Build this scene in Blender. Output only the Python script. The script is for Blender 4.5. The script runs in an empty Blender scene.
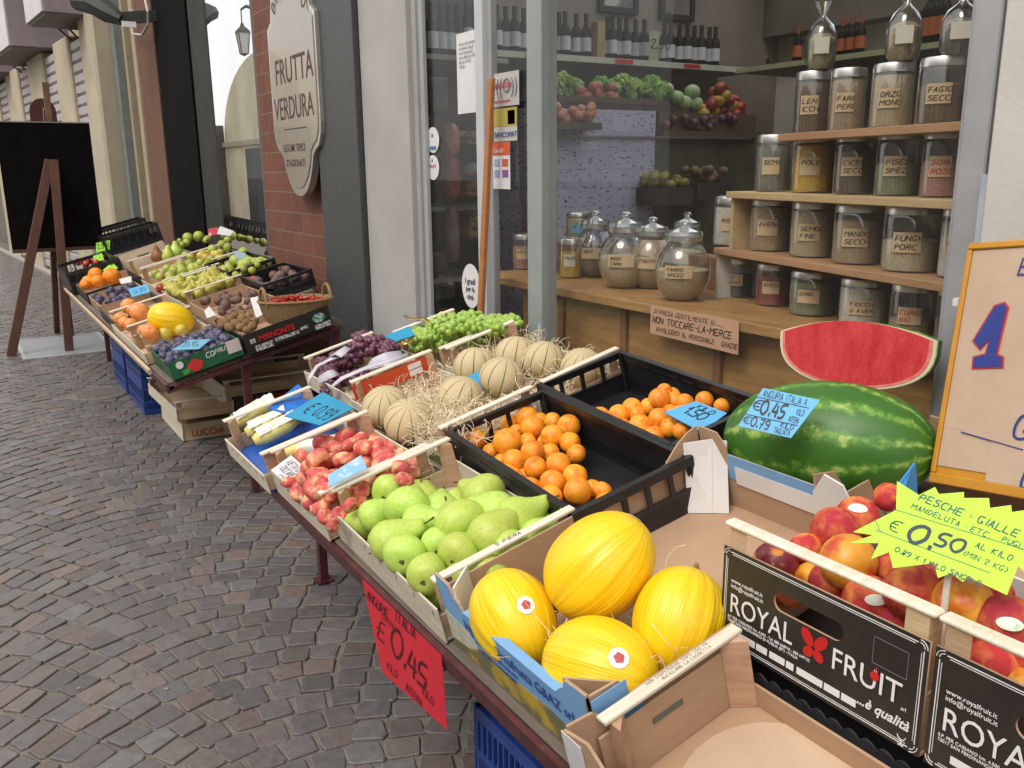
import bpy, bmesh, math, random
from mathutils import Vector, Matrix, Quaternion, Euler, noise
R=random.Random(7)
C=bpy.context.scene.collection
V=Vector
PI=math.pi
# ---------------- camera ----------------
CF,CP,CY,CR,CH=880.,math.radians(13.7),math.radians(31.8),0.0105,1.5
fw=V((math.sin(CY)*math.cos(CP),math.cos(CY)*math.cos(CP),-math.sin(CP)))
rt=V((math.cos(CY),-math.sin(CY),0)); up=rt.cross(fw)
cam=bpy.data.cameras.new('camera'); camo=bpy.data.objects.new('camera',cam); C.objects.link(camo)
cam.sensor_width=36; cam.lens=CF/1024*36; cam.clip_start=.02; cam.clip_end=2000
rt2=rt*math.cos(CR)-up*math.sin(CR); up2=up*math.cos(CR)+rt*math.sin(CR)
camo.matrix_world=Matrix(((rt2.x,up2.x,-fw.x,0),(rt2.y,up2.y,-fw.y,0),(rt2.z,up2.z,-fw.z,CH),(0,0,0,1)))
bpy.context.scene.camera=camo
CAM=V((0,0,CH))
def ray(px,py):
    dx,dy=px-512,py-384
    a=(dx*math.cos(CR)-dy*math.sin(CR))/CF; b=-(dy*math.cos(CR)+dx*math.sin(CR))/CF
    return fw+rt*a+up*b
TK=math.atan(.25); TC,TS=math.cos(TK),math.sin(TK)
def tl(x,y,z=0): return V((.70+x*TC-z*TS,y,.595+x*TS+z*TC))
TN=V((-TS,0,TC))
def hit(px,py,p,n):
    r=ray(px,py); return CAM+r*((p-CAM).dot(n)/r.dot(n))
def at(px,py,X=None,Y=None,Z=None,d=None):
    if d is not None: return hit(px,py,tl(0,0,d),TN)
    if X is not None: return hit(px,py,V((X,0,0)),V((1,0,0)))
    if Y is not None: return hit(px,py,V((0,Y,0)),V((0,1,0)))
    return hit(px,py,V((0,0,Z)),V((0,0,1)))
def depth(p): return (p-CAM).dot(fw)
def px2m(p,px): return px*depth(p)/CF
def proj(p):
    q=p-CAM; dd=q.dot(fw); a=q.dot(rt)/dd*CF; b=-q.dot(up)/dd*CF
    return (512+a*math.cos(CR)+b*math.sin(CR),384+b*math.cos(CR)-a*math.sin(CR))
# ---------------- mesh builder ----------------
class MB:
    def __init__(s): s.v=[]; s.f=[]; s.m=[]; s.col=None
    def add(s,vs,fs,mi=0):
        o=len(s.v); s.v+= [tuple(v) for v in vs]; s.f+=[tuple(i+o for i in f) for f in fs]; s.m+=[mi]*len(fs); return s
    def box(s,a,b,mi=0,M=None,bev=0):
        x0,y0,z0=[min(p,q) for p,q in zip(a,b)]; x1,y1,z1=[max(p,q) for p,q in zip(a,b)]
        if bev>0:
            bm=bmesh.new(); bmesh.ops.create_cube(bm,size=1)
            for v in bm.verts: v.co=V(((x0+x1)/2+v.co.x*(x1-x0),(y0+y1)/2+v.co.y*(y1-y0),(z0+z1)/2+v.co.z*(z1-z0)))
            bmesh.ops.bevel(bm,geom=bm.edges[:],offset=min(bev,.45*min(x1-x0,y1-y0,z1-z0)),segments=1,affect='EDGES',profile=.5)
            vs=[v.co.copy() for v in bm.verts]; fs=[[v.index for v in f.verts] for f in bm.faces]; bm.free()
        else:
            vs=[V((x,y,z)) for x in (x0,x1) for y in (y0,y1) for z in (z0,z1)]
            fs=[(0,1,3,2),(4,6,7,5),(0,4,5,1),(2,3,7,6),(0,2,6,4),(1,5,7,3)]
        if M is not None: vs=[M@v for v in vs]
        return s.add(vs,fs,mi)
    def beam(s,p,q,w,h,mi=0,upv=None,bev=0):
        p=V(p);q=V(q);d=q-p;L=d.length;d.normalize()
        u=V(upv) if upv else (V((0,0,1)) if abs(d.z)<.95 else V((1,0,0)))
        y=u.cross(d).normalized(); z=d.cross(y)
        M=Matrix(((d.x,y.x,z.x,p.x),(d.y,y.y,z.y,p.y),(d.z,y.z,z.z,p.z),(0,0,0,1)))
        return s.box((0,-w/2,-h/2),(L,w/2,h/2),mi,M,bev)
    def tube(s,pts,r,n=8,mi=0,closed=False):
        pts=[V(p) for p in pts]; N=len(pts); rings=[]; vs=[]
        prev=None
        for i,p in enumerate(pts):
            if closed: d=pts[(i+1)%N]-pts[i-1]
            else: d=pts[min(i+1,N-1)]-pts[max(i-1,0)]
            if d.length<1e-9: d=V((0,0,1))
            d.normalize()
            if prev is None: a=d.orthogonal().normalized()
            else:
                a=prev-d*prev.dot(d)
                a=a.normalized() if a.length>1e-6 else d.orthogonal().normalized()
            prev=a; b=d.cross(a); rr=r[i] if isinstance(r,(list,tuple)) else r
            for k in range(n):
                t=2*PI*k/n; vs.append(p+a*math.cos(t)*rr+b*math.sin(t)*rr)
        fs=[]
        for i in range(N if closed else N-1):
            j=(i+1)%N
            for k in range(n): fs.append((i*n+k,i*n+(k+1)%n,j*n+(k+1)%n,j*n+k))
        if not closed: fs.append(tuple(range(n))[::-1]); fs.append(tuple((N-1)*n+k for k in range(n)))
        return s.add(vs,fs,mi)
    def lathe(s,prof,n=24,mi=0,M=None,fn=None,caps=True):
        vs=[];fs=[]
        for (r,z) in prof:
            for k in range(n):
                t=2*PI*k/n; rr=r*(fn(t,z) if fn else 1); vs.append(V((rr*math.cos(t),rr*math.sin(t),z)))
        for i in range(len(prof)-1):
            for k in range(n): fs.append((i*n+k,i*n+(k+1)%n,(i+1)*n+(k+1)%n,(i+1)*n+k))
        if caps:
            if prof[0][0]>1e-5: fs.append(tuple(range(n))[::-1])
            if prof[-1][0]>1e-5: fs.append(tuple((len(prof)-1)*n+k for k in range(n)))
        if M is not None: vs=[M@v for v in vs]
        return s.add(vs,fs,mi)
    def prism(s,pts,n,t,mi=0,side=None):  # 3D polygon pts extruded by t along -n
        pts=[V(p) for p in pts]; n=V(n).normalized(); N=len(pts)
        vs=pts+[p-n*t for p in pts]
        s.add(vs,[tuple(range(N)),tuple(range(N,2*N))[::-1]],mi)
        s.add(vs,[(i,(i+1)%N,N+(i+1)%N,N+i) for i in range(N)],mi if side is None else side)
        return s
    def build(s,name,mats,parent=None,smooth=False,loc=None):
        me=bpy.data.meshes.new(name); me.from_pydata(s.v,[],s.f)
        if not isinstance(mats,(list,tuple)): mats=[mats]
        for m in mats: me.materials.append(m)
        if any(s.m): me.polygons.foreach_set('material_index',s.m)
        bm=bmesh.new(); bm.from_mesh(me)
        if s.col is not None:
            pass
        bmesh.ops.recalc_face_normals(bm,faces=bm.faces[:]); bm.to_mesh(me); bm.free()
        if smooth:
            me.polygons.foreach_set('use_smooth',[True]*len(me.polygons))
            if smooth!=2:
                try: me.set_sharp_from_angle(angle=math.radians(40))
                except Exception: pass
        if s.col is not None:
            a=me.color_attributes.new('tint','FLOAT_COLOR','CORNER')
            buf=[]
            for p in me.polygons:
                c=s.col[p.index]
                buf+= [c[0],c[1],c[2],1]*p.loop_total
            a.data.foreach_set('color',buf)
        o=bpy.data.objects.new(name,me); C.objects.link(o)
        if parent is not None: o.parent=parent
        if loc is not None: o.location=loc
        return o
def tag(o,label,cat,group=None,kind=None):
    if label: o['label']=label
    if cat: o['category']=cat
    if group: o['group']=group
    if kind: o['kind']=kind
    return o
def empty(name,loc=(0,0,0),rot=None,label=None,cat=None,group=None):
    o=bpy.data.objects.new(name,None); o.empty_display_size=.05; C.objects.link(o)
    o.matrix_basis=Matrix.Translation(V(loc))@(rot.to_4x4() if rot is not None else Matrix())
    return tag(o,label,cat,group)
def crate_empty(name,y,x,label,cat,group=None,z=0):
    return empty(name,tl(x,y,z),Euler((0,-TK,0)).to_matrix(),label,cat,group)
def cp(root,M,label=None,group=None,deep=True):
    r=root.copy(); C.objects.link(r); r.matrix_basis=M
    if label: r['label']=label
    if group: r['group']=group
    if deep:
        for ch in root.children:
            c=ch.copy(); C.objects.link(c); c.parent=r
            for g in ch.children:
                d=g.copy(); C.objects.link(d); d.parent=c
    return r
def struct(o): o['kind']='structure'; return o
ORD=['first','second','third','fourth','fifth','sixth','seventh','eighth','ninth','tenth','eleventh','twelfth']
def name_fruits(lst,what,where,group,rows=4):
    """lst of (obj,pos): a label by its row and place as one sees it"""
    q=[(o,)+proj(p) for o,p in lst]; q.sort(key=lambda t:t[2])
    n=len(q); per=max(1,math.ceil(n/rows)); k=0; nr=math.ceil(n/per)
    for r in range(nr):
        row=sorted(q[r*per:(r+1)*per],key=lambda t:t[1])
        rn={0:'back row',nr-1:'front row'}.get(r,ORD[r]+' row from back') if nr>1 else 'row'
        for i,t in enumerate(row):
            m=len(row)
            pl='leftmost' if i==0 else 'rightmost' if i==m-1 else ORD[min(i,11)]+' from left'
            if m==1: pl='only one'
            t[0]['label']=f"{what}, {pl} in {rn}, {where}"; t[0]['group']=group
# ---------------- materials ----------------
MATS={}
class NT:
    def __init__(s,name):
        s.m=bpy.data.materials.new(name); s.m.use_nodes=True; s.t=s.m.node_tree; s.t.nodes.clear()
        s.out=s.n('ShaderNodeOutputMaterial'); s.b=s.n('ShaderNodeBsdfPrincipled'); s.l(s.b.outputs[0],s.out.inputs[0])
    def n(s,t,**k):
        x=s.t.nodes.new(t)
        for a,b in k.items(): setattr(x,a,b)
        return x
    def l(s,a,b): s.t.links.new(a,b)
    def val(s,sock,v):
        if isinstance(v,bpy.types.NodeSocket): s.l(v,sock)
        else: sock.default_value=v
    def co(s,kind='Object',scale=(1,1,1),rnd=False):
        tc=s.n('ShaderNodeTexCoord'); mp=s.n('ShaderNodeMapping'); s.l(tc.outputs[kind],mp.inputs[0]); mp.inputs['Scale'].default_value=scale
        if rnd:
            oi=s.n('ShaderNodeObjectInfo'); mu=s.n('ShaderNodeVectorMath',operation='SCALE'); mu.inputs[0].default_value=(37,21,53); s.l(oi.outputs['Random'],mu.inputs['Scale']); s.l(mu.outputs[0],mp.inputs['Location'])
        return mp.outputs[0]
    def noise(s,co,scale,det=4,rough=.5,dist=0):
        x=s.n('ShaderNodeTexNoise'); s.l(co,x.inputs['Vector']); x.inputs['Scale'].default_value=scale; x.inputs['Detail'].default_value=det; x.inputs['Roughness'].default_value=rough; x.inputs['Distortion'].default_value=dist
        return x.outputs['Fac']
    def ramp(s,fac,stops,interp='LINEAR'):
        x=s.n('ShaderNodeValToRGB'); x.color_ramp.interpolation=interp; e=x.color_ramp.elements
        while len(e)<len(stops): e.new(.5)
        for i,(p,c) in enumerate(stops): e[i].position=p; e[i].color=(*c,1) if len(c)==3 else c
        s.l(fac,x.inputs[0]); return x.outputs[0]
    def math(s,op,a,b=None,c=None):
        x=s.n('ShaderNodeMath',operation=op); s.val(x.inputs[0],a)
        if b is not None: s.val(x.inputs[1],b)
        if c is not None: s.val(x.inputs[2],c)
        return x.outputs[0]
    def mix(s,f,a,b,bt='MIX'):
        x=s.n('ShaderNodeMix',data_type='RGBA',blend_type=bt); s.val(x.inputs[0],f)
        for k,v in ((6,a),(7,b)):
            if isinstance(v,bpy.types.NodeSocket): s.l(v,x.inputs[k])
            else: x.inputs[k].default_value=(*v,1)
        return x.outputs[2]
    def bump(s,h,st=.3,dist=.01):
        x=s.n('ShaderNodeBump'); x.inputs['Strength'].default_value=st; x.inputs['Distance'].default_value=dist; s.l(h,x.inputs['Height']); s.l(x.outputs[0],s.b.inputs['Normal'])
    def set(s,**k):
        M={'col':'Base Color','rough':'Roughness','metal':'Metallic','spec':'Specular IOR Level','trans':'Transmission Weight','ior':'IOR','alpha':'Alpha','coat':'Coat Weight','sss':'Subsurface Weight','sssr':'Subsurface Radius','ssss':'Subsurface Scale','sheen':'Sheen Weight'}
        for a,v in k.items():
            i=s.b.inputs[M[a]]
            if isinstance(v,bpy.types.NodeSocket): s.l(v,i)
            elif a in('col',) : i.default_value=(*v,1)
            else: i.default_value=v
        return s
def pm(name,a,b=None,sc=8,rough=.6,bump=0,bsc=60,metal=0,spec=.5,coat=0,rnd=False,hv=0,stretch=(1,1,1),det=5,sss=0,dist=0,lo=.35,hi=.65,bd=.004):
    if name in MATS: return MATS[name]
    t=NT(name); c=t.co('Object',stretch,rnd=rnd)
    if b is None: b=tuple(x*.82 for x in a)
    col=t.ramp(t.noise(c,sc,det,.6,dist),[(lo,a),(hi,b)])
    if hv:
        oi=t.n('ShaderNodeObjectInfo'); h=t.n('ShaderNodeHueSaturation'); t.l(col,h.inputs['Color'])
        t.l(t.math('ADD',t.math('MULTIPLY',oi.outputs['Random'],hv*.2),.5-hv*.1),h.inputs['Hue'])
        t.l(t.math('ADD',t.math('MULTIPLY',t.math('FRACT',t.math('MULTIPLY',oi.outputs['Random'],7.31)),hv*1.6),1-hv*.8),h.inputs['Value']); col=h.outputs[0]
    t.set(col=col,rough=rough,metal=metal,spec=spec,coat=coat)
    if sss: t.set(sss=sss,ssss=.01); t.b.inputs['Subsurface Radius'].default_value=(1,.5,.25)
    if bump: t.bump(t.noise(c,bsc,4,.6),bump,bd)
    MATS[name]=t.m; return t.m
# ---------------- handwriting ----------------
G={'A':'0026 2640|1232','B':'0006 0636 3645 4543 4303|4352 5251 5130 3000','C':'5646 4616 1604 0402 0210 1050','D':'0006 0636 3654 5452 5230 3000','E':'5606 0600 0050|0343','F':'5606 0600|0343',
'G':'5616 1604 0402 0210 1040 4052 5232','H':'0006|5056|0353','I':'1016','J':'4642 4220 2002','K':'0006|5603 0350','L':'0600 0050','M':'0006 0633 3366 6660','N':'0006 0650 5056','O':'1646 4654 5452 5240 4010 1002 0204 0416',
'P':'0006 0646 4654 5443 4303','Q':'1646 4652 5240 4010 1002 0204 0416|3260','R':'0006 0646 4654 5443 4303|2350','S':'5646 4616 1604 0453 5351 5110 1001','T':'0666|3630','U':'0601 0110 1040 4051 5156','V':'0630 3066','W':'0610 1033 3350 5066','X':'0056|0650','Y':'0633 3366|3330','Z':'0656 5600 0050',
'0':'2656 5664 6462 6240 4020 2002 0204 0426','1':'0426 2620','2':'0516 1646 4655 5500 0050','3':'0656 5633 3352 5240 4000','4':'2602 0252|4540','5':'5616 1603 0343 4352 5240 4000','6':'4626 2602 0210 1040 4052 5243 4303','7':'0656 5620|1343','8':'1646 4654 5432 3210 1001 0123 2316|3251 5110 1040','9':'5313 1305 0516 1646 4654 5440 4010',
'.':'1011','-':'1343','€':'6626 2604 0402 0220 2060|0444|0242','£':'6626 2622 2200 0060|0353','·':'1213',',':'1100',"'":'1614','(':'3614 1412 1230','/':'0066',')':'1634 3432 3210'}
GL={}
for k,s_ in G.items():
    st=[]
    for part in s_.split('|'):
        pts=[]
        for seg in part.split():
            a,b=(int(seg[0]),int(seg[1])),(int(seg[2]),int(seg[3])) if len(seg)==4 else (0,0)
            if not pts: pts.append(a)
            pts.append(b)
        st.append(pts)
    GL[k]=st
def hand(mb,text,o,ux,uy,h,th=.1,mi=0,f=None,jit=.35,sl=.18,adv=1.25,maxw=None):
    """strokes of width th*h in the plane (o,ux,uy); returns advance"""
    n=ux.cross(uy).normalized(); x=0; sc=h/6; cs=1
    if maxw:
        tot=sum(4 if (c_==' ' or c_ not in GL) else max(p[0] for s_ in GL[c_] for p in s_)*.8+1.6*adv/1.25 for c_ in text.upper())*sc+h*sl
        cs=min(1,maxw/tot)
    for ch in text.upper():
        if ch==' ': x+=4*sc; continue
        gl=GL.get(ch)
        if gl is None: x+=4*sc; continue
        w=max(p[0] for s in gl for p in s)
        dy=R.uniform(-jit,jit)*.6*sc; rs=R.uniform(-.05,.05)
        for s in gl:
            P=[]
            for (a,b) in s:
                a=a*.8+R.uniform(-jit,jit)*.4+b*(sl+rs); b=b+R.uniform(-jit,jit)*.4
                P.append((x+a*sc,b*sc+dy))
            if s[0]==s[-1]: P[-1]=P[0]
            if ch in 'BCDGJOPQRSU02356789€£)(' and len(P)>3:
                cl_=s[0]==s[-1]
                for _ in range(2):
                    Q=[] if cl_ else [P[0]]
                    for (p,q) in zip(P,P[1:]): Q+=[(p[0]*.75+q[0]*.25,p[1]*.75+q[1]*.25),(p[0]*.25+q[0]*.75,p[1]*.25+q[1]*.75)]
                    P=Q+[Q[0]] if cl_ else Q+[P[-1]]
            for (p,q) in zip(P,P[1:]):
                d=V((q[0]-p[0],q[1]-p[1])); L=d.length
                if L<1e-6: continue
                d/=L; e=V((-d.y,d.x))*th*h/2; p2=V(p)-d*th*h*.35; q2=V(q)+d*th*h*.35
                w4=[p2-e*.8,q2-e,q2+e,p2+e*.8]
                pts=[]
                for t in w4:
                    t=V((t.x*cs,t.y))
                    P3=o+ux*t.x+uy*t.y+n*R.uniform(.0006,.0009)
                    if f: P3=f(t.x,t.y)
                    pts.append(P3)
                mb.add(pts,[(0,1,2,3)],mi)
        x+=(w*.8+1.6)*sc*adv/1.25
    return x
def font(text,size,o,ux,uy,mat,parent=None,name='lettering',ext=.0004,shear=0,align='LEFT',sx=1,bold=0):
    cu=bpy.data.curves.new(name,'FONT'); cu.body=text; cu.size=size; cu.extrude=ext; cu.shear=shear; cu.align_x=align; cu.resolution_u=3; cu.offset=bold
    ob=bpy.data.objects.new(name,cu); C.objects.link(ob)
    bpy.context.view_layer.update()
    me=bpy.data.meshes.new_from_object(ob.evaluated_get(bpy.context.evaluated_depsgraph_get()))
    bpy.data.objects.remove(ob); bpy.data.curves.remove(cu)
    n=ux.cross(uy).normalized(); M=Matrix(((ux.x*sx,uy.x,n.x,o.x),(ux.y*sx,uy.y,n.y,o.y),(ux.z*sx,uy.z,n.z,o.z),(0,0,0,1)))
    me.transform(M); me.materials.clear(); me.materials.append(mat); me.name=name
    o2=bpy.data.objects.new(name,me); C.objects.link(o2)
    if parent is not None:
        o2.parent=parent; o2.matrix_parent_inverse=parent.matrix_basis.inverted()
    return o2
def attach(o,parent):
    o.parent=parent; o.matrix_parent_inverse=parent.matrix_basis.inverted(); return o
# ================= materials shared =================
wood=pm('pale_poplar_wood',(.56,.43,.27),(.42,.29,.16),6,.72,.25,40,stretch=(1,1,9),rnd=True,hv=.12)
woodx=pm('pale_poplar_wood_lengthwise',(.62,.5,.34),(.5,.37,.22),5,.7,.2,60,stretch=(12,1.5,12),rnd=True,hv=.12)
woodr=pm('pink_poplar_wood',(.55,.37,.24),(.44,.27,.16),6,.7,.2,60,stretch=(3,3,14),rnd=True,hv=.1)
woodw=pm('white_poplar_rail',(.8,.74,.63),(.68,.6,.47),7,.65,.2,70,stretch=(2,14,14),rnd=True,hv=.08)
card=pm('brown_cardboard',(.50,.335,.215),(.39,.25,.155),5,.85,.25,60,rnd=True,stretch=(1,1,3),det=8,lo=.25,hi=.75)
cardw=pm('white_cardboard',(.75,.74,.74),(.68,.67,.67),6,.6,.08,50)
blackp=pm('black_plastic',(.012,.012,.014),(.02,.02,.022),9,.38,.1,80)
bluep=pm('blue_plastic',(.012,.045,.22),(.02,.06,.27),9,.4,.1,80)
maroon=pm('maroon_painted_steel',(.075,.016,.02),(.12,.04,.035),24,.45,.25,50,lo=.45,hi=.75)
inkb=pm('blue_black_marker_ink',(.008,.012,.05),(.01,.02,.07),8,.5)
inkk=pm('black_marker_ink',(.01,.01,.012),(.015,.015,.02),8,.5)
inkg=pm('green_blue_marker_ink',(.006,.06,.11),(.01,.05,.14),8,.5)
inkr=pm('red_marker_ink',(.5,.02,.04),(.42,.02,.03),8,.5)
white=pm('white_print',(.8,.8,.8),(.74,.74,.74),8,.5)
redp=pm('red_print',(.6,.02,.015),(.5,.015,.015),8,.5)
paper=pm('white_paper',(.72,.72,.72),(.66,.66,.67),5,.7)
alu=pm('grey_aluminium_profile',(.42,.43,.45),(.35,.36,.38),6,.42,.1,80,metal=.3)
steel=pm('brushed_steel_lid',(.8,.8,.8),(.68,.68,.68),12,.3,.05,90,metal=1)
def flat(name,a,rough=.6,**k): return pm(name,a,tuple(x*.88 for x in a),6,rough,**k)
# clear glass: see-through with a fresnel mirror on top
def glass(name,tint=(.93,.96,.95),mul=1.0,rough=.0,add=.0,veil=0):
    t=NT(name); t.t.nodes.remove(t.b)
    tr=t.n('ShaderNodeBsdfTransparent'); tr.inputs[0].default_value=(*tint,1)
    gl=t.n('ShaderNodeBsdfGlossy'); gl.inputs['Roughness'].default_value=rough; gl.inputs[0].default_value=(.95,.97,1,1)
    fr=t.n('ShaderNodeLayerWeight'); fr.inputs[0].default_value=.5
    f=t.math('MINIMUM',t.math('ADD',t.math('MULTIPLY',t.math('POWER',fr.outputs['Facing'],4.2),.96*mul),.035*mul+add),1.0)
    m=t.n('ShaderNodeMixShader'); t.l(f,m.inputs[0]); t.l(tr.outputs[0],m.inputs[1]); t.l(gl.outputs[0],m.inputs[2])
    o=m.outputs[0]
    if veil:   # pale haze painted over the glass, for its veil of reflections
        df=t.n('ShaderNodeBsdfDiffuse'); df.inputs[0].default_value=(.6,.6,.58,1)
        m2=t.n('ShaderNodeMixShader'); c=t.co('Object'); nz=t.ramp(t.noise(c,2.2,6,.6,.8),[(.35,(veil*.4,)*3),(.7,(veil,)*3)])
        t.l(nz,m2.inputs[0]); t.l(o,m2.inputs[1]); t.l(df.outputs[0],m2.inputs[2]); o=m2.outputs[0]
    t.l(o,t.out.inputs[0]); return t.m
glass_win=glass('window_glass',(.98,.98,.97),.3,veil=.014)
glass_dark=glass('side_window_glass',(.55,.57,.55),2.4,.0,.04)
glass_jar=glass('jar_glass',(.93,.95,.94),1.8,.06,.035,veil=.05)
# ================= ground =================
t=NT('mortar_between_setts'); c=t.co('Object'); t.set(col=t.ramp(t.noise(c,14,6,.7),[(.3,(.12,.11,.09)),(.7,(.22,.2,.165))]),rough=.95); t.bump(t.noise(c,160,4),.6,.01); mortar=t.m
t=NT('porphyry_sett')
at_=t.n('ShaderNodeAttribute'); at_.attribute_name='tint'; c=t.co('Object')
n1=t.noise(c,30,6,.65); n2=t.noise(c,190,4,.6)
col=t.mix(1,at_.outputs['Color'],t.ramp(n1,[(.25,(.62,.62,.62)),(.75,(1.3,1.28,1.25))]),'MULTIPLY')
col=t.mix(t.math('MULTIPLY',n2,.35),col,(.16,.15,.14))
t.set(col=col,rough=t.math('ADD',t.math('MULTIPLY',n1,.35),.27),spec=.5)
h=t.math('ADD',t.math('MULTIPLY',n1,1.0),t.math('MULTIPLY',n2,.35)); t.bump(h,.6,.004); sett=t.m
struct(MB().box((-60,-60,-.4),(60,200,-.007)).build('ground',mortar))
def setts():
    mb=MB(); mb.col=[]
    W=1.5; sp=.097; pal=[(.13,.115,.12),(.14,.11,.11),(.112,.106,.116),(.14,.12,.11),(.12,.11,.112),(.155,.115,.102),(.098,.093,.1),(.135,.122,.13),(.128,.127,.135)]
    k0=int(-1.2/sp); k1=int(21/sp)
    for strip in range(0,3):
        xc=-.95+strip*W
        for k in range(k0,k1):
            nst=17
            for j in range(nst):
                u=(j+.5+(.5 if k%2 else 0)-nst/2)*W/(nst-1)+R.uniform(-.006,.006)
                if abs(u)>W/2: continue
                x=xc+u; sag=.42*(1-(2*u/W)**2); sl=-.42*8*u/(W*W)
                y=k*sp+sag+R.uniform(-.005,.005)
                if x<-1.6 or x>1.85 or y<-.6 or y>20.5: continue
                if y>9 and (x<-.6): continue
                ct=1/math.sqrt(1+sl*sl); tx,ty=ct,sl*ct
                a=(W/(nst-1))/ct*.5*R.uniform(.86,.96); b=sp*ct*.5*R.uniform(.86,.96)
                a=min(a,.075)
                rot=R.gauss(0,.05); cs,sn=math.cos(rot),math.sin(rot); tx,ty=tx*cs-ty*sn,tx*sn+ty*cs
                z=R.gauss(0,.0012); tz=(R.gauss(0,.02),R.gauss(0,.02))
                col=R.choice(pal); f=R.uniform(.75,1.2); col=tuple(q*f for q in col)
                vs=[]; c8=[(-1,-.78),(-.8,-1),(.8,-1),(1,-.78),(1,.78),(.8,1),(-.8,1),(-1,.78)]
                jj=[(p+R.uniform(-.15,.15),q+R.uniform(-.15,.15)) for p,q in c8]
                for (s_,zz) in ((1.03,-.016),(1,-.0022),(.93,0)):
                    for p,q in jj:
                        du,dv=p*a*s_,q*b*s_
                        vs.append((x+du*tx-dv*ty,y+du*ty+dv*tx,z+zz+(du*tz[0]+dv*tz[1] if zz>-.01 else 0)))
                o=len(mb.v); mb.v+=vs; F=[]
                for r_ in (0,8):
                    for i in range(8): F.append((r_+i,r_+(i+1)%8,r_+8+(i+1)%8,r_+8+i))
                F.append(tuple(range(16,24)))
                mb.f+=[tuple(i+o for i in f_) for f_ in F]; mb.m+=[0]*len(F); mb.col+=[col]*len(F)
    o=mb.build('cobbled_paving',sett); o['kind']='structure'; return o
setts()
# steel grating and manhole cover set in the paving
t=empty('floor_grating',(.68,8.75,.004),None,'pale steel floor grating set in the cobbles beside the easel','grating')
galv=pm('galvanised_steel',(.42,.45,.48),(.5,.52,.55),10,.45,.1,80,metal=.4)
mb=MB(); mb.box((-.36,-.52,-.006),(.36,-.49,.006)).box((-.36,.49,-.006),(.36,.52,.006)).box((-.36,-.49,-.006),(-.33,.49,.006)).box((.33,-.49,-.006),(.36,.49,.006)); mb.build('frame',galv,t)
mb=MB()
for i in range(24): mb.box((-.33,-.48+i*.04,-.006),(.33,-.455+i*.04,.004))
mb.build('slats',galv,t)
MB().box((-.345,-.5,-.008),(.345,.5,-.0065)).build('drip_tray',pm('dark_steel',(.16,.17,.18)),t)
p=at(100,393,Z=.004)
mb=MB(); mb.lathe([(0,-.009),(.21,-.009),(.21,.001),(0,.001)],32)
for i in range(7): mb.box((-.15,-.135+i*.042,-.002),(.15,-.12+i*.042,.004))
mb.lathe([(.18,-.003),(.185,.004),(.2,.004),(.205,-.003)],32)
tag(mb.build('manhole_cover',pm('worn_iron',(.13,.12,.11),(.19,.175,.15),20,.7),None,loc=p),'round ribbed iron manhole cover set in the cobbles','manhole cover')

# ================= shop facade =================
FX=1.85
granite=pm('dark_granite',(.035,.038,.04),(.065,.068,.068),90,.5,.15,200,det=8)
granite2=pm('black_granite',(.008,.008,.008),(.014,.013,.012),60,.9,.1,120,spec=.04)
plaster=pm('cream_plaster',(.46,.41,.29),(.38,.33,.25),2.2,.9,.2,60,det=8)
plasterw=pm('off_white_plaster',(.6,.58,.55),(.5,.48,.46),3,.9,.25,70,det=8)
whitep=pm('white_painted_column',(.42,.415,.40),(.35,.345,.33),2.2,.7,.1,60,det=8)
t=NT('red_brick'); c=t.co('Generated'); tc=t.n('ShaderNodeTexCoord'); sx=t.n('ShaderNodeSeparateXYZ'); t.l(tc.outputs['Object'],sx.inputs[0]); cx=t.n('ShaderNodeCombineXYZ'); t.l(sx.outputs['Y'],cx.inputs[0]); t.l(sx.outputs['Z'],cx.inputs[1]); t.l(sx.outputs['X'],cx.inputs[2])
br=t.n('ShaderNodeTexBrick'); t.l(cx.outputs[0],br.inputs['Vector']); br.inputs['Scale'].default_value=1; br.inputs['Brick Width'].default_value=.36; br.inputs['Row Height'].default_value=.125; br.inputs['Mortar Size'].default_value=.005; br.inputs['Color1'].default_value=(.20,.068,.038,1); br.inputs['Color2'].default_value=(.13,.047,.03,1); br.inputs['Mortar'].default_value=(.2,.16,.125,1); br.inputs['Mortar Smooth'].default_value=.3
t.set(col=t.mix(.35,br.outputs['Color'],t.ramp(t.noise(tc.outputs['Object'],9,6),[(.3,(.08,.035,.025)),(.7,(.2,.08,.05))])),rough=.85); t.bump(t.math('ADD',t.math('MULTIPLY',br.outputs['Fac'],-1),t.math('MULTIPLY',t.noise(tc.outputs['Object'],120,3),.3)),.5,.004); brick=t.m
def wallpiece(name,a,b,m,label,cat='wall',bev=.004):
    return tag(MB().box(a,b,0,None,bev).build(name,m),label,cat)
# right jamb and pillar
wallpiece('white_pillar',(1.80,.0,0),(2.3,1.055,3.3),plasterw,'off-white plastered pillar at the right edge of the shop window','pillar')
w=empty('shop_window',(0,0,0),None,'large shop window with grey aluminium frame showing jars on shelves','window')
def fr(a,b,m=alu): return MB().box(a,b,0,None,.003).build('frame_bar',m,w)
fr((1.825,1.075,.55),(1.885,1.135,2.95)); fr((1.84,1.1351,.55),(1.875,1.15,2.95))
MB().box((1.815,1.058,.5),(1.84,1.0745,1.48)).build('edge_strip',pm('blue_grey_paint',(.33,.38,.45),(.4,.44,.5)),w)
fr((1.82,2.72,.55),(1.89,2.815,2.95),pm('pale_grey_frame',(.3,.33,.33),(.26,.29,.29),5,.45)); fr((1.82,3.13,.5),(1.89,3.19,2.95),pm('white_frame',(.52,.54,.56),(.46,.48,.5),5,.4)); fr((1.84,3.1,.5),(1.87,3.1299,2.95))
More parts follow.
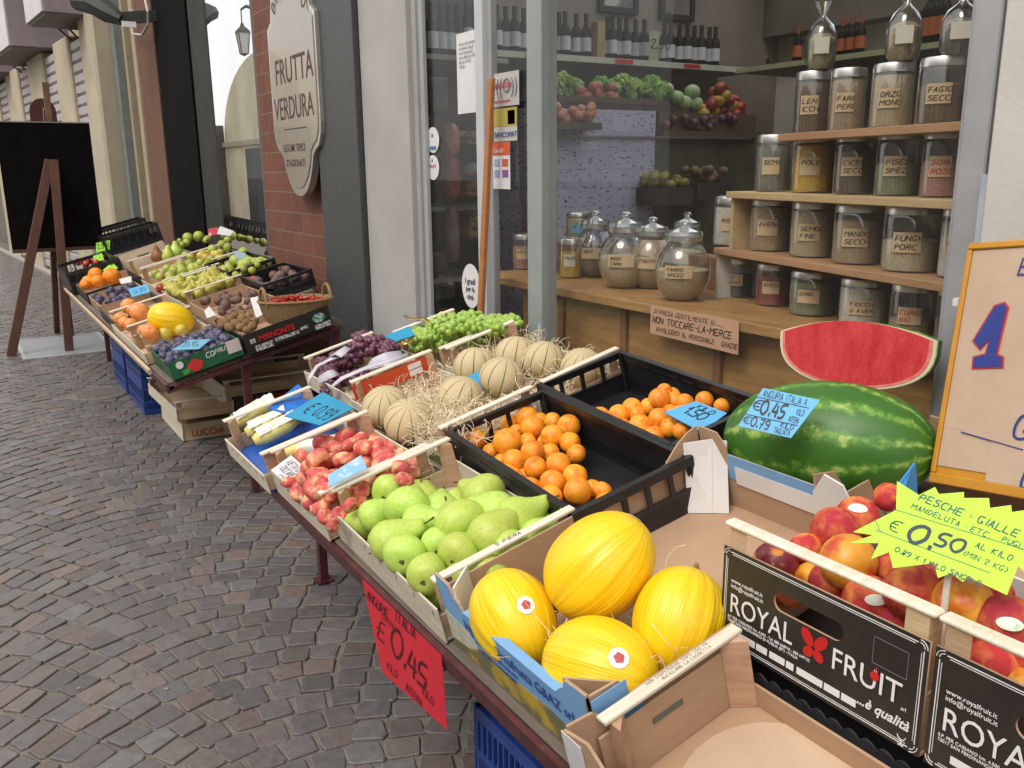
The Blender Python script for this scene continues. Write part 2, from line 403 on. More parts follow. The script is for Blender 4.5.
fr((1.82,1.135,2.9),(1.89,2.72,3.0)); fr((1.83,2.815,2.9),(1.88,3.13,3.0)); fr((1.83,1.15,.55),(1.88,2.72,.60))
MB().box((1.852,1.151,.60),(1.856,2.719,2.9)).build('pane',glass_win,w); MB().box((1.852,2.816,.55),(1.856,3.099,2.9)).build('pane',glass_win,w)
w2=empty('glass_door',(0,0,0),None,'glazed shop door with stickers beside the white column','door')
MB().box((1.83,3.665,.05),(1.8505,3.704,2.6),0,None,.003).build('door_stile',pm('door_white',(.36,.37,.38),(.32,.33,.34),4,.45),w2)
MB().box((1.83,3.191,.05),(1.88,3.20,2.6)).build('door_stile',alu,w2); MB().box((1.83,3.19,2.6),(1.88,3.704,2.7)).build('door_rail',alu,w2); MB().box((1.83,3.2,.05),(1.88,3.6545,.2)).build('door_rail',alu,w2)
MB().box((1.853,3.2005,.2),(1.857,3.704,2.6)).build('pane',glass_win,w2)
wallpiece('white_column',(1.79,3.745,0),(1.885,4.27,3.3),whitep,'white painted square column left of the glazed door','column')
wallpiece('column_trim',(1.815,3.705,0),(1.86,3.744,3.3),pm('white_trim',(.36,.36,.36),(.32,.32,.32)),'narrow white trim between the column and the glazed door','trim')
wallpiece('granite_pilaster',(1.76,4.28,0),(1.9,4.845,3.3),granite,'dark speckled granite pilaster right of the brick pillar','pilaster')
wallpiece('brick_pillar',(1.83,4.85,0),(1.93,6.14,3.3),brick,'red brick pillar carrying the oval shop sign','pillar',0)
w3=empty('side_shop_window',(0,0,0),None,'dark shop window reflecting a white sky and a street lantern','window')
MB().box((1.845,6.141,.3),(1.9,6.24,3.2),0,None,.01).build('frame_bar',pm('grey_brown_frame',(.08,.075,.07),(.1,.095,.09)),w3)
MB().box((1.845,7.42,.3),(1.92,7.98,3.2),0,None,.01).build('frame_bar',pm('grey_green_frame',(.045,.048,.045),(.06,.062,.058),8,.8,spec=.1),w3)
MB().box((1.80,6.241,3.0),(1.9,7.62,3.2)).build('frame_bar',alu,w3)
MB().box((1.80,6.241,.3),(1.9,7.62,.75)).build('frame_bar',pm('brown_frame',(.1,.07,.05)),w3)
MB().box((1.852,6.2405,.75),(1.858,7.4195,3.0)).build('pane',glass_dark,w3)
wallpiece('dark_stone_pillar',(1.84,7.99,0),(2.2,9.33,3.4),granite2,'near-black stone pillar between brick strip and side window','pillar')
wallpiece('grey_stone_pillar',(1.826,7.985,0),(1.8395,8.25,3.4),granite2,'grey stone pilaster strip left of the side shop window','pilaster')
wallpiece('orange_brick_strip',(1.83,9.34,0),(2.2,10.15,3.5),pm('orange_brick_plain',(.12,.055,.035),(.16,.075,.045),12,.85,.2,80),'narrow orange brick strip beside the dark stone pillar','wall',0)
wallpiece('beige_door_frame',(1.80,10.16,0),(1.95,10.34,3.5),pm('beige_frame',(.38,.31,.2),(.32,.26,.17)),'beige door frame post left of the brick strip','door frame')
wallpiece('beige_door_frame',(1.78,10.62,0),(1.95,10.74,3.5),pm('beige_frame',(.4,.33,.21)),'second beige frame post beside the cream pilaster','door frame')
wallpiece('brown_door',(1.86,10.345,0),(1.92,10.615,3.5),pm('brown_door_wood',(.05,.035,.025),(.07,.05,.035)),'dark brown door seen edge-on between two beige posts','door')
wallpiece('grey_green_strip',(1.70,10.745,0),(1.95,11.0,3.5),pm('grey_green_stone',(.13,.15,.145),(.17,.19,.18)),'grey-green stone strip right of the cream pilaster','wall')
# lintel and upper wall over the shop; light also enters through the added ceiling opening
wallpiece('upper_wall',(1.80,0,3.301),(2.3,9.4,7.5),plaster,'cream upper wall above the shop front','wall')
wallpiece('window_header',(1.86,1.056,3.0),(2.2,7.98,3.3),plasterw,'plain header above the shop windows','wall')
wallpiece('window_plinth',(1.87,1.15,0),(2.0,3.13,.55),granite,'low stone plinth under the shop window','wall')
wallpiece('side_window_plinth',(1.86,6.3,0),(2.0,7.62,.3),granite,'low stone plinth under the dark side window','wall')
wallpiece('upper_wall',(1.78,9.41,3.501),(2.3,11.05,7.5),plaster,'cream upper wall above the brown door','wall')
wallpiece('lower_side_wall',(1.80,-4,0),(2.3,-.005,7.5),plasterw,'plastered wall continuing to the right of the pillar','wall')
# ---- neighbouring building, bending slightly into the street
bx=Matrix.Translation((1.54,11.05,0))@Euler((0,0,math.atan(.0786))).to_matrix().to_4x4()   # local y runs away
def fb(name,a,b,m,label,cat,bev=.004,parent=None):
    o=MB().box(a,b,0,None,bev).build(name,m,parent)
    if parent is None: o.matrix_basis=bx; tag(o,label,cat)
    return o
fb('cream_pilaster',(-.02,-.02,0),(.5,.62,7.5),plaster,'nearest cream stone pilaster with worn edge, beside the grey strip','pilaster',.03)
yy=[(1.32,2.2),(3.05,4.25),(5.2,6.5),(7.6,8.9)]
lb=['second cream pilaster, right of the easel board','third cream pilaster, standing behind the easel apex','fourth cream pilaster, near the left edge','farthest cream pilaster, at the left edge']
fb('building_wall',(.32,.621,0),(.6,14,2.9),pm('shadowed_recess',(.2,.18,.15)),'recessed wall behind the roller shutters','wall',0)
for (a,b),l in zip(yy,lb): fb('cream_pilaster',(-.02,a,0),(.31,b,3.12),plaster,l,'pilaster',.02)
shm=pm('pale_lilac_shutter',(.40,.36,.37),(.34,.31,.32),8,.5,.1,60)
gaps=[(.63,1.31),(2.21,3.04),(4.26,5.19),(6.51,7.59)]
for i,(a,b) in enumerate(gaps):
    mb=MB(); z=.05
    while z<2.95:
        mb.add([(q[0]-.15,q[1],q[2]) for q in [(.20,a,z),(.20,b,z),(.17,b,z+.02),(.17,a,z+.02),(.17,a,z+.10),(.17,b,z+.10),(.205,b,z+.125),(.205,a,z+.125)]],[(0,1,2,3),(3,2,5,4),(4,5,6,7)]); z+=.125
    mb.box((.06,a,0),(.10,b,3.0))
    o=mb.build('roller_shutter',shm); o.matrix_basis=bx
    tag(o,['slatted roller shutter just left of the nearest pilaster','slatted roller shutter behind the easel top','slatted roller shutter between third and fourth pilasters','farthest roller shutter at the left edge'][i],'shutter')
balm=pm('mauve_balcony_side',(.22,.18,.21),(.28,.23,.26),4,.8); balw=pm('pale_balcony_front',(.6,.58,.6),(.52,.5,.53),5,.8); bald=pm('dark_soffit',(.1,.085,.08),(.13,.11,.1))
for i,(a,b) in enumerate([(.25,1.3),(2.75,5.0),(5.9,7.6),(8.9,11)]):
    z0=[3.2,3.13,3.1,3.1][i]
    rr=empty('balcony_box',(0,0,0),None,['nearest mauve stone balcony box above a shutter','middle mauve stone balcony box above a shutter','far mauve balcony box at the left edge','farthest balcony box beyond the left edge'][i],'balcony','balcony boxes above the shutters'); rr.matrix_basis=bx
    MB().box((-.42,a,z0),(.45,b,z0+.75),0,None,.01).build('slab',balm,rr)
    MB().box((-.432,a+.01,z0+.01),(-.4205,b-.01,z0+.74)).build('front_panel',balw,rr)
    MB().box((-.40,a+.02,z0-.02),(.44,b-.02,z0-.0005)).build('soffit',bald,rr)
    mb=MB()
    for k in range(4): mb.tube([(-.1+.12*k,b-.02,z0-.01),(.05+.1*k,b+.03,z0-.14),(.16+.03*k,b+.04,z0-.32)],.012)
    mb.build('bracket',bald,rr)
fb('upper_facade',(.0,.621,3.9),(.5,14,7.5),pm('yellow_plaster',(.5,.43,.26),(.44,.38,.24),3,.9),'yellowish upper facade over the balcony boxes','wall',0)
fb('balcony_wall',(.3,.621,2.9),(.5,14,3.9),plaster,'cream wall strip behind the balcony boxes','wall',0)
# kerb line of the neighbour
o=MB().box((-.10,.62,-.01),(-.02,14,.05),0,None,.01).build('kerb',pm('kerb_stone',(.3,.29,.27),(.36,.35,.32))); o.matrix_basis=bx; o['kind']='structure'
# ---- arched building and houses over the street (seen mirrored in the dark window)
ah=empty('arched_gateway',(-4.2,22.6,0),None,'cream arched gateway across the street, mirrored in the dark side window','gateway')
pts=[(0,5.6*0,0)]; pts=[V((0,8,0)),V((0,8,2.4))]+[V((0,3.6+4.4*math.cos(a),2.4+2.45*math.sin(a))) for a in [PI*k/20 for k in range(1,20)]]+[V((0,-.8,2.4)),V((0,-.8,0))]
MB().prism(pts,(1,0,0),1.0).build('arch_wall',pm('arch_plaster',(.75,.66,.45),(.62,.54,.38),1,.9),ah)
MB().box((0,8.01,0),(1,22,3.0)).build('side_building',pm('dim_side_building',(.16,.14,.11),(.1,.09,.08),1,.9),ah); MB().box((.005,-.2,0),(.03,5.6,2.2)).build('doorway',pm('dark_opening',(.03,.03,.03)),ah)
MB().box((.005,-.9,2.3),(.1,8,2.45)).build('string_course',plaster,ah)
opp=empty('opposite_house',(0,0,0),None,'house front across the street from the greengrocer','house')
MB().box((-8,-14,0),(-7,12,4.8)).build('wall',pm('opposite_plaster',(.45,.4,.33),(.38,.34,.28),1,.9),opp)
for k in range(6): MB().box((-6.999,-12+k*4,1.2),(-6.93,-10.5+k*4,3.2)).build('window',pm('shutter_green',(.05,.09,.07)),opp)
# lantern on its bracket, mirrored too
lp=at(243,40,X=5.2); lx=V((3.7-5.2,lp.y,lp.z))
ln=empty('street_lantern',lx,None,'iron street lantern hanging on its bracket, mirrored in the dark window','lantern')
irn=pm('black_iron',(.015,.017,.016),(.03,.032,.03))
mb=MB()
for k in range(4):
    a=PI/4+k*PI/2; mb.beam((.15*math.cos(a),.15*math.sin(a),.13),(.09*math.cos(a),.09*math.sin(a),-.26),.014,.014)
mb.lathe([(.17,.13),(.15,.17),(.05,.25),(.03,.3),(0,.34)],4,M=Euler((0,0,PI/4)).to_matrix().to_4x4()); mb.lathe([(0,-.3),(.09,-.26),(.1,-.25)],4,M=Euler((0,0,PI/4)).to_matrix().to_4x4()); mb.tube([(0,0,.3),(0,0,.55)],.012)
mb.build('cage',irn,ln)
MB().lathe([(.088,-.25),(.145,.125)],4,M=Euler((0,0,PI/4)).to_matrix().to_4x4(),caps=False).build('lantern_glass',pm('frosted_glass',(.6,.6,.55),(.65,.65,.6)),ln)
MB().tube([(0,0,.55),(-.1,0,.62),(-.4,0,.55),(-.9,0,.7),(-1.3,0,1.1),(-1.5,0,1.9)],[.02,.03,.04,.05,.06,.06]).build('bracket',irn,ln)
# ================= shop interior =================
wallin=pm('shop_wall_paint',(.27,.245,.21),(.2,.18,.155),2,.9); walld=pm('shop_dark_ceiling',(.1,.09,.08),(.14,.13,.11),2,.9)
def wall(name,a,b,m,l,cat='wall'): return tag(MB().box(a,b).build(name,m),l,cat)
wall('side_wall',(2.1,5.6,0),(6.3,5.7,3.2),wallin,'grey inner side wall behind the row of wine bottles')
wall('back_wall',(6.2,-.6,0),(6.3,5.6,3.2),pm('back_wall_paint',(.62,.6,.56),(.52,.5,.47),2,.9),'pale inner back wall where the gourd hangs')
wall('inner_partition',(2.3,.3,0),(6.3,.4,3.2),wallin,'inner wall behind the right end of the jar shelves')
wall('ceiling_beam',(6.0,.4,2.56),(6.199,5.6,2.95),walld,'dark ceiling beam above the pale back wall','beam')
[struct(wall('ceiling',a_,b_,walld,None,None)) for a_,b_ in (((1.87,-.6,3.2),(2.9,5.7,3.3)),((5.85,-.6,3.2),(6.3,5.7,3.3)),((2.901,-.6,3.2),(5.849,.5,3.3)),((2.901,5.4,3.2),(5.849,5.7,3.3)))]; struct(wall('shop_floor',(2.0,-.6,0),(6.3,5.7,.02),pm('shop_floor_tiles',(.22,.18,.14),(.18,.15,.12)),None,None))  # ceiling gap is an added, unseen rooflight that brightens the shop
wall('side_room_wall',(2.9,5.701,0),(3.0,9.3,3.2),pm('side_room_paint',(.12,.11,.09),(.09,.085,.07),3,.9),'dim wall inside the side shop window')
cwood=pm('honey_counter_wood',(.40,.23,.085),(.27,.145,.05),5,.5,.1,60,stretch=(6,1,6),rnd=True); cwoodd=pm('dark_counter_wood',(.22,.11,.045),(.15,.075,.035),3,.55,.1,60,stretch=(4,1,4))
ct=empty('wooden_counter',(2.0,2.2,0),None,'long honey-coloured wooden counter behind the shop window','counter')
MB().box((-.015,-1.05,1.01),(.5,1.3,1.045),0,None,.004).build('counter_top',cwood,ct)
edges=[-1.05,-.62,-.2,.28,.68,1.0]
for a,b in zip(edges,edges[1:]): MB().box((.045,a+.035,.35),(.06,b-.001,1.005)).build('panel',cwood,ct); MB().box((.03,a,.35),(.06,a+.034,1.005)).build('stile',cwoodd,ct)
MB().box((.03,-1.05,.78),(.044,.999,.795)).build('rail',cwoodd,ct)
MB().box((.0601,-1.05,.02),(.5,1.0,1.009)).build('carcass',cwoodd,ct)
# shelf unit turned a little towards the street
S0=V((1.965,1.17,0)); SD=V((.258,.966,0)).normalized(); SI=V((SD.y,-SD.x,0))
SM=Matrix(((SD.x,SI.x,0,S0.x),(SD.y,SI.y,0,S0.y),(0,0,1,0),(0,0,0,1)))   # x along, y inward
su=empty('jar_shelf_unit',(0,0,0),None,'stepped wooden shelf unit full of lidded glass jars','shelf'); su.matrix_basis=SM
shw=pm('pale_shelf_edge',(.5,.37,.2),(.42,.3,.16),5,.55,.1,50,stretch=(1,6,6)); shr=pm('reddish_shelf_edge',(.42,.24,.13),(.34,.19,.1),5,.55,.1,50,stretch=(1,6,6))
for z,L,m in ((1.225,1.16,shr),(1.42,1.09,shw),(1.597,.80,shr)): MB().box((-.03,0,z-.022),(L,.26,z),0,None,.002).build('shelf',m,su)
MB().box((1.14,.015,1.046),(1.158,.25,1.2025)).build('side_panel',pm('white_side_panel',(.55,.53,.5)),su)
MB().box((1.06,.015,1.2255),(1.078,.25,1.3975)).build('side_panel',shw,su); MB().box((.77,.1,1.4205),(.785,.25,1.5745)).build('side_panel',shw,su)
MB().box((-.03,.262,1.046),(1.15,.275,1.6)).build('back_panel',pm('dark_back_panel',(.07,.06,.05)),su)
MATS['lidg']=glass('lid_glass',(.8,.84,.84),2.4,.08,.12,veil=.12)
def shelfpt(px,py,inw): return hit(px,py,S0+SI*inw,SI)
fills={'yellow':(.62,.36,.04),'brown':(.13,.075,.045),'tan':(.36,.25,.15),'cream':(.5,.42,.28),'white':(.6,.56,.5),'pink':(.42,.2,.17),'red':(.26,.03,.035),'grey':(.2,.19,.16),'green':(.2,.22,.12),'dark':(.04,.04,.04),'beige':(.45,.35,.22)}
labpaper=flat('kraft_label_paper',(.5,.38,.24),.8); labwhite=flat('white_label_paper',(.6,.57,.5),.8)
def fillmat(k):
    c=fills[k]; return pm('grain_'+k,tuple(min(1,x*1.15) for x in c),tuple(x*.7 for x in c),230,.8,.5,300,det=2,bd=.002)
def jar(center,r,h,fill,lv,text,label,group,kind='cyl',lab=labpaper,side=0,ink=inkk):
    t=empty('glass_jar',center,None,label,'jar',group); lh=.15*h; lv=min(.8,lv*1.15)
    dv=CAM-center; a0=math.atan2(dv.y,dv.x)+side
    if kind=='cyl':
        MB().lathe([(0,0),(r*.93,0),(r,r*.08),(r,h*.8),(r*.94,h*.86),(r*.92,h-lh*.6)],36,caps=False).build('glass_body',glass_jar,t,True)
        MB().lathe([(0,.004),(r*.92,.004),(r*.955,.012),(r*.955,h*lv),(r*.5,h*lv+.006),(0,h*lv+.004)],28).build('contents',fillmat(fill),t,True)
        MB().lathe([(r*.97,h-lh),(r*.985,h-lh),(r*.985,h-.008),(r*.95,h-.002),(r*.7,h),(0,h)],36).build('lid',steel,t,True)
        zf=lambda z:r*1.004; z0=h*.3; lh2=h*.3
    else:
        pr=[(0,0)]+[(r*math.sqrt(max(0,1-((.74*k/22-.36)/.42)**2))*(1 if k<22 else .98),h*.74*k/22) for k in range(23)]+[(r*.46,h*.76)]
        MB().lathe(pr,40,caps=False).build('glass_body',glass_jar,t,True)
        prc=[(x*.95,y+.003) for x,y in pr if y<=h*lv]
        MB().lathe(prc+[(prc[-1][0]*.5,h*lv+.005),(0,h*lv+.004)],30).build('contents',fillmat(fill),t,True)
        MB().lathe([(r*.5,h*.735),(r*.66,h*.74),(r*.66,h*.80),(r*.5,h*.81)],36,caps=False).build('neck_ring',steel,t,True)
        MB().lathe([(r*.68,h*.81),(r*.64,h*.86),(r*.25,h*.9),(r*.12,h*.92),(r*.2,h*.95),(r*.22,h*.975),(r*.12,h),(0,h)],36).build('glass_lid',MATS['lidg'],t,True)
        zf=lambda z:1.01*r*math.sqrt(max(.1,1-((z/h-.36)/.42)**2)); z0=h*.30; lh2=h*.16
    mb=MB(); n=10; sp=1.0; a1=a0-.15
    def f(u,v): # u metres along, v metres up
        zz=z0+v; rr=zf(zz)+.0012; a=a1-sp/2*1.0+u/r
        return V((rr*math.cos(a),rr*math.sin(a),zz))
    for i in range(n):
        u0,u1=i*sp*r/n,(i+1)*sp*r/n
        mb.add([f(u0,0),f(u1,0),f(u1,lh2),f(u0,lh2)],[(0,1,2,3)],0)
    def g(u,v): p=f(u,v+.0); q=V((p.x,p.y,0)).normalized()*.0012; return p+q
    for k,ln in enumerate(text.split('/')):
        hh=lh2*.3; hand(mb,ln,V(),V((1,0,0)),V((0,1,0)),hh,.16,1,lambda x,y,k=k:g(min(sp*r,x*.95+.006*r/.06),y*.8+lh2*(.58-.42*k)))
    mb.build('paper_label',[lab,ink],t)
    return t
JG='lidded glass jars on the shelves'
def shj(x0,x1,yt,yb,z,fill,lv,text,label,inw=.11,lab=labpaper,ink=inkk):
    c=shelfpt((x0+x1)/2,(yt+yb)/2,inw); r=px2m(c,(x1-x0)/2)*.98; ht=hit((x0+x1)/2,yt,c-SI*0,SI).z
    jar(V((c.x,c.y,z+.001)),r,max(.08,ht-z),fill,lv,text,label,JG,lab=lab,ink=ink)
T1,T2,T3,T0=1.597,1.42,1.225,1.046
shj(795,830,72,122,T1,'brown',.7,'LENT/ICCHIE','jar of brown pulses, leftmost on the top shelf')
shj(830,866,69,120,T1,'tan',.75,'FARRO/PERLATO','jar of tan grain, second from left on the top shelf')
shj(872,913,64,118,T1,'beige',.75,'ORZO/MONDO','jar of beige barley, third from left on the top shelf')
shj(919,967,58,116,T1,'brown',.5,'FAGIOLI/SECCHI','half-empty jar of brown beans, rightmost on the top shelf')
shj(756,791,135,184,T2,'grey',.72,'SEMI','jar of grey seeds, leftmost on the shelf below the top')
shj(793,834,134,185,T2,'yellow',.78,'POLENTA','jar filled with bright yellow cornmeal on the upper shelf')
shj(835,875,133,186,T2,'brown',.6,'CICERCHIE/SECCHE','jar of brown pulses just right of the yellow cornmeal jar')
shj(877,921,130,188,T2,'green',.42,'PISELLI/SPEZZATI','jar with greenish contents in its lower half, upper shelf',lab=labpaper)
shj(923,965,129,190,T2,'pink',.45,'SOIA/ROSSA','jar with reddish layer and red lettering, upper shelf right end',ink=inkr)
shj(714,749,196,245,T3,'white',.66,'RISO','jar of white rice, leftmost on the middle shelf')
shj(750,791,197,250,T3,'tan',.7,'AVENA','jar of tan oats, second from left on the middle shelf')
shj(791,834,200,256,T3,'beige',.78,'SEMOLA/FINE','jar of beige meal, third from left on the middle shelf')
shj(834,884,203,261,T3,'tan',.62,'MANDORLE/SECCHE','jar of tan almonds, fourth from left on the middle shelf')
shj(884,939,204,268,T3,'cream',.4,'FUNGHI/PORC','jar of dried sliced mushrooms on the middle shelf')
shj(941,972,205,274,T3,'white',.66,'ZUCC','jar of white grains, rightmost on the middle shelf')
shj(721,753,257,307,T0,'dark',.5,'TE/NERO','jar of nearly black contents, leftmost under the middle shelf')
shj(756,790,263,317,T0,'red',.6,'IBISCO','jar of dark red dried fruit under the middle shelf')
shj(790,833,270,323,T0,'green',.65,'ERBE','jar of grey-green herbs under the middle shelf')
shj(840,889,277,327,T0,'white',.72,'FIOCCHI/D AVENA','jar of white flakes under the middle shelf')
shj(891,936,282,334,T0,'tan',.3,'CURIOSITA/BIO','jar with pinkish label in red letters beneath the middle shelf',ink=inkr)
shj(937,972,285,338,T0,'brown',.4,'PEPE','brown jar beside the window frame, lowest row right end',ink=inkr)
def cj(x0,x1,yt,yb,X,fill,lv,text,label,kind='cyl',z=T0,lab=labpaper,grp='glass jars on the window counter'):
    c=at((x0+x1)/2,(yt+yb)/2,X=X); r=px2m(c,(x1-x0)/2)*(.98 if kind=='cyl' else 1.27); ht=at((x0+x1)/2,yt,X=X).z
    jar(V((c.x,c.y,z+.001)),r,ht-z,fill,lv,text,label,grp,kind,lab)
cj(512,535,234,271,2.24,'pink',.55,'GOJI','small jar of pinkish berries, leftmost on the counter')
cj(535,558,236,274,2.24,'dark',.3,'ANICE/STELL','small jar with dark bottom layer, second on the counter')
cj(559,583,238,278,2.22,'yellow',.55,'MAIS','small jar of pale yellow corn on the counter',lab=labwhite)
cj(604,646,212,288,2.2,'cream',.36,'RISO/CARN','round jar with clear lid, left of the flakes jar','globe')
cj(634,670,217,290,2.27,'tan',.60,'FIOCCHI','round jar full of tan flakes between two clear-lidded jars','globe')
cj(661,705,220,299,2.15,'beige',.34,'FARRO/SPEZZ','round jar with clear lid, rightmost of the globe jars','globe')
cj(578,612,211,280,2.32,'grey',.3,'SEMI','round jar with dusky seeds, leftmost of the globe jars','globe')
# back row of the counter
MB_=MB().box((2.405,2.35,1.046),(2.5,3.45,1.17)).build('low_riser',cwoodd); tag(MB_,'low dark wooden riser at the back of the window counter','riser')
cj(524,545,193,236,2.45,'brown',.6,'CACAO','small brown jar raised behind the counter jars',z=1.171)
cj(566,592,212,238,2.45,'beige',.7,'TE','small lidded jar with a blue label behind the globe jars','cyl',z=1.171,lab=flat('blue_label',(.15,.4,.6)))
cj(672,702,212,250,2.45,'cream',.4,'OK','small round jar half hidden behind the right globe jars','globe',z=1.05)
# bags standing on the top jars
bagm=pm('pasta_in_bag',(.42,.33,.18),(.2,.17,.12),40,.5,.6,60,dist=1); film=glass('bag_film',(.85,.88,.88),2.5,.12,.06)
for k,(x0,x1,yt,yb,c,l) in enumerate([(806,834,6,72,(.42,.36,.2),'tied clear bag of pasta on the top left jar'),(886,918,-8,64,(.46,.34,.16),'tied clear bag of curled pasta above the barley jar'),(940,976,-10,59,(.2,.18,.16),'tied clear bag of dark dried mushrooms at the top right')]):
    c0=shelfpt((x0+x1)/2,yb-1,.11); z=hit((x0+x1)/2,yb,c0,SI).z+.004; w_=px2m(c0,(x1-x0)/2); h_=px2m(c0,yb-yt)
    t=empty('pasta_bag',V((c0.x,c0.y,z)),None,l,'bag','clear bags on top of the jars')
    prof=[(0,0),(w_*.8,0),(w_,h_*.12),(w_*1.0,h_*.5),(w_*.75,h_*.64),(w_*.25,h_*.74),(w_*.2,h_*.78),(w_*.5,h_*.9),(w_*.7,h_)]
    MB().lathe(prof,24,fn=lambda a,z:1+.07*math.sin(5*a+z*90),caps=False).build('clear_film',film,t,True)
    MB().lathe([(0,.004),(w_*.76,.004),(w_*.93,h_*.12),(w_*.93,h_*.44),(w_*.5,h_*.52),(0,h_*.53)],20,fn=lambda a,z:1+.05*math.sin(7*a+z*60)).build('contents',pm('bag_contents_%s'%'abc'[k],c,tuple(q*.5 for q in c),60,.7,.8,60),t,True)
    dv=CAM-c0; a0=math.atan2(dv.y,dv.x); q=V((math.cos(a0),math.sin(a0),0)); s=V((-q.y,q.x,0)); mb=MB(); mb.prism([q*w_*1.08+s*w_*.5*i+V((0,0,h_*j)) for i,j in((-1,.22),(1,.22),(1,.45),(-1,.45))],q,.001); mb.build('paper_label',labwhite,t)
# bottles
bgl=pm('dark_bottle_glass',(.006,.007,.006),(.01,.01,.009),4,.35,spec=.15); blab=pm('pale_bottle_label',(.6,.62,.68),(.5,.52,.58),25,.7)
def bottle(name,label,lm,cap,group):
    t=empty(name,(0,0,-50),None,label,'bottle',group)
    MB().lathe([(0,0),(.036,0),(.038,.004),(.038,.17),(.03,.2),(.014,.225),(.0135,.285),(.0155,.287),(.0155,.295),(0,.296)],20).build('bottle_glass',bgl,t,True)
    MB().lathe([(.0387,.05),(.0387,.14)],20,caps=False).build('paper_label',lm,t,True)
    MB().lathe([(.0165,.235),(.0165,.2965),(0,.297)],14).build('capsule',cap,t,True); return t
capb=pm('black_capsule',(.015,.012,.015)); capo=pm('orange_capsule',(.35,.08,.03))
ws=empty('wine_shelf',(0,0,0),None,'long white-edged wall shelf carrying dark wine bottles','shelf')
MB().box((2.75,5.2,2.22),(5.5,5.59,2.25)).build('board',pm('shelf_board',(.2,.18,.15)),ws); MB().box((2.75,5.185,2.215),(5.5,5.1995,2.255)).build('price_rail',pm('price_rail',(.55,.58,.5),(.45,.5,.4),9),ws)
for x in (3.35,4.1,4.75): MB().box((x,5.18,2.222),(x+.16,5.1845,2.25)).build('red_price_tag',redp,ws)
b0=bottle('wine_bottle','dark wine bottle with pale label on the long wall shelf',blab,capb,'wine bottles on the long wall shelf')
xs=[467,475,497,506,515,524,551,559,565,576,586,607,612,619,626,635,644,664,670,679,687,694,701,709,715]
for i,x in enumerate(xs):
    p=at(x,48,Y=5.33+.04*(i%2)); n_=len(xs)
    l='leftmost' if i==0 else 'rightmost' if i==n_-1 else None
    M=Matrix.Translation((p.x,p.y,2.251))@Euler((0,0,-1.9)).to_matrix().to_4x4()@Matrix.Scale(1.03,4)
    if i==0: b0.matrix_basis=M; o=b0
    else: o=cp(b0,M)
    left=('left of the window post','between the two window posts','just right of the wide window post','between the tan box and the price card','right of the white price card')
    k=0 if i<2 else 1 if i<6 else 2 if i<11 else 3 if i<17 else 4; st=[0,2,6,11,17][k]; en=[2,6,11,17,25][k]
    j=i-st; w_='leftmost' if j==0 else 'rightmost' if j==en-st-1 else ORD[j]+' from left'
    o['label']=f"dark wine bottle, {w_} of those {left[k]}"
p=at(597,50,Y=5.3); tag(MB().box((p.x-.035,5.25,2.2505),(p.x+.035,5.33,2.50),0,None,.003).build('gift_box',pm('tan_gift_box',(.4,.3,.14),(.3,.22,.1))),'tan gift box standing between the wine bottles','box')
p=at(654,50,Y=5.19); mb=MB(); mb.box((p.x-.045,5.19,2.252),(p.x+.045,5.194,2.46)); hand(mb,'2,50',V((p.x-.035,5.189,2.34)),V((1,0,0)),V((0,0,1)),.06,.16,1); tag(mb.build('price_card',[flat('olive_card',(.4,.4,.25)),inkk]),'pale price card reading 2,50 on the wine shelf','price card')
b1=bottle('small_bottle','small dark bottle with orange label on the rear shelf',pm('orange_bottle_label',(.5,.14,.05)),capo,'small bottles with orange labels on the rear shelf')
zs=at(845,57,X=5.4).z; sh=empty('rear_shelf',(0,0,0),None,'rear wall shelf with small orange-labelled bottles','shelf'); MB().box((5.3,1.2,zs-.03),(6.19,5.2,zs)).build('board',pm('rear_board',(.2,.19,.14)),sh); MB().box((5.285,1.2,zs-.032),(5.2995,5.2,zs+.004)).build('edge_strip',pm('green_white_edge',(.5,.56,.35)),sh)
ll=['leftmost small orange-labelled bottle, left of the clear bag','orange-labelled bottle just right of the clear pasta bag','orange-labelled bottle in the middle of the trio','rightmost orange-labelled bottle of the trio','dark bottle near the window frame, left one','dark bottle near the window frame, right one','dark bottle near the window frame, between two others']
for i,x in enumerate([797,841,850,859,925,940,932]):
    p=at(x,57,X=5.42); M=Matrix.Translation((p.x,p.y,zs+.001))@Matrix.Scale(.88 if i<4 else 1.2,4)
    if i==0: b1.matrix_basis=M; o=b1
    else: o=cp(b1,M)
    o['label']=ll[i]
# framed pictures
def picture(x0,x1,y0,y1,Y,l,c):
    a=at(x0,y0,Y=Y); b=at(x1,y1,Y=Y); t=empty('framed_picture',(a.x,Y,b.z),None,l,'picture'); W_,H_=b.x-a.x,a.z-b.z
    mb=MB()
    for q in (((0,-.02,0),(W_,.02,.04)),((0,-.02,H_-.04),(W_,.02,H_)),((0,-.02,.0405),(.04,.02,H_-.0405)),((W_-.04,-.02,.0405),(W_,.02,H_-.0405))): mb.box(*q)
    mb.build('frame',pm('dark_frame',(.015,.012,.01)),t); MB().box((.04,-.002,.04),(W_-.04,.01,H_-.04)).build('print',c,t)
picture(599,637,-40,15,5.58,'dark framed pale print, left one at the top edge',pm('pale_print',(.5,.5,.5),(.15,.15,.16),4,lo=.45,hi=.55)); picture(661,693,-40,22,5.58,'dark framed dark print, right one at the top edge',pm('dark_print',(.12,.11,.1),(.2,.19,.17),6))
a=at(880,2,X=6.18); t=empty('framed_picture',a,None,'dark framed picture at the top right behind the bags','picture'); mb=MB()
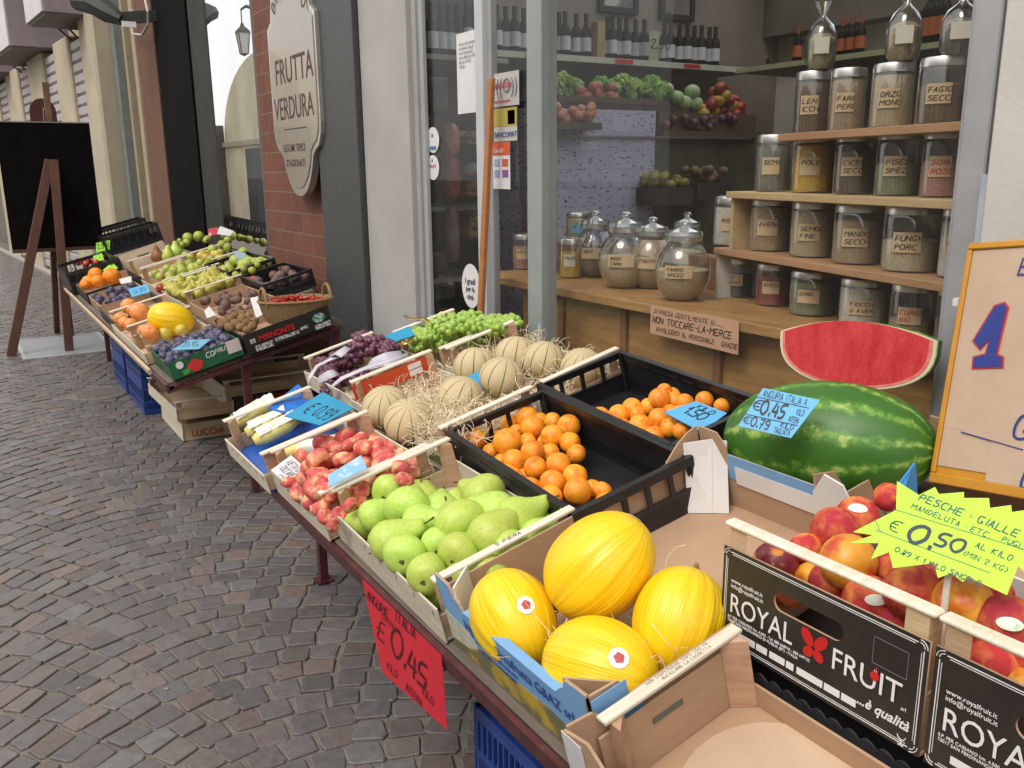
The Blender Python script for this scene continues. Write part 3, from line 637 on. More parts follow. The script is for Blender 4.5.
mb.box((-.04,-.5,-.05),(0,.5,-.01)).box((-.04,-.5,-.009),(0,-.46,.6)).box((-.04,.46,-.009),(0,.5,.6)).box((-.04,-.5,.601),(0,.5,.64)); mb.build('frame',MATS['dark_frame'],t); MB().box((-.01,-.46,-.01),(0,.46,.6)).build('print',MATS['dark_print'],t)
# gourd
p=at(753,75,X=6.1); t=empty('hanging_gourd',p,None,'pale gourd hung by a black bow on the back wall','gourd')
MB().lathe([(0,-.36),(.09,-.34),(.14,-.26),(.15,-.14),(.12,-.02),(.07,.08),(.04,.16),(0,.18)],20).build('gourd_body',pm('gourd_skin',(.28,.22,.13),(.18,.15,.1),12),t,True)
mb=MB()
for s in (-1,1): mb.tube([(0,0,.1),(-.02,s*.1,.2),(-.02,s*.12,.1),(0,s*.1,-.05),(0,s*.13,-.14)],[.03,.07,.07,.05,.02],8)
mb.tube([(0,0,.1),(0,0,.3)],.03); mb.build('black_bow',pm('black_cloth',(.01,.01,.01)),t,True)
# produce display deep in the shop
t=NT('blue_grey_printed_paper'); c=t.co('Object'); v=t.n('ShaderNodeTexBrick'); t.l(c,v.inputs[0]); v.inputs['Scale'].default_value=1; v.inputs['Brick Width'].default_value=.17; v.inputs['Row Height'].default_value=.115; v.inputs['Mortar Size'].default_value=.0025; v.inputs['Color1'].default_value=(.42,.45,.62,1); v.inputs['Color2'].default_value=(.5,.52,.66,1); v.inputs['Mortar'].default_value=(.33,.35,.48,1)
vv=t.n('ShaderNodeMapping'); t.l(c,vv.inputs[0]); vv.inputs['Rotation'].default_value=(PI/2,0,0); t.l(vv.outputs[0],v.inputs[0])
t.set(col=t.mix(t.ramp(t.noise(t.co('Object',(1,1,2.2)),26,2,.5),[(.6,(0,0,0)),(.64,(1,1,1))]),v.outputs[0],(.12,.13,.2)),rough=.8); bpap=t.m
dp=empty('produce_display',(3.2,4.6,0),None,'inner produce display with a front of blue-grey printed paper','display')
MB().box((-.2,0,.4),(.78,.5,1.86)).build('paper_front',bpap,dp); MB().box((.05,-.02,1.69),(1.65,-.005,1.70)).build('steel_rail',steel,dp); MB().box((.781,.05,.3),(2.0,.5,1.68)).build('lower_shelves',pm('dark_display',(.05,.055,.035),(.1,.09,.05),6),dp)
MB().box((-.2,.02,1.861),(.84,.6,1.90)).build('top_tray',pm('dark_tray',(.04,.04,.04)),dp); MB().box((.845,.04,1.681),(1.75,.6,1.86)).build('side_tray',pm('dim_wood_tray',(.10,.07,.04)),dp)
for a_,b_ in (((-.2,.015,1.9005),(.84,.019,1.935)),((.845,-.01,1.70),(1.75,.039,1.74))): MB().box(a_,b_).build('tray_front',pm('dim_wood_tray',(.10,.07,.04)),dp)
q0,q1=at(546,124,Y=4.5),at(596,124,Y=4.5); MB().box((q0.x-3.2,-.16,q0.z-.03-0),(q1.x-3.2,-.021,q0.z+.01)).build('low_tray',pm('dim_wood_tray',(.10,.07,.04)),dp)
lett=pm('lettuce_green',(.25,.42,.06),(.1,.22,.03),14,.6,.6,30,rnd=True,hv=.25); redpep=pm('red_pepper_skin',(.35,.03,.02),(.22,.02,.015),6,.3,hv=.2); cabb=pm('pale_cabbage',(.45,.58,.34),(.32,.46,.22),9,.6,.4,30)
def leafball(r,seed):
    rr=random.Random(seed); mb=MB()
    for k in range(26):
        d=V((rr.gauss(0,1),rr.gauss(0,1),abs(rr.gauss(0,1))+.1)).normalized(); s=d.orthogonal().normalized(); s=Quaternion(d,rr.uniform(0,6.3))@s; u=d.cross(s)
        c0=d*r*.55; a=r*rr.uniform(.4,.6)
        vs=[c0-s*a,c0+u*a*.7+d*.1*r,c0+s*a+d*.35*r*rr.random(),c0-u*a*.7+d*.2*r,c0+d*a*.8]; mb.add(vs,[(0,1,4),(1,2,4),(2,3,4),(3,0,4)])
    return mb
for i,(x,y) in enumerate([(600,88),(611,92),(622,86),(633,90),(643,94),(603,100),(628,100),(654,98)]):
    p=at(x,y,Y=4.72); r=px2m(p,8); o=leafball(r*1.6,i).build('lettuce_head',lett,None,loc=p); tag(o,None,'lettuce','lettuces on the inner display')
    o['label']=['leafy lettuce, leftmost above the blue-grey paper','second leafy lettuce above the blue-grey paper','third leafy lettuce above the blue-grey paper','fourth leafy lettuce above the blue-grey paper','fifth leafy lettuce above the blue-grey paper','lower left lettuce touching the blue-grey paper','lower middle lettuce touching the blue-grey paper','lettuce beside the pale cabbages'][i]
for i,(x,y) in enumerate([(676,98),(684,103),(692,92),(695,104),(666,90)]):
    p=at(x,y,Y=4.8); r=px2m(p,8); o=MB().lathe([(math.sin(a)*r,-math.cos(a)*r*.9) for a in [PI*k/12 for k in range(13)]],20,fn=lambda a,z:1+.05*math.sin(6*a+z*30)).build('pale_cabbage',cabb,None,True,p); tag(o,['leftmost pale cabbage of the front pair','pale cabbage in the middle of the heap','pale cabbage at the top of the heap','rightmost pale cabbage of the heap','pale cabbage set back beside the lettuces'][i],'cabbage','pale cabbages on the inner display')
for i in range(34):
    x=703+R.uniform(0,38); y=122-R.uniform(0,1)*(38-abs(x-722)*1.2); p=at(x,y,Y=4.75+R.uniform(-.05,.1)); r=px2m(p,6)
    o=MB().lathe([(math.sin(a)*r*(1+.15*math.cos(a)),-math.cos(a)*r*1.2) for a in [PI*k/10 for k in range(11)]],16,fn=lambda a,z:1+.09*math.cos(3*a)).build('red_pepper',redpep if i%4 else pm('yellow_pepper_skin',(.5,.35,.03),(.4,.25,.02),6,.3),None,True,p); o.rotation_euler=(R.random()*3,R.random()*3,0)
    tag(o,'pepper in the red heap on the inner display','pepper','heap of red peppers on the inner display')
for i,(x,y,l) in enumerate([(665,180,'dark crate of yellowish produce low in the inner display'),(705,175,'dark crate of brownish mushrooms low in the inner display')]):
    p=at(x,y,Y=4.5); t=empty('produce_crate',p,None,l,'crate'); MB().box((-.16,-.1,-.16),(.16,.15,-.05)).build('crate_body',pm('dark_crate',(.05,.04,.03)),t)
    mb=MB()
    for k in range(18):
        q=V((R.uniform(-.13,.13),R.uniform(-.08,.12),-.03+R.uniform(0,.07))); mb.lathe([(math.sin(a)*.035,-math.cos(a)*.03) for a in [PI*j/6 for j in range(7)]],8,M=Matrix.Translation(q))
    o=mb.build('produce_heap',pm('mushroom_brown',(.2,.13,.07)) if i else pm('yellow_squash',(.4,.28,.05),(.12,.16,.03),20),t,True); o['kind']='stuff'
def ball(name,pts,m,cat,labs,group,Y,r_):
    for i,(x,y) in enumerate(pts):
        p=at(x,y,Y=Y+R.uniform(-.03,.06)); r=px2m(p,r_*R.uniform(.9,1.1)); o=MB().lathe([(math.sin(a)*r,-math.cos(a)*r) for a in [PI*k/10 for k in range(11)]],16).build(name,m,None,2,p); tag(o,labs,cat,group)
ball('peach',[(578+R.uniform(0,38),90+R.uniform(-4,12)) for _ in range(40)],pm('display_peach_skin',(.5,.2,.1),(.35,.09,.06),20,.6),'peach','peach in the dim row between lettuces on the inner display','peaches on the inner display',4.68,5)
ball('peach',[(549+R.uniform(0,44),106+R.uniform(0,16)) for _ in range(30)],pm('display_pink_skin',(.55,.28,.18),(.45,.16,.1),20,.6),'peach','pinkish peach low before the blue-grey paper','low peaches before the blue-grey paper',4.55,5)
for i,(x,y) in enumerate([(552,88),(562,84),(572,90),(560,96),(618,92),(650,88),(660,94),(570,98)]):
    p=at(x,y,Y=4.74); o=leafball(px2m(p,14),40+i).build('lettuce_head',lett,None,loc=p); tag(o,'leafy lettuce in the rear row of the inner display','lettuce','lettuces in the rear row of the inner display')
ball('dark_fruit',[(690+R.uniform(-30,45),122+R.uniform(-5,8)) for _ in range(26)],pm('aubergine_skin',(.06,.015,.05),(.12,.02,.03),20,.4),'vegetable','dark purple vegetable below the pale cabbages','dark vegetables below the cabbages',4.62,5)
# rack behind the door pane
rk=empty('rack',(0,0,0),None,'dark rack with hanging bags seen through the glazed door','rack')
for z0,z1 in ((1.70,1.735),(2.15,2.18),(1.25,1.28),(.8,.83)): MB().box((2.15,5.0,z0),(3.1,5.4,z1)).build('shelf',pm('rack_shelf',(.3,.32,.28)),rk)
MB().box((2.15,5.41,.2),(3.1,5.43,2.6)).build('back_panel',pm('rack_back',(.05,.045,.04)),rk)
def blob(name,x,y,Y,rx,rz,m,l,cat):
    p=at(x,y,Y=Y); a,b=px2m(p,rx),px2m(p,rz)
    o=MB().lathe([(math.sin(q)**.6*a,-math.cos(q)*b) for q in [PI*k/14 for k in range(15)]],18,fn=lambda t_,z:1+.08*math.sin(4*t_+z*25)).build(name,m,None,2,p); return tag(o,l,cat)
rb=pm('dried_red_fruit',(.33,.07,.06),(.2,.03,.03),30,.4,.5,40); pb=pm('peach_dried_fruit',(.5,.26,.17),(.38,.16,.1),30,.4,.5,40)
blob('hanging_bag',451,140,4.95,9,16,pb,'hanging bag of peach-coloured dried fruit seen through the door','bag'); blob('hanging_bag',451,178,4.95,10,22,rb,'long red bag hanging below the peach-coloured one','bag'); blob('hanging_bag',452,235,4.95,8,28,pm('dull_red_bag',(.2,.08,.08),(.25,.2,.18),10,.4),'dull reddish bag low behind the glazed door','bag')
nut=pm('hazelnut_heap',(.28,.17,.08),(.08,.05,.03),60,.7,.8,60)
for x,y,w_,h_,m,l in [(472,137,10,8,nut,'basket of dark nuts behind the door, uppermost'),(472,168,10,7,pm('green_blue_packs',(.1,.2,.1),(.2,.25,.4),20),'basket of green and blue packs behind the door'),(472,187,10,9,nut,'basket of brown nuts behind the door, lower one'),(473,222,9,16,pm('black_yellow_fruit',(.02,.03,.02),(.4,.25,.03),12,lo=.5,hi=.6),'dark bunch with a yellow streak behind the door')]:
    p=at(x,y,Y=4.9); a,b=px2m(p,w_),px2m(p,h_); t=empty('nut_basket',p,None,l,'basket'); MB().box((-a,-.05,-b),(a,.1,-b*.4),0,None,.01).build('tray',pm('tray_wood',(.3,.18,.08)),t); MB().lathe([(a,-b*.4),(a*.95,b*.1),(a*.6,b*.6),(0,b*.8)],14).build('contents',m,t,True)
for i,x in enumerate([432,441,449,458]):
    p=at(x,45,Y=5.2); o=cp(b0,Matrix.Translation((p.x,5.2,2.181))@Matrix.Scale(1.1,4)); o['label']=['leftmost','second','third','rightmost'][i]+' dark bottle high behind the glazed door pane'; o['group']='bottles high behind the glazed door'
for i,(x,y,w_,h_) in enumerate([(440,95,20,34),(440,262,22,20),(445,292,24,16)]):
    p=at(x,y,Y=4.95); a,b=px2m(p,w_/2),px2m(p,h_); tag(MB().box((p.x-a,4.95,p.z-b/2),(p.x+a,5.2,p.z+b/2),0,None,.01).build('dark_box',pm('dark_pack',(.04,.035,.03),(.09,.08,.07),9)),['tall dark pack behind the poster on the door','dark box low behind the door pane','lowest dark box behind the door pane'][i],'box')
# ---- things on the glass
def cardsheet(name,px4,plane,m,label,cat,th=.002,parent=None):
    """flat sheet whose corners (TL,TR,BR,BL) lie in a plane (point,normal)"""
    P=[hit(x,y,*plane) for x,y in px4]; n=plane[1].normalized()
    if n.dot(CAM-P[0])<0: n=-n
    mb=MB(); mb.prism([p+n*th for p in P],n,th); return mb,P,n
GP=lambda X:(V((X,0,0)),V((1,0,0)))
UX=V((0,-1,0)); UZ=V((0,0,1))
def onglass(x0,x1,y0,y1,X,name,label,cat,bg,lines,oval=False):
    a=at(x0,(y0+y1)/2,X=X); b=at(x1,(y0+y1)/2,X=X); zt=at((x0+x1)/2,y0,X=X).z; zb=at((x0+x1)/2,y1,X=X).z
    W_=a.y-b.y; H_=zt-zb; t=empty(name,(X,a.y,zb),None,label,cat)
    if oval: pts=[V((0,-W_/2-W_/2*math.cos(q),H_/2+H_/2*math.sin(q))) for q in [2*PI*k/32 for k in range(32)]]
    else: pts=[V((0,0,0)),V((0,-W_,0)),V((0,-W_,H_)),V((0,0,H_))]
    MB().prism(pts,(-1,0,0),.001).build('sheet',bg,t)
    for (txt,u,v,s,m) in lines:
        if txt=='#': 
            mb=MB(); mb.prism([V((-.0012,-W_*u,H_*v)),V((-.0012,-W_*(u+s[0]),H_*v)),V((-.0012,-W_*(u+s[0]),H_*(v+s[1]))),V((-.0012,-W_*u,H_*(v+s[1])))],(-1,0,0),.0008); mb.build('colour_patch',m,t)
        else:
            o=font(txt,s*H_,V((X-.0025,a.y-W_*u,zb+H_*v)),UX,UZ,m,None,'lettering'); attach(o,t)
    return t,W_,H_
onglass(457,481,31,113,1.851,'door_notice','white sheet with faint typing taped inside the glazed door','notice',paper,[('Avviso alla clientela\nsi informa che gli\norari di apertura\nsono dalle ore 8.00\nalle ore 19.30\nGrazie',.12,.85,.055,pm('grey_type',(.4,.4,.42)))])
onglass(427,439,127,153,1.851,'round_sticker','upper white oval sticker with blue base on the glazed door','sticker',paper,[('#',.25,.12,(.5,.14),pm('blue_patch',(.1,.2,.45))),('A',.4,.6,.25,inkk)],True)
onglass(427,439,155,180,1.851,'round_sticker','lower white oval sticker with red lettering on the glazed door','sticker',paper,[('MERCATI',.12,.5,.17,redp),('A',.42,.72,.2,inkk)],True)
onglass(462,480,264,308,1.851,'oval_sticker','large oval sticker with handwriting low on the glazed door','sticker',paper,[('I gradi',.2,.55,.19,inkk),('per la',.25,.38,.17,inkk),('citt\u00e0',.3,.2,.17,inkk)],True)
onglass(494,519,72,106,1.84,'shop_sticker','grey sticker with round emblem and red lettering on the pane','sticker',flat('grey_sticker',(.5,.48,.46)),[('((O))',.08,.4,.62,pm('grey_print',(.2,.2,.2))),('NEGOZIO',.05,.55,.22,redp),('VIDEOSORVEGLIATO',.03,.12,.1,redp)])
onglass(494,517,108,141,1.84,'bank_card_sticker','yellow and white sticker reading BANCOMAT','sticker',flat('pale_sticker',(.55,.56,.5)),[('#',0,.45,(1,.55),flat('mustard',(.45,.38,.06))),('#',.62,.5,(.3,.42),flat('yellow',(.6,.5,.05))),('BANCOMAT',.04,.12,.24,pm('navy_print',(.02,.05,.3)))])
onglass(493,510,142,189,1.84,'card_sticker','white payment sticker with red top on the pane','sticker',paper,[('#',0,.72,(1,.28),flat('orange_red',(.65,.1,.03))),('CartaSi',.1,.78,.13,white),('#',.1,.48,(.32,.16),flat('blue_white',(.35,.4,.6))),('#',.56,.48,(.34,.16),flat('red_orange',(.55,.1,.05))),('#',.1,.25,(.32,.16),flat('blue_white2',(.3,.35,.6))),('#',.56,.25,(.34,.16),flat('violet',(.25,.08,.35)))])
# leaning stick
a=at(491.5,78,X=1.79); b=at(480,330,X=1.74); b=b+(b-a)*.55
tag(MB().beam(a,b,.032,.02,0,(1,0,0),.003).build('wooden_stick',pm('orange_varnished_wood',(.42,.17,.055),(.34,.13,.045),4,.45,stretch=(1,1,6))),'orange-brown wooden stick leaning on the window frame','stick')
# notice on the counter edge
t,W_,H_=onglass(651,739,0,1,1.979,'counter_notice','pink handwritten notice asking not to touch, on the counter edge','notice',flat('pink_paper',(.55,.33,.22)),[])
for ch in list(t.children): bpy.data.objects.remove(ch)
P=[hit(x,y,*GP(1.978)) for x,y in ((651,305),(739,322),(738,355),(650,333))]
mb=MB().prism(P,(-1,0,0),.001); ux=(P[1]-P[0]).normalized(); uy=ux.cross(V((-1,0,0)))*-1; uy=V((-1,0,0)).cross(ux); W_=(P[1]-P[0]).length; H_=(P[3]-P[0]).length
t.matrix_basis=Matrix(); attach(mb.build('sheet',flat('pink_paper',(.55,.33,.22))),t)
mb=MB(); o0=P[3]+V((-.0005,0,0))
hand(mb,'SI PREGA GENTILMENTE DI......',o0+ux*W_*.04+uy*H_*.74,ux,uy,H_*.15,.13,0,adv=1.3); hand(mb,'NON TOCCARE-LA-MERCE',o0+ux*W_*.03+uy*H_*.42,ux,uy,H_*.21,.16,0,adv=1.25); hand(mb,'RIVOLGERSI AL PERSONALE   GRAZIE',o0+ux*W_*.08+uy*H_*.12,ux,uy,H_*.15,.14,0,adv=1.2)
attach(mb.build('handwriting',inkk),t)
# ---- oval shop sign on the brick pillar
sg=empty('oval_shop_sign',(0,0,0),None,'cream oval shop sign with silver rim on the brick pillar','sign')
cy,hw=5.31,.41; out=[]
half=[(0,1.36),(.06,1.366),(.12,1.39),(.18,1.44),(.23,1.51),(.265,1.59),(.31,1.62),(.36,1.64),(.40,1.70),(.41,1.76),(.41,2.32),(.34,2.36),(.30,2.5),(.2,2.62),(0,2.68)]
pts=[(y*hw/.41,z) for y,z in half]+[(-y*hw/.41,z) for y,z in half[::-1][1:-1]]
F3=lambda s,x:[V((x,cy-y*s,2.02+(z-2.02)*s)) for y,z in pts]
MB().prism(F3(1,1.775),(-1,0,0),.04).build('sign_board',pm('silver_rim',(.55,.54,.5),(.45,.44,.4),8,.25,metal=.6),sg)
MB().prism(F3(.93,1.770),(-1,0,0),.01).build('sign_face',pm('cream_enamel',(.30,.265,.215),(.27,.235,.19),2,.3,coat=.5),sg)
brn=pm('brown_lettering',(.07,.03,.025))
for txt,z,s,u,sx in (('FRUTTA',2.0,.2,.30,.9),('VERDURA',1.80,.18,.355,.86),('LEGUMI TIPICI',1.615,.062,.24,1),('STAGIONATI',1.53,.058,.2,1)):
    o=font(txt,s,V((1.7690,cy+u,z)),UX,UZ,brn,None,'lettering',.0003,0,'LEFT',sx,.0005); attach(o,sg)
MB().box((1.7685,cy-.2,1.74),(1.7695,cy+.2,1.745)).build('rule_line',brn,sg)
tl_='BIOLOGICO'; mb=MB()
for i,ch in enumerate(tl_):
    a=PI*(.82-.64*i/(len(tl_)-1)); o=V((1.769,cy-.27*math.cos(a)*1.0,2.25+.26*math.sin(a))); 
    ux=(UX*math.sin(a)-UZ*math.cos(a)*-1*-1).normalized(); uy=V((-1,0,0)).cross(ux)
    hand(mb,ch,o,ux,uy,.07,.13,0,adv=1,jit=0,sl=0)
attach(mb.build('arched_lettering',brn),sg)
sg.location.x=-.036; sg.location.y=-.17
# ---- black wall lamp up left
p=at(108,14,X=1.45); t=empty('wall_floodlight',p,None,'black floodlight on a bracket high on the facade','lamp')
MB().tube([(-.22,.3,.13),(-.1,.12,.1),(.0,0,.02),(.1,-.12,-.06)],[.07,.1,.1,.05],8).build('housing',irn,t,True); MB().beam((.05,-.1,-.05),(.45,-.15,.0),.06,.1,0).build('bracket',irn,t)
MB().box((.08,-.2,-.13),(.2,-.18,-.08)).build('white_tag',white,t)
cb=[(1.8,9.6,3.4)]+[tuple(at(x,y,X=1.76)) for x,y in ((148,12),(148,25),(142,35),(133,34),(130,22),(132,10))]
tag(MB().tube(cb,.012).build('white_cable',pm('cable_white',(.5,.48,.44))),'white cable looping beside the black floodlight','cable')
# ================= near stall =================
stall=empty('market_stall',(0,0,0),None,'maroon steel stall frame carrying the near fruit crates on sloping boards','market stall')
mb=MB(); mb.box((-.012,.0,-.045),(.0,2.98,-.004)).box((0,0,-.045),(.03,2.98,-.04)); o=mb.build('front_rail',maroon,stall); o.matrix_basis=Matrix.Translation(tl(0,0,0))@Euler((0,-TK,0)).to_matrix().to_4x4(); TM=o.matrix_basis.copy()
for i in range(6): MB().box((.005+i*.172,0,-.025),(.17+i*.172,2.98,-.006),0,None,.002).build('shelf_board',pm('grey_stall_board',(.18,.14,.11),(.12,.1,.08),6,.8,stretch=(6,1,6)),stall).matrix_basis=TM
for y,x in ((3.0,.3),(.5,.3),(3.0,1.0),(.5,1.0),(1.75,.3)):
    q=tl(x,y-.03,-.026); mb=MB(); mb.beam(q,(q.x,q.y,.01),.03,.03); mb.box((q.x-.03,q.y-.03,.001),(q.x+.03,q.y+.03,.01)); mb.build('leg',maroon,stall)
for y in (.05,2.93): MB().beam(tl(.01,y,-.035),tl(1.02,y,-.035),.03,.02).build('cross_rail',maroon,stall)
def wcrate(x0,x1,y0,y1,label,hs=.08,he=.065,hp=.135,floor=None,m=wood,rails=True,z=0,group='wooden fruit crates',text=None,rail_h=.02,side=None,mat4=None,endw=None,rz=0):
    """wooden tray: x across the table, y along it"""
    t=crate_empty('wooden_crate',y0,x0,label,'crate',group,z)
    if mat4 is not None: t.matrix_basis=mat4
    if rz: t.matrix_basis=t.matrix_basis@Matrix.Rotation(rz,4,'Z')
    W_,L=x1-x0,y1-y0; side=side or sidew; endw=endw or wood; ins=.0 if mat4 is not None else .018
    MB().box((.005,.005,0),(W_-.005,L-.005,.006)).build('base_board',floor or woodx,t)
    for a,b in ((0,.005),(W_-.005,W_)): MB().box((a,.0,.0),(b,L,hs),0,None,.001).build('side_board',side,t)
    for a,b in ((.006,.011),(L-.011,L-.006)): MB().box((.0055,a,.0065),(W_-.0055,b,he),0,None,.001).build('end_board',endw,t)
    for cx_,sx_ in ((.006+ins,1),(W_-.006,-1)):
        for cy_,sy_ in ((.012,1),(L-.012,-1)):
            mb=MB(); pts=[V((cx_,cy_,.007)),V((cx_+sx_*.03,cy_,.007)),V((cx_,cy_+sy_*.03,.007))]
            mb.prism([p+V((0,0,hp-.007)) for p in pts],(0,0,1),hp-.007); mb.build('corner_post',woodr,t)
    if rails:
        for a in (.0,L-.022): MB().box((-.004+ins,a,hp+.0005),(W_+.004,a+.022,hp+.008),0,None,.0015).build('top_rail',woodw,t)
    return t,W_,L
sidew=pm('whitish_side_board',(.68,.63,.52),(.58,.52,.41),6,.75,.2,60,stretch=(12,1.5,12),rnd=True,hv=.06)
# columns: x across (0 street side); rows along y
def nails(t,L,y0,hs):
    mb=MB()
    for k in range(7): mb.box((-.0012,y0+k*L/6.6,hs-.02),(-.0002,y0+k*L/6.6+.0015,hs-.008))
    attach_local(mb.build('staples',pm('staple_steel',(.15,.15,.15))),t)
def attach_local(o,t): o.parent=t
c,W_,L=wcrate(.006,.352,1.395,1.985,'wooden crate full of green pears with a near rail marked in pen',.082,.06,.132,rz=-.02,floor=flat('pear_liner',(.55,.5,.4))); nails(c,L,.02,.078)
mb=MB(); hand(mb,'S PIERA',V((.16,.007,.1405)),V((1,0,0)),V((0,1,0)),.011,.12,0); attach_local(mb.build('pen_marks',inkk),c)
c,W_,L=wcrate(-.008,.315,1.995,2.415,'wooden crate of flat peaches with a white card in its corner',.075,.06,.125); nails(c,L,.02,.07)
c,W_,L=wcrate(-.03,.29,2.425,2.86,'open wooden crate with wrapped sweetcorn on blue sheet',.062,.06,.118,floor=bluep); nails(c,L,.02,.062)
c,W_,L=wcrate(.37,.69,2.045,2.705,'wooden crate of striped melons packed in wood wool',.075,.065,.13,floor=card); 
MB().box((.012,L-.022,.07),(W_-.012,L-.016,.125),0).build('orange_panel',pm('orange_red_card',(.62,.08,.02),(.55,.06,.02)),c); mb=MB()
for k in range(2): mb.box((.22,L-.0245,.078+k*.022),(.27,L-.0222,.096+k*.022))
mb.build('stamp_labels',white,c)
MB().box((-.0015,.01,.02),(-.0005,L-.01,.05)).build('green_side_print',pm('green_side_print',(.1,.14,.03),(.2,.22,.08),30),c)
wcrate(.715,1.01,2.045,2.66,'wooden crate of netted melons in wood wool beside the counter',.075,.065,.13,floor=card)
wcrate(.385,.69,2.73,3.22,'wooden crate lined with purple paper holding dark grapes',.07,.06,.115)
wcrate(.715,1.0,2.69,3.10,'wooden crate heaped with green grapes by the glazed door',.07,.06,.12)
# empty-looking crate nearest the camera
c,W_,L=wcrate(.005,.29,.30,.885,'nearly empty wooden crate with brown card floor, closest to camera',.05,.112,.135,side=card,floor=card,endw=card)
mb=MB(); mb.box((.012,L-.016,.07),(.013,L-.0165,.071)); mb=MB()
hand(mb,'NON DISPERDERE DOPO USO MA',V((.105,L-.009,.1439)),V((1,0,0)),V((0,1,0)),.0055,.1,0,jit=.1,sl=0); hand(mb,'RICICLARE LA CASSETTA',V((.13,L-.018,.1439)),V((1,0,0)),V((0,1,0)),.0055,.1,0,jit=.1,sl=0); attach_local(mb.build('stamped_words',inkk),c)
mb=MB(); mb.lathe([(0,0),(.13,0),(.13,.0016),(0,.0016)],40,M=Matrix.Translation((.17,.42,.0065))); attach_local(mb.build('round_mark',pm('paler_card',(.58,.43,.3),(.5,.36,.25))),c)
mb=MB(); mb.box((.1,L-.0125,.075),(.16,L-.0113,.085)); attach_local(mb.build('grey_smear',pm('grey_green_smear',(.12,.13,.11))),c)
# torn brown box corner, bottom centre
c=crate_empty('torn_cardboard_box',.09,-.035,'torn brown cardboard box corner with white tape, bottom centre of the photo','box')
MB().prism([V((0,.80,.0)),V((0,.80,.150)),V((0,.74,.165)),V((0,.70,.13)),V((0,.3,.1)),V((0,.3,0))],(-1,0,0),.005).build('side_wall',card,c)
MB().prism([V((.006,.80,0)),V((.17,.80,0)),V((.17,.80,.03)),V((.12,.8,.08)),V((.05,.80,.150)),V((.006,.80,.155))],(0,1,0),.005).build('end_wall',card,c)
MB().box((-.002,.755,.03),(-.0008,.802,.150)).build('white_tape',pm('white_tape',(.72,.72,.75),(.6,.6,.63),30,.4),c)
# -------- black plastic crates
def pcrate(x0,x1,y0,y1,label,h=.13,m=blackp,group='black plastic crates',mat4=None,slots=5,name='plastic_crate',rz=0):
    t=crate_empty(name,y0,x0,label,'crate',group)
    if mat4 is not None: t.matrix_basis=mat4
    if rz: t.matrix_basis=t.matrix_basis@Matrix.Rotation(rz,4,'Z')
    W_,L=x1-x0,y1-y0
    mb=MB(); mb.box((0,0,0),(W_,L,.004))
    mb.build('base',m,t)
    def wall(p,q,inn):
        p=V(p);q=V(q);d=(q-p); ln=d.length; d.normalize(); mb=MB()
        def bx(u0,u1,z0,z1,th=.004):
            M=Matrix(((d.x,inn[0],0,p.x),(d.y,inn[1],0,p.y),(0,0,1,0),(0,0,0,1))); mb.box((u0,0,z0),(u1,th,z1),0,M)
        end=abs(d.x)>.5 or m is bluep; k0=(.45 if end else .8) if 'raised' not in label else .3
        bx(0,ln,.004,h*k0); bx(0,ln,h*k0,h*(k0+.03),.008); bx(0,ln,h*.86,h-.001,.010); bx(-.0,ln,h-.001,h+.004,.016)
        n=max(3,int(ln/.062)) if m is not bluep else max(6,int(ln/.022)); wd=.012 if m is not bluep else .007
        for k in range(n+1):
            u=k*(ln-wd)/n; bx(u,u+wd,h*(k0+.03),h*.86,.007)
        u=.012
        while u<ln-.012: bx(u,u+.003,h*.2,h*.40,.0055); u+=.008
        return mb
    for p,q,i in (((0,0),(W_,0),(0,1)),((0,L),(W_,L),(0,-1)),((0,.009),(0,L-.009),(1,0)),((W_,.009),(W_,L-.009),(-1,0))):
        p=(p[0],p[1],0);q=(q[0],q[1],0); wall(p,q,i).build('side_wall',m,t)
    for a in (.0,W_-.022):
        for b in (.0,L-.022): MB().box((a+.0045,b+.0045,.0045),(a+.0175,b+.0175,h-.002),0,None,.003).build('corner_post',m,t)
    return t
pcrate(.340,.66,1.378,2.030,'black plastic crate of apricots, left of the two',rz=-.07)
pcrate(.66,.96,1.43,2.06,'black plastic crate of apricots with a blue price card, right of the two',rz=-.08)
# -------- light blue melon box
bl=pm('light_blue_print',(.2,.42,.72),(.17,.37,.66),5,.5,.05,60); 
c=crate_empty('cardboard_box',.905,.02,'light blue cardboard box holding the yellow melons','box'); W_,L,H_=.69,.478,.135
MB().box((0,0,0),(W_,L,.004)).build('base',card,c)
def outline(n,Lw,h1,h2): return [V((n,0,0)),V((n,0,h1)),V((n,.055,h1*.98)),V((n,.063,h1*.86)),V((n,.078,h1*.80)),V((n,.088,h2)),V((n,Lw-.088,h2)),V((n,Lw-.078,h1*.80)),V((n,Lw-.063,h1*.84)),V((n,Lw-.05,h1*.97)),V((n,Lw,h1)),V((n,Lw,0))]
o_=outline(0,L,.165,.115)
MB().prism(o_,(-1,0,0),.0045,0,1).build('front_wall',[bl,card],c)
MB().prism([p+V((.0047,0,0)) for p in o_],(-1,0,0),.001).build('front_lining',card,c)
MB().box((-.0012,.09,.1155),(.018,L-.09,.120),0,None,.001).build('front_edge_fold',bl,c)
MB().prism([V((-.001,.004,.004)),V((-.001,.004,.05)),V((-.001,.12,.062)),V((-.001,.3,.05)),V((-.001,.43,.06)),V((-.001,L-.004,.05)),V((-.001,L-.004,.004))],(-1,0,0),.0006).build('fruit_photo_print',pm('yellow_olive_fruit_print',(.5,.36,.04),(.16,.16,.08),14,.5,lo=.42,hi=.55),c)
MB().prism([V((-.0012,L-.004,.02)),V((-.0012,L-.004,.085)),V((-.0012,.39,.075)),V((-.0012,.36,.05)),V((-.0012,.40,.03))],(-1,0,0),.0006).build('white_flower_print',pm('white_flower_print',(.6,.6,.55),(.45,.45,.3),30),c)
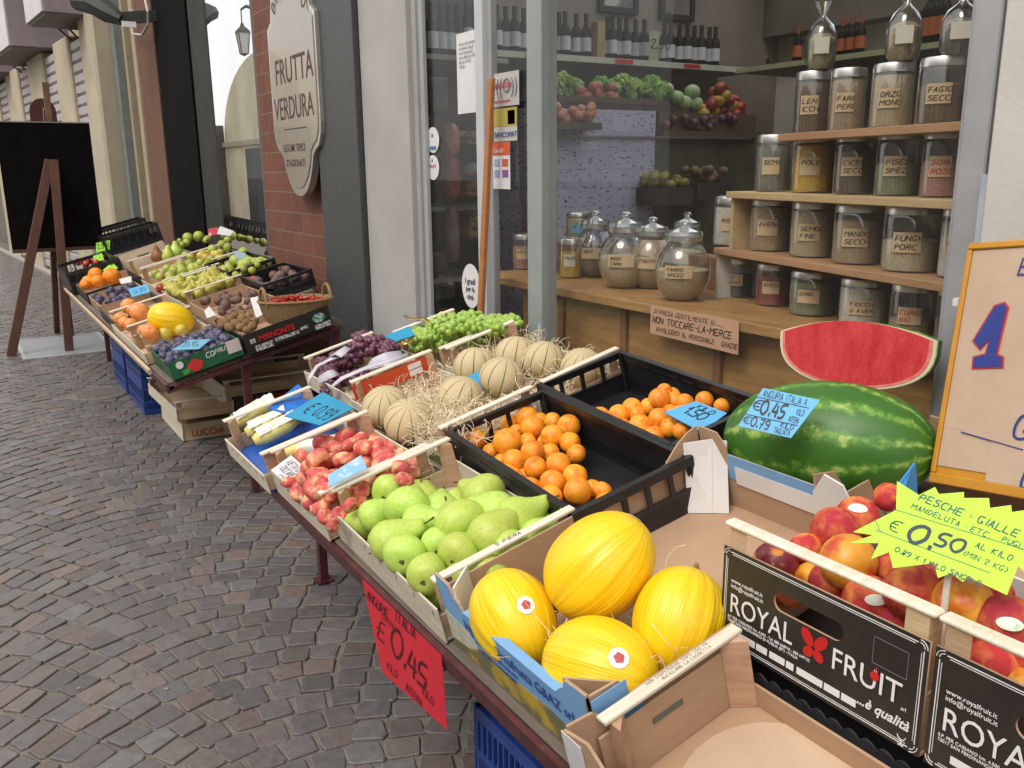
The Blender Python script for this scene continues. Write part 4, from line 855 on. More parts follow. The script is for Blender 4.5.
ux=V((0,-1,0)); nx=TM.to_3x3()@V((-1,0,0)); uy=TM.to_3x3()@V((0,0,1))
def cl(x,y,z): return c.matrix_basis@V((x,y,z))
navy=pm('navy_print',(.02,.05,.3))
o=font('Ingrosso Ortofrutta G&AZ srl',.032,cl(-.002,.395,.082),ux,uy,navy,None,'lettering',.0002,.15,'LEFT',.88); attach(o,c)
o=font('Mercato Ortofrutticolo\n   tel. fax commerciale',.015,cl(-.002,.36,.066),ux,uy,navy,None,'lettering',.0002,.1,'LEFT',1); attach(o,c)
mb=MB(); mb.box((0,L-.0045,.004),(W_,L,.13)); mb.build('end_wall',card,c)
MB().prism([V((0,0,.004)),V((0,0,.16)),V((.06,0,.155)),V((.075,0,.12)),V((W_-.08,0,.12)),V((W_-.06,0,.12)),V((W_,0,.12)),V((W_,0,.004))],(0,-1,0),.0045,0).build('end_wall',card,c)
MB().box((.004,-.0062,.03),(.07,-.0047,.155)).build('folded_flap',bl,c); MB().box((.004,-.009,.03),(.09,-.0064,.115)).build('folded_flap',bl,c)
MB().box((W_-.0045,.0046,.004),(W_,L-.0046,.132)).build('back_wall',card,c)
MB().box((W_-.0065,.02,.075),(W_-.0047,L-.085,.134)).build('blue_back_print',bl,c); MB().box((W_-.0078,.03,.068),(W_-.0067,L-.105,.110)).build('white_back_print',cardw,c)
# corner triangles (folded card) and white flap
for (x,y,sx_,sy_,h) in ((.006,L-.006,1,-1,.158),(.006,.006,1,1,.158)):
    mb=MB(); mb.prism([V((x,y+sy_*.06,h)),V((x,y+sy_*.06,.01)),V((x+sx_*.06,y,.01)),V((x+sx_*.06,y,h*.93))],(sx_,sy_,0),.004); mb.build('corner_fold',card if y<.1 else cardw,c)
mb=MB(); q0,q1,q2,q3=V((W_-.075,L-.006,.135)),V((W_-.045,L-.05,.138)),V((W_-.008,L-.085,.128)),V((0,0,0))
mb.prism([V((.600,.452,.006)),V((.632,.408,.006)),V((.683,.432,.16)),V((.634,.472,.16))],(-.7,-.6,0),.003); mb.prism([V((.6325,.408,.006)),V((.652,.378,.006)),V((.700,.405,.155)),V((.6835,.432,.16))],(-.8,-.5,0),.003); mb.build('white_flap',cardw,c)
mb=MB(); mb.prism([V((W_-.11,L-.006,.0)),V((W_-.01,L-.006,.0)),V((W_-.01,L-.006,.185)),V((W_-.04,L-.006,.178)),V((W_-.07,L-.006,.165)),V((W_-.11,L-.006,.135))],(0,-1,0),.004); mb.prism([V((W_-.006,L-.006,.0)),V((W_-.006,L-.085,.0)),V((W_-.006,L-.085,.15)),V((W_-.006,L-.06,.18)),V((W_-.006,L-.006,.182))],(-1,0,0),.004); mb.build('corner_upstand',card,c)
# -------- second cardboard box corner by the watermelon (blue box behind the nectarines)
c=crate_empty('cardboard_box',.60,.66,'blue cardboard box propping the watermelon behind the nectarines','box')
MB().prism([V((0,.02,0)),V((0,.43,0)),V((0,.43,.155)),V((0,.40,.20)),V((0,.36,.19)),V((0,.335,.14)),V((0,.02,.13))],(-1,0,0),.004).build('front_wall',cardw,c)
MB().prism([V((.005,.43,0)),V((.3,.43,0)),V((.3,.43,.10)),V((.09,.43,.11)),V((.06,.43,.17)),V((.005,.43,.19))],(0,1,0),.004).build('end_wall',card,c)
MB().prism([V((.006,.25,.02)),V((.12,.30,.02)),V((.12,.30,.20)),V((.05,.28,.20)),V((.006,.25,.185))],(-.6,.8,0),.004).build('corner_fold',pm('bright_blue_card',(.05,.3,.68),(.04,.26,.6)),c)
MB().box((.005,.02,0),(.36,.425,.004)).build('base',card,c)
MB().prism([V((.36,.02,0)),V((.36,.43,0)),V((.36,.43,.16)),V((.36,.30,.16)),V((.36,.27,.1)),V((.36,.02,.1))],(-1,0,0),.004).build('back_wall',card,c)
# -------- black nectarine boxes with printed fronts
blkcard=pm('black_printed_card',(.018,.016,.016),(.026,.024,.022),14,.42,.06,60)
def nect(y0,y1,label,x0=.325,first=True):
    c=empty('nectarine_crate',(.985,y0,.742),None,label,'crate','black printed nectarine crates'); L=y1-y0; W_=.32; ux=V((0,-1,0))
    MB().box((0,0,0),(W_,L,.005)).build('base_board',woodx,c)
    # front with a hand hole
    H_=.168; hx,hy,rw,rh=L*.47,.118,.048,.015
    hole=[(hx+ (rw if math.cos(a)>0 else -rw)*1+math.cos(a)*rh,hy+math.sin(a)*rh) for a in [2*PI*(k+.5)/24 for k in range(24)]]
    cu=bpy.data.curves.new('front','CURVE'); cu.dimensions='2D'; cu.fill_mode='BOTH'
    for pts in ([(0,0),(L,0),(L,H_),(0,H_)],hole):
        s_=cu.splines.new('POLY'); s_.points.add(len(pts)-1)
        for p_,q_ in zip(s_.points,pts): p_.co=(q_[0],q_[1],0,1)
        s_.use_cyclic_u=True
    cu.extrude=.002
    ob=bpy.data.objects.new('front_panel',cu); C.objects.link(ob); bpy.context.view_layer.update(); me=bpy.data.meshes.new_from_object(ob.evaluated_get(bpy.context.evaluated_depsgraph_get())); bpy.data.objects.remove(ob)
    me.transform(Matrix(((0,0,-1,-.0022),(-1,0,0,L),(0,1,0,0),(0,0,0,1)))); me.materials.clear(); me.materials.append(blkcard); me.materials.append(card)
    for p_ in me.polygons:
        if abs(p_.normal.x)<.5: p_.material_index=1
    fo=bpy.data.objects.new('front_panel',me); C.objects.link(fo); fo.parent=c
    for a in (0,W_-.006): 
        if a: MB().box((a,0,.005),(a+.006,L,.08)).build('side_board',woodx,c)
    for a in (.001,L-.006): MB().box((.0,a,.0055),(W_-.0065,a+.005,.09)).build('end_board',wood,c)
    for cx_,sx_ in ((.001,1),(W_-.008,-1)):
        for cy_,sy_ in ((.007,1),(L-.007,-1)):
            hz=.2 if cx_<.1 else .1; pts=[V((cx_,cy_,hz)),V((cx_+sx_*.03,cy_,hz)),V((cx_,cy_+sy_*.034,hz))]; MB().prism(pts,(0,0,1),hz-.006).build('corner_post',wood,c)
    MB().box((-.006,-.004,.2005),(.018,L+.002,.211),0,None,.004).build('top_rail',woodw,c)
    Mx=c.matrix_basis; o0=lambda u,v:Mx@V((-.0055,L-u,v)); uy=(Mx.to_3x3()@V((0,0,1))).normalized()
    def T(txt,u,v,s,m=white,sx=1,sh=0,b=0): o=font(txt,s,o0(u,v),ux,uy,m,None,'lettering',.0003,sh,'LEFT',sx,b); attach(o,c)
    T('ROYAL',.018,.060,.047,sx=.86); T('FRUIT',L*.60,.060,.047,sx=.92); T('www.royalfruit.it\ninfo@royalfruit.it',.02,.112,.0095)
    T('S.P. PER CASSANO km. 4,500 - Tel. 080 668910 - 080 649122\n70017 SAN FERDINANDO DI PUGLIA (BT) - ITALIA',.016,.049,.0068,sx=.95); T('...\u00e8 qualit\u00e0',L*.73,.029,.021,sh=.35,b=.0004,sx=.95); T('srl',L-.03,.055,.008)
    def fb_(u0,v0,u1,v1,m,nm,th=.0006,off=.0052):
        return MB().box((-off,L-u1,v0),(-off+th,L-u0,v1)).build(nm,m,c)
    mb=MB()
    def bb(u0,v0,u1,v1,t_=0): mb.box((-.0049,L-u1,v0),(-.0043,L-u0,v1))
    k=.0012
    for d in (.006,.0095):
        w_=k if d<.008 else k*.6; bb(d+.01,d,L-d-.01,d+w_); bb(d+.01,H_-d-w_,L-d-.01,H_-d); bb(d,d+.01,d+w_,H_-d-.01); bb(L-d-w_,d+.01,L-d,H_-d-.01)
    for uu in (0,1):
        for vv in (0,1):
            for rr_ in (.007,.011):
                cu_,cv_=(.013,.013)
                pts=[]
                for a in range(9):
                    q=PI+PI/2*a/8; pts.append((cu_+rr_*math.cos(q*1.0),cv_+rr_*math.sin(q)))
                pts=[((L-p) if uu else p,(H_-q) if vv else q) for p,q in pts]; mb.tube([(-.0046,L-p,q) for p,q in pts],.0006,4)
    mb.build('white_border',white,c)
    mb=MB(); b0_=.018
    for a,b in ((.035,.075),(.078,.1),(.105,.135),(.138,.152),(.158,.205),(.208,.235),(.238,.262)):
        bb(a*L/.36,.019,b*L/.36,.030)
    mb.build('white_label_boxes',white,c)
    mb=MB()
    for q in (((L*.78),.1,L*.78+.052,.1006),(L*.78,.139,L*.78+.052,.1396),(L*.78,.1,L*.78+.0006,.139),(L*.78+.052,.1,L*.78+.0526,.139)): bb(*q)
    mb.build('empty_square_outline',pm('grey_print',(.2,.2,.2)),c)
    mb=MB(); cx_,cz=L*.515,.073
    for s_ in (-1,1):
        for (dx,dz,rx,rz,an) in ((.012,.014,.015,.009,.9),(.009,-.008,.010,.008,-.7)):
            pts=[]
            for q in range(16):
                a=2*PI*q/16; x_=rx*math.cos(a); y_=rz*math.sin(a); x2=x_*math.cos(an)-y_*math.sin(an); y2=x_*math.sin(an)+y_*math.cos(an)
                pts.append(V((-.0055,L-(cx_+s_*(dx+x2)),cz+dz+y2)))
            if s_<0: pts=pts[::-1]
            mb.prism(pts,(-1,0,0),.0008)
    mb.build('red_butterfly_mark',redp,c)
    mb=MB(); mb.lathe([(0,-.0005),(.007,-.0005),(.007,.0005),(0,.0005)],14,M=Matrix.Translation((-.0062,L-L*.80,.083))@Euler((0,PI/2,0)).to_matrix().to_4x4()); mb.tube([(-.0062,L-L*.8,.088),(-.0062,L-L*.806,.097)],.001,5); mb.build('red_cherry_mark',redp,c)
    mb=MB(); mb.tube([(-.005,L-(L*.93+.006*math.cos(a)),.018+.006*math.sin(a)) for a in [PI+PI*k/8 for k in range(9)]],.0007,4); mb.beam((-.005,L-L*.93,.012),(-.005,L-L*.93,.004),.0012,.0012); mb.beam((-.005,L-L*.93-.004,.004),(-.005,L-L*.93+.004,.004),.0012,.0012); mb.build('glass_and_fork_mark',white,c)
    return c
nect(.578,.938,'black ROYAL FRUIT nectarine crate, the fully visible one'); nect(.21,.570,'black ROYAL FRUIT nectarine crate cut off at the lower right')
# dark scalloped tray under them
c=crate_empty('plastic_tray',.08,.305,'dark plastic tray with scalloped rim under the black nectarine crates','tray')
MB().box((.0,0,.0),(.4,.84,.004)).build('base',blackp,c)
pts=[V((-.002,0,0)),V((-.002,.84,0))]; n_=30
for k in range(n_*4+1):
    y=.84-.84*k/(n_*4); pts.append(V((-.002,y,.046+.010*abs(math.sin(PI*k/4)))))
MB().prism(pts,(-1,0,0),.003).build('scalloped_rim',pm('dark_grey_film',(.03,.03,.035),(.05,.05,.055),20,.3),c)
MB().box((.02,.01,.0045),(.3,.83,.05)).build('tray_body',blackp,c)
# -------- cards on the near stall
def lay_card(name,px4,d,tilt,m,label,lines,cat='price card',th=.0025,stake=None,ink=inkb,rule=None,lift=0):
    """card: px corners TL TR BR BL on a plane leaning towards the viewer by tilt"""
    cx_=sum(p[0] for p in px4)/4; cy_=sum(p[1] for p in px4)/4; p0=at(cx_,cy_,d=d)
    dv=(CAM-p0); dv.z=0; dv.normalize(); n=(dv*math.sin(tilt)+V((0,0,1))*math.cos(tilt)).normalized()
    P=[hit(x,y,p0,n) for x,y in px4]
    t=empty(name,(0,0,0),None,label,cat)
    attach(MB().prism(P,n,th).build('sheet',m),t)
    ux=(P[1]-P[0]+P[2]-P[3]).normalized(); uy=n.cross(ux); Wd=((P[1]-P[0]).length+(P[2]-P[3]).length)/2; Hd=((P[3]-P[0]).length+(P[2]-P[1]).length)/2
    o0=P[3]; ul=(P[0]-P[3])
    mb=MB()
    for (txt,u,v,s,th_,adv,*um) in lines:
        hand(mb,txt,o0+(P[1]-P[0])*u+ul*v+n*.0004,ux,uy,Hd*s,th_,0,adv=adv,maxw=Wd*((um[0] if um else .97)-u)-Hd*.04)
    if rule:
        for v in rule: 
            a=o0+ul*v+n*.0008; b=a+(P[2]-P[3])*.98; mb.beam(a,b,.0015,.0003,0,n)
    if mb.v: attach(mb.build('handwriting',ink),t)
    if stake: attach(MB().beam((P[2]+P[3])/2-n*.003,(P[2]+P[3])/2-n*.003-V((0,0,stake)),.006,.003).build('stake',woodw),t)
    return t,P,n
bcard=flat('sky_blue_card',(.12,.45,.78),.5); tcard=flat('teal_blue_card',(.03,.32,.55),.5); redcard=flat('red_card',(.62,.02,.04),.5)
lay_card('price_card',[(763,388),(820,400),(791,438),(738,426)],.27,1.0,bcard,'blue price card reading 0.45 and 0.79 propped on the watermelon',[('ANGURIA ITALIA A',.08,.80,.15,.11,1.15),('€',.04,.46,.22,.12,1),('0.45',.2,.40,.30,.2,1.2,.74),('KILO',.78,.55,.13,.14,1.1),('INTERA',.72,.36,.12,.14,1.1),('€',.04,.1,.15,.12,1),('0.79',.18,.06,.2,.17,1.2,.6),('KILO',.66,.19,.11,.14,1.1),('TAGLIATA',.6,.04,.11,.14,1.1)],rule=[.76,.31],ink=inkk)
lay_card('price_card',[(696,401),(727,413),(702,432),(664,412)],.13,.35,bcard,'blue price card lying on apricots in the right black crate',[('KILO',.3,.7,.18,.12,1.1),('1.50',.3,.3,.35,.14,1.1)],ink=inkk)
lay_card('price_card',[(361,455),(367,468),(329,487),(328,475)],.165,.6,pm('glossy_blue_card',(.25,.5,.8),(.6,.72,.85),30,.15,lo=.5,hi=.62),'glossy blue-white card lying across the flat peaches',[])
lay_card('price_card',[(323,392),(354,408),(320,425),(284,416)],.11,.3,tcard,'teal price card reading 0,99 beside the sweetcorn',[('€ 0,99',.2,.3,.42,.1,1.25)],ink=inkk)
lay_card('blue_wrapper',[(298,384),(313,398),(292,415),(268,408)],.10,.2,pm('bright_blue_film',(.02,.13,.55),(.03,.2,.65),20,.25,.6,25),'bright blue plastic wrapper left of the teal price card',[],'wrapper')
lay_card('notice_card',[(291,455),(307,469),(285,482),(271,470)],.10,.25,flat('white_notice_card',(.72,.72,.76)),'white card reading VIETATO TOCCARE in the flat peach crate',[('VIETATO',.12,.60,.24,.12,1.25),('TOCCARE',.10,.26,.24,.12,1.25),('GRAZIE',.4,.06,.1,.1,1.2)],'notice',ink=inkk)
lay_card('price_card',[(483,369),(483,389),(466,390),(453,383)],.10,.8,tcard,'small teal card standing between the striped melons',[])
lay_card('price_card',[(409,326),(415,335),(396,341),(384,336)],.15,.3,tcard,'small teal card lying on the rim between purple and green grapes',[])
t,P,n=lay_card('price_card',[(362,579),(441,655),(448,731),(382,672)],-.1,1.57,redcard,'red hanging price card reading 0,45 below the front rail',[])
for ch in list(t.children): bpy.data.objects.remove(ch)
P=[hit(x,y,V((.690,0,0)),V((1,0,0))) for x,y in ((362,579),(441,655),(447,730),(382,672))]
attach(MB().prism(P,(-1,0,0),.0015).build('sheet',redcard),t)
ux_=(P[1]-P[0]).normalized(); uy_=V((-1,0,0)).cross(ux_); mb=MB(); Wd=(P[1]-P[0]).length; o0=P[3]; U=P[2]-P[3]; Vv=P[0]-P[3]
for txt,u,v,s,th_,adv in (('ANGURIE',.03,.8,.022,.16,1.15),('ITALIA',.52,.80,.024,.16,1.2),('£',.06,.42,.05,.1,1),('0',.29,.36,.070,.12,1.2),('.45',.47,.30,.058,.15,1.1),('KILO',.72,.17,.018,.13,1.1),('INTERA',.42,.05,.018,.13,1.1),('·KILO',.12,.12,.018,.12,1.2),('CONTRATTO',.25,.7,.012,.12,1.2)):
    hand(mb,txt,o0+U*u+Vv*v+V((-.0003,0,0)),ux_,uy_,s,th_,0,adv=adv)
attach(mb.build('handwriting',pm('dark_red_ink',(.07,.005,.01))),t)
# neon star
star_px=[(897,481),(919,495),(935,487),(939,494),(964,492),(964,498),(989,498),(990,508),(1011,505),(1012,512),(1040,508),(1036,520),(1062,522),(1046,534),(1068,545),(1044,556),(1062,572),(1034,570),(1030,578),(1018,566),(1007,595),(968,577),(963,582),(951,573),(938,578),(934,563),(893,568),(889,552),(871,559),(879,543),(850,543),(873,535),(853,532),(896,510)]
p0=at(955,532,d=.33); dv=(CAM-p0); dv.z=0; dv.normalize(); n=(dv*math.sin(.95)+V((0,0,1))*math.cos(.95)).normalized()
P=[hit(x,y,p0,n) for x,y in star_px]
t=empty('price_star',(0,0,0),None,'neon yellow-green star-shaped price card reading 0.50 over the nectarines','price card')
attach(MB().prism(P,n,.002).build('sheet',pm('neon_yellow_green',(.52,.90,.05),(.46,.84,.05),4,.6)),t)
q0=hit(898,518,p0,n); q1=hit(1020,566,p0,n)
ux_=(q1-q0).normalized(); uy_=n.cross(ux_); S=(q1-q0).length/131  # metres per px on the card
mb=MB(); mb2=MB()
def sp(x,y): return hit(x,y,p0,n)+n*.0003
for txt,x,y,s,th_,adv,b_ in (('PESCHE · GIALLE · ITALIA',918,500,8.5,.15,1.3,mb),('MANDELUTA · ETC.',911,508,6,.15,1.35,mb),('PUGLIA',1001,541,6,.14,1.3,mb),('AL KILO',975,547,6.5,.15,1.35,mb),('(MIN 2 KG)',962,555,6,.13,1.25,mb),('0.89 X 1 KILO SINGOLO',894,551,5.8,.16,1.2,mb)):
    hand(b_,txt,sp(x,y),ux_,uy_,s*S,th_,0,adv=adv)
for txt,x,y,s,th_ in (('€',888,529,13,.1),('0.',905,539,22,.2),('50',934,544,16,.2)): hand(mb2,txt,sp(x,y),ux_,uy_,s*S,th_,0,adv=1.25)
for a,b in (((893,509),(1035,553)),((876,530),(990,573)),((875,520),(881,532))): mb.beam(sp(*a),sp(*b),.0009,.0003,0,n)
attach(mb.build('handwriting',inkg),t); attach(mb2.build('large_price',inkb),t)
pc=hit(950,560,p0,n); attach(MB().beam(pc-n*.004,pc-n*.004-V((0,0,.2)),.008,.004).build('stake',woodw),t)
# big leaning price board on the right
a_,b_,c_=at(970,244,X=1.70),at(930,482,X=1.56),at(1024,250,X=1.70)
vv_=(a_-b_).normalized(); ex=V((-.06,-1,0)); ex=(ex-vv_*ex.dot(vv_)).normalized(); n=ex.cross(vv_).normalized()
if n.dot(CAM-a_)<0: n=-n
eyv=n.cross(ex); Wb=.5; Hb=(a_-b_).length
t=empty('price_board',b_,None,'orange-framed board covered in brown paper with a blue 1, leaning right','price board')
LB=Matrix(((ex.x,eyv.x,n.x,b_.x),(ex.y,eyv.y,n.y,b_.y),(ex.z,eyv.z,n.z,b_.z),(0,0,0,1))); t.matrix_basis=LB
sk=((a_-b_).dot(ex))/Hb
org=pm('orange_painted_wood',(.55,.26,.02),(.48,.21,.015),8,.5,.1,50); kp=pm('brown_wrapping_paper',(.52,.39,.28),(.44,.32,.23),4,.75,.4,14)
MB().box((.0,.0,-.02),(Wb,Hb,-.001)).build('board',org,t)
MB().box((0,Hb-.013,-.0009),(Wb,Hb,.007),0,None,.002).build('frame_strip',org,t); MB().box((0,.02,-.0009),(.010,Hb-.0135,.007),0,None,.002).build('frame_strip',org,t); MB().box((0,0,-.0009),(Wb,.0195,.007),0,None,.002).build('frame_strip',org,t)
MB().box((.0105,.11,.0),(Wb,Hb-.0135,.0015)).build('brown_paper',kp,t); MB().box((.0105,.035,.0),(.11,.1099,.0012)).build('brown_paper',kp,t); MB().box((.1101,.02,.0),(Wb,.1099,.0028)).build('brown_paper',kp,t)
one=[(0,.055),(.018,.055),(.045,.118),(.058,.118),(.056,.02),(.066,.018),(.066,.0),(.0,.0),(.002,.018),(.03,.018),(.036,.082),(.016,.05)]
one=[(.012,.075),(.048,.128),(.068,.125),(.058,.022),(.068,.020),(.066,.0),(.008,.004),(.006,.024),(.03,.024),(.040,.092),(.022,.066)]
def poly2(pts,z,m,nm,th=.0006):
    cu=bpy.data.curves.new(nm,'CURVE'); cu.dimensions='2D'; cu.fill_mode='BOTH'; s_=cu.splines.new('POLY'); s_.points.add(len(pts)-1)
    for p_,q_ in zip(s_.points,pts): p_.co=(q_[0],q_[1],0,1)
    s_.use_cyclic_u=True; cu.extrude=th/2; ob=bpy.data.objects.new(nm,cu); C.objects.link(ob); bpy.context.view_layer.update(); me=bpy.data.meshes.new_from_object(ob.evaluated_get(bpy.context.evaluated_depsgraph_get())); bpy.data.objects.remove(ob)
    me.transform(Matrix.Translation((0,0,z))); me.materials.clear(); me.materials.append(m); me.name=nm; o=bpy.data.objects.new(nm,me); C.objects.link(o); o.parent=t; return o
def pxb(x,y):
    q=LB.inverted()@hit(x,y,a_,n); return (q.x,q.y)
o_=[pxb(*q) for q in ((1005,304),(996,307),(975,341),(981,349),(991,339),(987,355),(975,358),(974,368),(1003,367),(1003,358),(997,355),(1008,308))]
def grow(pts,d):
    cx_=sum(p[0] for p in pts)/len(pts); out=[]
    N=len(pts)
    for i in range(N):
        a,b,c=V(pts[i-1]),V(pts[i]),V(pts[(i+1)%N]); e1=(b-a).normalized(); e2=(c-b).normalized(); n1=V((e1.y,-e1.x)); n2=V((e2.y,-e2.x)); m_=(n1+n2); m_=m_.normalized() if m_.length>.2 else n1
        out.append((b.x+m_.x*d,b.y+m_.y*d))
    return out
area=sum(o_[i-1][0]*o_[i][1]-o_[i][0]*o_[i-1][1] for i in range(len(o_)))
poly2(grow(o_,.004 if area>0 else -.004),.0032,inkr,'red_outline'); poly2(o_,.0044,pm('blue_marker',(.015,.03,.2),(.02,.04,.26),9,.5),'digit_one')
mb=MB(); bo=[]
def hb(txt,x,y,s,th_): 
    q=pxb(x,y); hand(mb,txt,V((q[0],q[1],.0033)),V((1,0,0)),V((0,1,0)),s,th_,0,jit=.1)
hb('E',1019,275,.03,.12); hb('G',1012,438,.045,.11); hb('U',1020,488,.04,.12); mb.tube([(*pxb(962,432),.0035),(*pxb(1024,450),.0035)],.0012,4); o=mb.build('handwriting',pm('blue_marker',(.015,.03,.2)),t)
tag(MB().box((-.012,0,-.004),(.006,.012,.012),0,Matrix.Translation(at(961,304,X=1.79))).build('wire_clip',cardw),'small white clip on the grey window edge beside the board','clip')
# -------- blue crate under the stall
def bluestack(x0,x1,y0,y1,n,label,h=.19,group='blue plastic crates'):
    for k in range(n):
        M=Matrix.Translation((x0,y0,.003+k*(h+.008)))
        pcrate(0,x1-x0,0,y1-y0,label[k],h,bluep,group,M)
bluestack(.80,1.15,1.0,1.46,2,['blue plastic crate standing on the cobbles under the near stall','blue plastic crate stacked on another beneath the red card'])
# ================= fruit =================
def ell(rx,rz,n=14,sq=1): return [(max(0,math.sin(q))**sq*rx,-math.cos(q)*rz) for q in [PI*k/n for k in range(n+1)]]
# --- pears
t=NT('green_pear_skin'); c=t.co('Object',rnd=True)
base=t.ramp(t.noise(c,16,4,.6),[(.3,(.42,.58,.08)),(.7,(.56,.70,.15))]); sp_=t.ramp(t.noise(c,420,2,.5),[(.62,(0,0,0)),(.72,(1,1,1))])
bl_=t.ramp(t.noise(c,13,2,.5),[(.66,(0,0,0)),(.78,(1,1,1))]); oi=t.n('ShaderNodeObjectInfo')
col=t.mix(t.math('MULTIPLY',bl_,.6),base,(.5,.3,.08)); col=t.mix(t.math('MULTIPLY',sp_,.35),col,(.2,.3,.03))
h=t.n('ShaderNodeHueSaturation'); t.l(col,h.inputs['Color']); t.l(t.math('ADD',t.math('MULTIPLY',oi.outputs['Random'],.03),.485),h.inputs['Hue']); t.l(t.math('ADD',t.math('MULTIPLY',oi.outputs['Random'],.25),.85),h.inputs['Value'])
t.set(col=h.outputs[0],rough=.42,sss=.12,ssss=.01); t.bump(t.noise(c,60,3),.08,.003); pear_m=t.m
stem_m=pm('brown_stem',(.09,.06,.03),(.14,.1,.05),20,.8)
pprof=[(0,.0),(.09,-.012),(.19,.0),(.29,.055),(.36,.14),(.395,.25),(.39,.36),(.34,.49),(.265,.61),(.20,.72),(.155,.82),(.125,.90),(.09,.955),(.03,.96),(0,.95)]
def pear_proto(k):
    rr=random.Random(k); a,b=rr.uniform(.9,1.08),rr.uniform(0,6)
    def fn(t_,z): return (1+.025*math.sin(2*t_+b)+.02*math.sin(3*t_+z*3))
    mb=MB(); mb.lathe([(r*(a if z<.5 else 1),z) for r,z in pprof],24,fn=fn)
    bend=rr.uniform(-.09,.09)
    mb.v=[(x+bend*max(0,z-.3)**2*2,y,z) for x,y,z in mb.v]
    st=MB().tube([(bend*.8,0,.93),(bend*.9+.01,0,1.03),(bend+.04,.01,1.15)],[.017,.015,.022],6)
    ca=MB().lathe([(0,-.005),(.03,-.018),(.055,-.008),(.06,.004)],8,fn=lambda a_,z:1+.3*math.cos(5*a_))
    return mb,st,ca
protos=[]
for k in range(4):
    a,b,c_=pear_proto(k); t=empty('pear',(0,0,-60),None,'pear','pear'); a.build('skin',pear_m,t,2); b.build('stem',stem_m,t,2); c_.build('blossom_end',stem_m,t); protos.append(t)
used=set(); pears=[]
def zdir(d,tw=0): # rotation taking +Z to d
    return V((0,0,1)).rotation_difference(d.normalized()).to_matrix()@Euler((0,0,tw)).to_matrix()
def place(protos,i,M,used):
    k=i%len(protos)
    if k not in used: used.add(k); o=protos[k]; o.matrix_basis=M; return o
    return cp(protos[k],M)
# (px,py of middle, stem direction in px dx,dy, toward camera component, length m)
PR=[(390,490,10,-8,-.8,.098,.085),(377,514,14,-3,-.5,.1,.085),(409,505,13,-22,0,.118,.115),(423,499,6,-16,-.3,.11,.085),(424,523,22,-2,.25,.105,.095),(394,539,22,-6,.1,.12,.105),(406,553,8,-12,-.9,.1,.1),(439,543,4,-14,-.8,.1,.09),(461,551,10,-10,-.6,.1,.105),(428,572,8,-12,-.85,.105,.1),(460,521,-15,-20,.1,.125,.115),(441,511,3,-22,-.1,.12,.075),(482,494,-22,-6,0,.115,.095),(492,510,-24,-4,0,.115,.11),(521,518,22,-8,.1,.115,.105),(494,533,22,-16,.1,.125,.12),(512,550,14,-6,-.5,.11,.09),(541,536,8,-4,-.7,.105,.085),(487,573,6,-12,-.9,.1,.085),(532,520,10,4,-.3,.1,.075),(470,575,12,-8,-.2,.11,.06),(450,572,8,-8,-.5,.1,.06)]
for i,(x,y,dx,dy,f,Lp,d) in enumerate(PR):
    p=at(x,y,d=d); a=hit(x+dx,y+dy,p,TN)-p; a.normalize(); dv=(CAM-p).normalized()
    f*=.55; D=(a*(1-abs(f))+dv*f+V((0,0,.15))).normalized()
    M=Matrix.Translation(p-D*Lp*.42)@zdir(D,R.uniform(0,6)).to_4x4()@Matrix.Scale(Lp*1.1,4)
    o=place(protos,i,M,used); pears.append((o,p))
hid=[]
for i in range(5):
    for j in range(4):
        q=tl(.06+i*.053,1.50+j*.14,.05); D=V((R.uniform(-1,1),R.uniform(-1,1),.1)).normalized()
        if (i,j) in ((4,3),): continue
        M=Matrix.Translation(q-D*.035)@zdir(D).to_4x4()@Matrix.Scale(.095,4); o=place(protos,i+j,M,used); hid.append(o)
name_fruits(pears,'green pear','in the pear crate','green pears in the wooden crate',5)
for o in hid: o['label']='green pear mostly hidden under the top layer of pears'; o['group']='hidden pears of the bottom layer'
for o,p in pears: pass
# --- apricots
def fruit_skin(name,stops,blush,bsc=18,rough=.45,lo=.5,hi=.68,hv=.3,bump=.06,coat=0,sss=.1):
    t=NT(name); c=t.co('Object',rnd=True); base=t.ramp(t.noise(c,bsc*1.5,3,.6),stops); b=t.ramp(t.noise(c,bsc,3,.5,.3),[(lo,(0,0,0)),(hi,(1,1,1))]); oi=t.n('ShaderNodeObjectInfo')
    col=t.mix(b,base,blush); h=t.n('ShaderNodeHueSaturation'); t.l(col,h.inputs['Color']); t.l(t.math('ADD',t.math('MULTIPLY',oi.outputs['Random'],.03*hv),.5-.015*hv),h.inputs['Hue']); t.l(t.math('ADD',t.math('MULTIPLY',oi.outputs['Random'],hv),1-hv/2),h.inputs['Value'])
    t.set(col=h.outputs[0],rough=rough,sss=sss,ssss=.008,coat=coat); t.bump(t.noise(c,300,3),bump,.002); return t.m
apr=fruit_skin('apricot_skin',[(.3,(.84,.29,.015)),(.7,(.92,.40,.03))],(.78,.17,.015),1.3,hv=.2)
def seamed(n=22,deep=.1,flat_=1,dim=.12):
    """stone fruit of unit radius with a seam and a dimple"""
    mb=MB(); pr=[]
    for k in range(n+1):
        q=PI*k/n; r=math.sin(q); z=-math.cos(q)*flat_
        z-= dim*math.exp(-(r/.28)**2)*(1 if z>0 else -.4)
        pr.append((r,z))
    mb.lathe(pr,28,fn=lambda t_,z:1-deep*math.exp(-(min(t_,2*PI-t_)/.22)**2)*.9)
    return mb
ap=[]
for k in range(3): ap.append(tag(seamed(16,.07,.94+.04*k,.12).build('apricot',apr,None,2,(0,0,-60)),'apricot','apricot'))
ua=set(); A=[];B_=[]
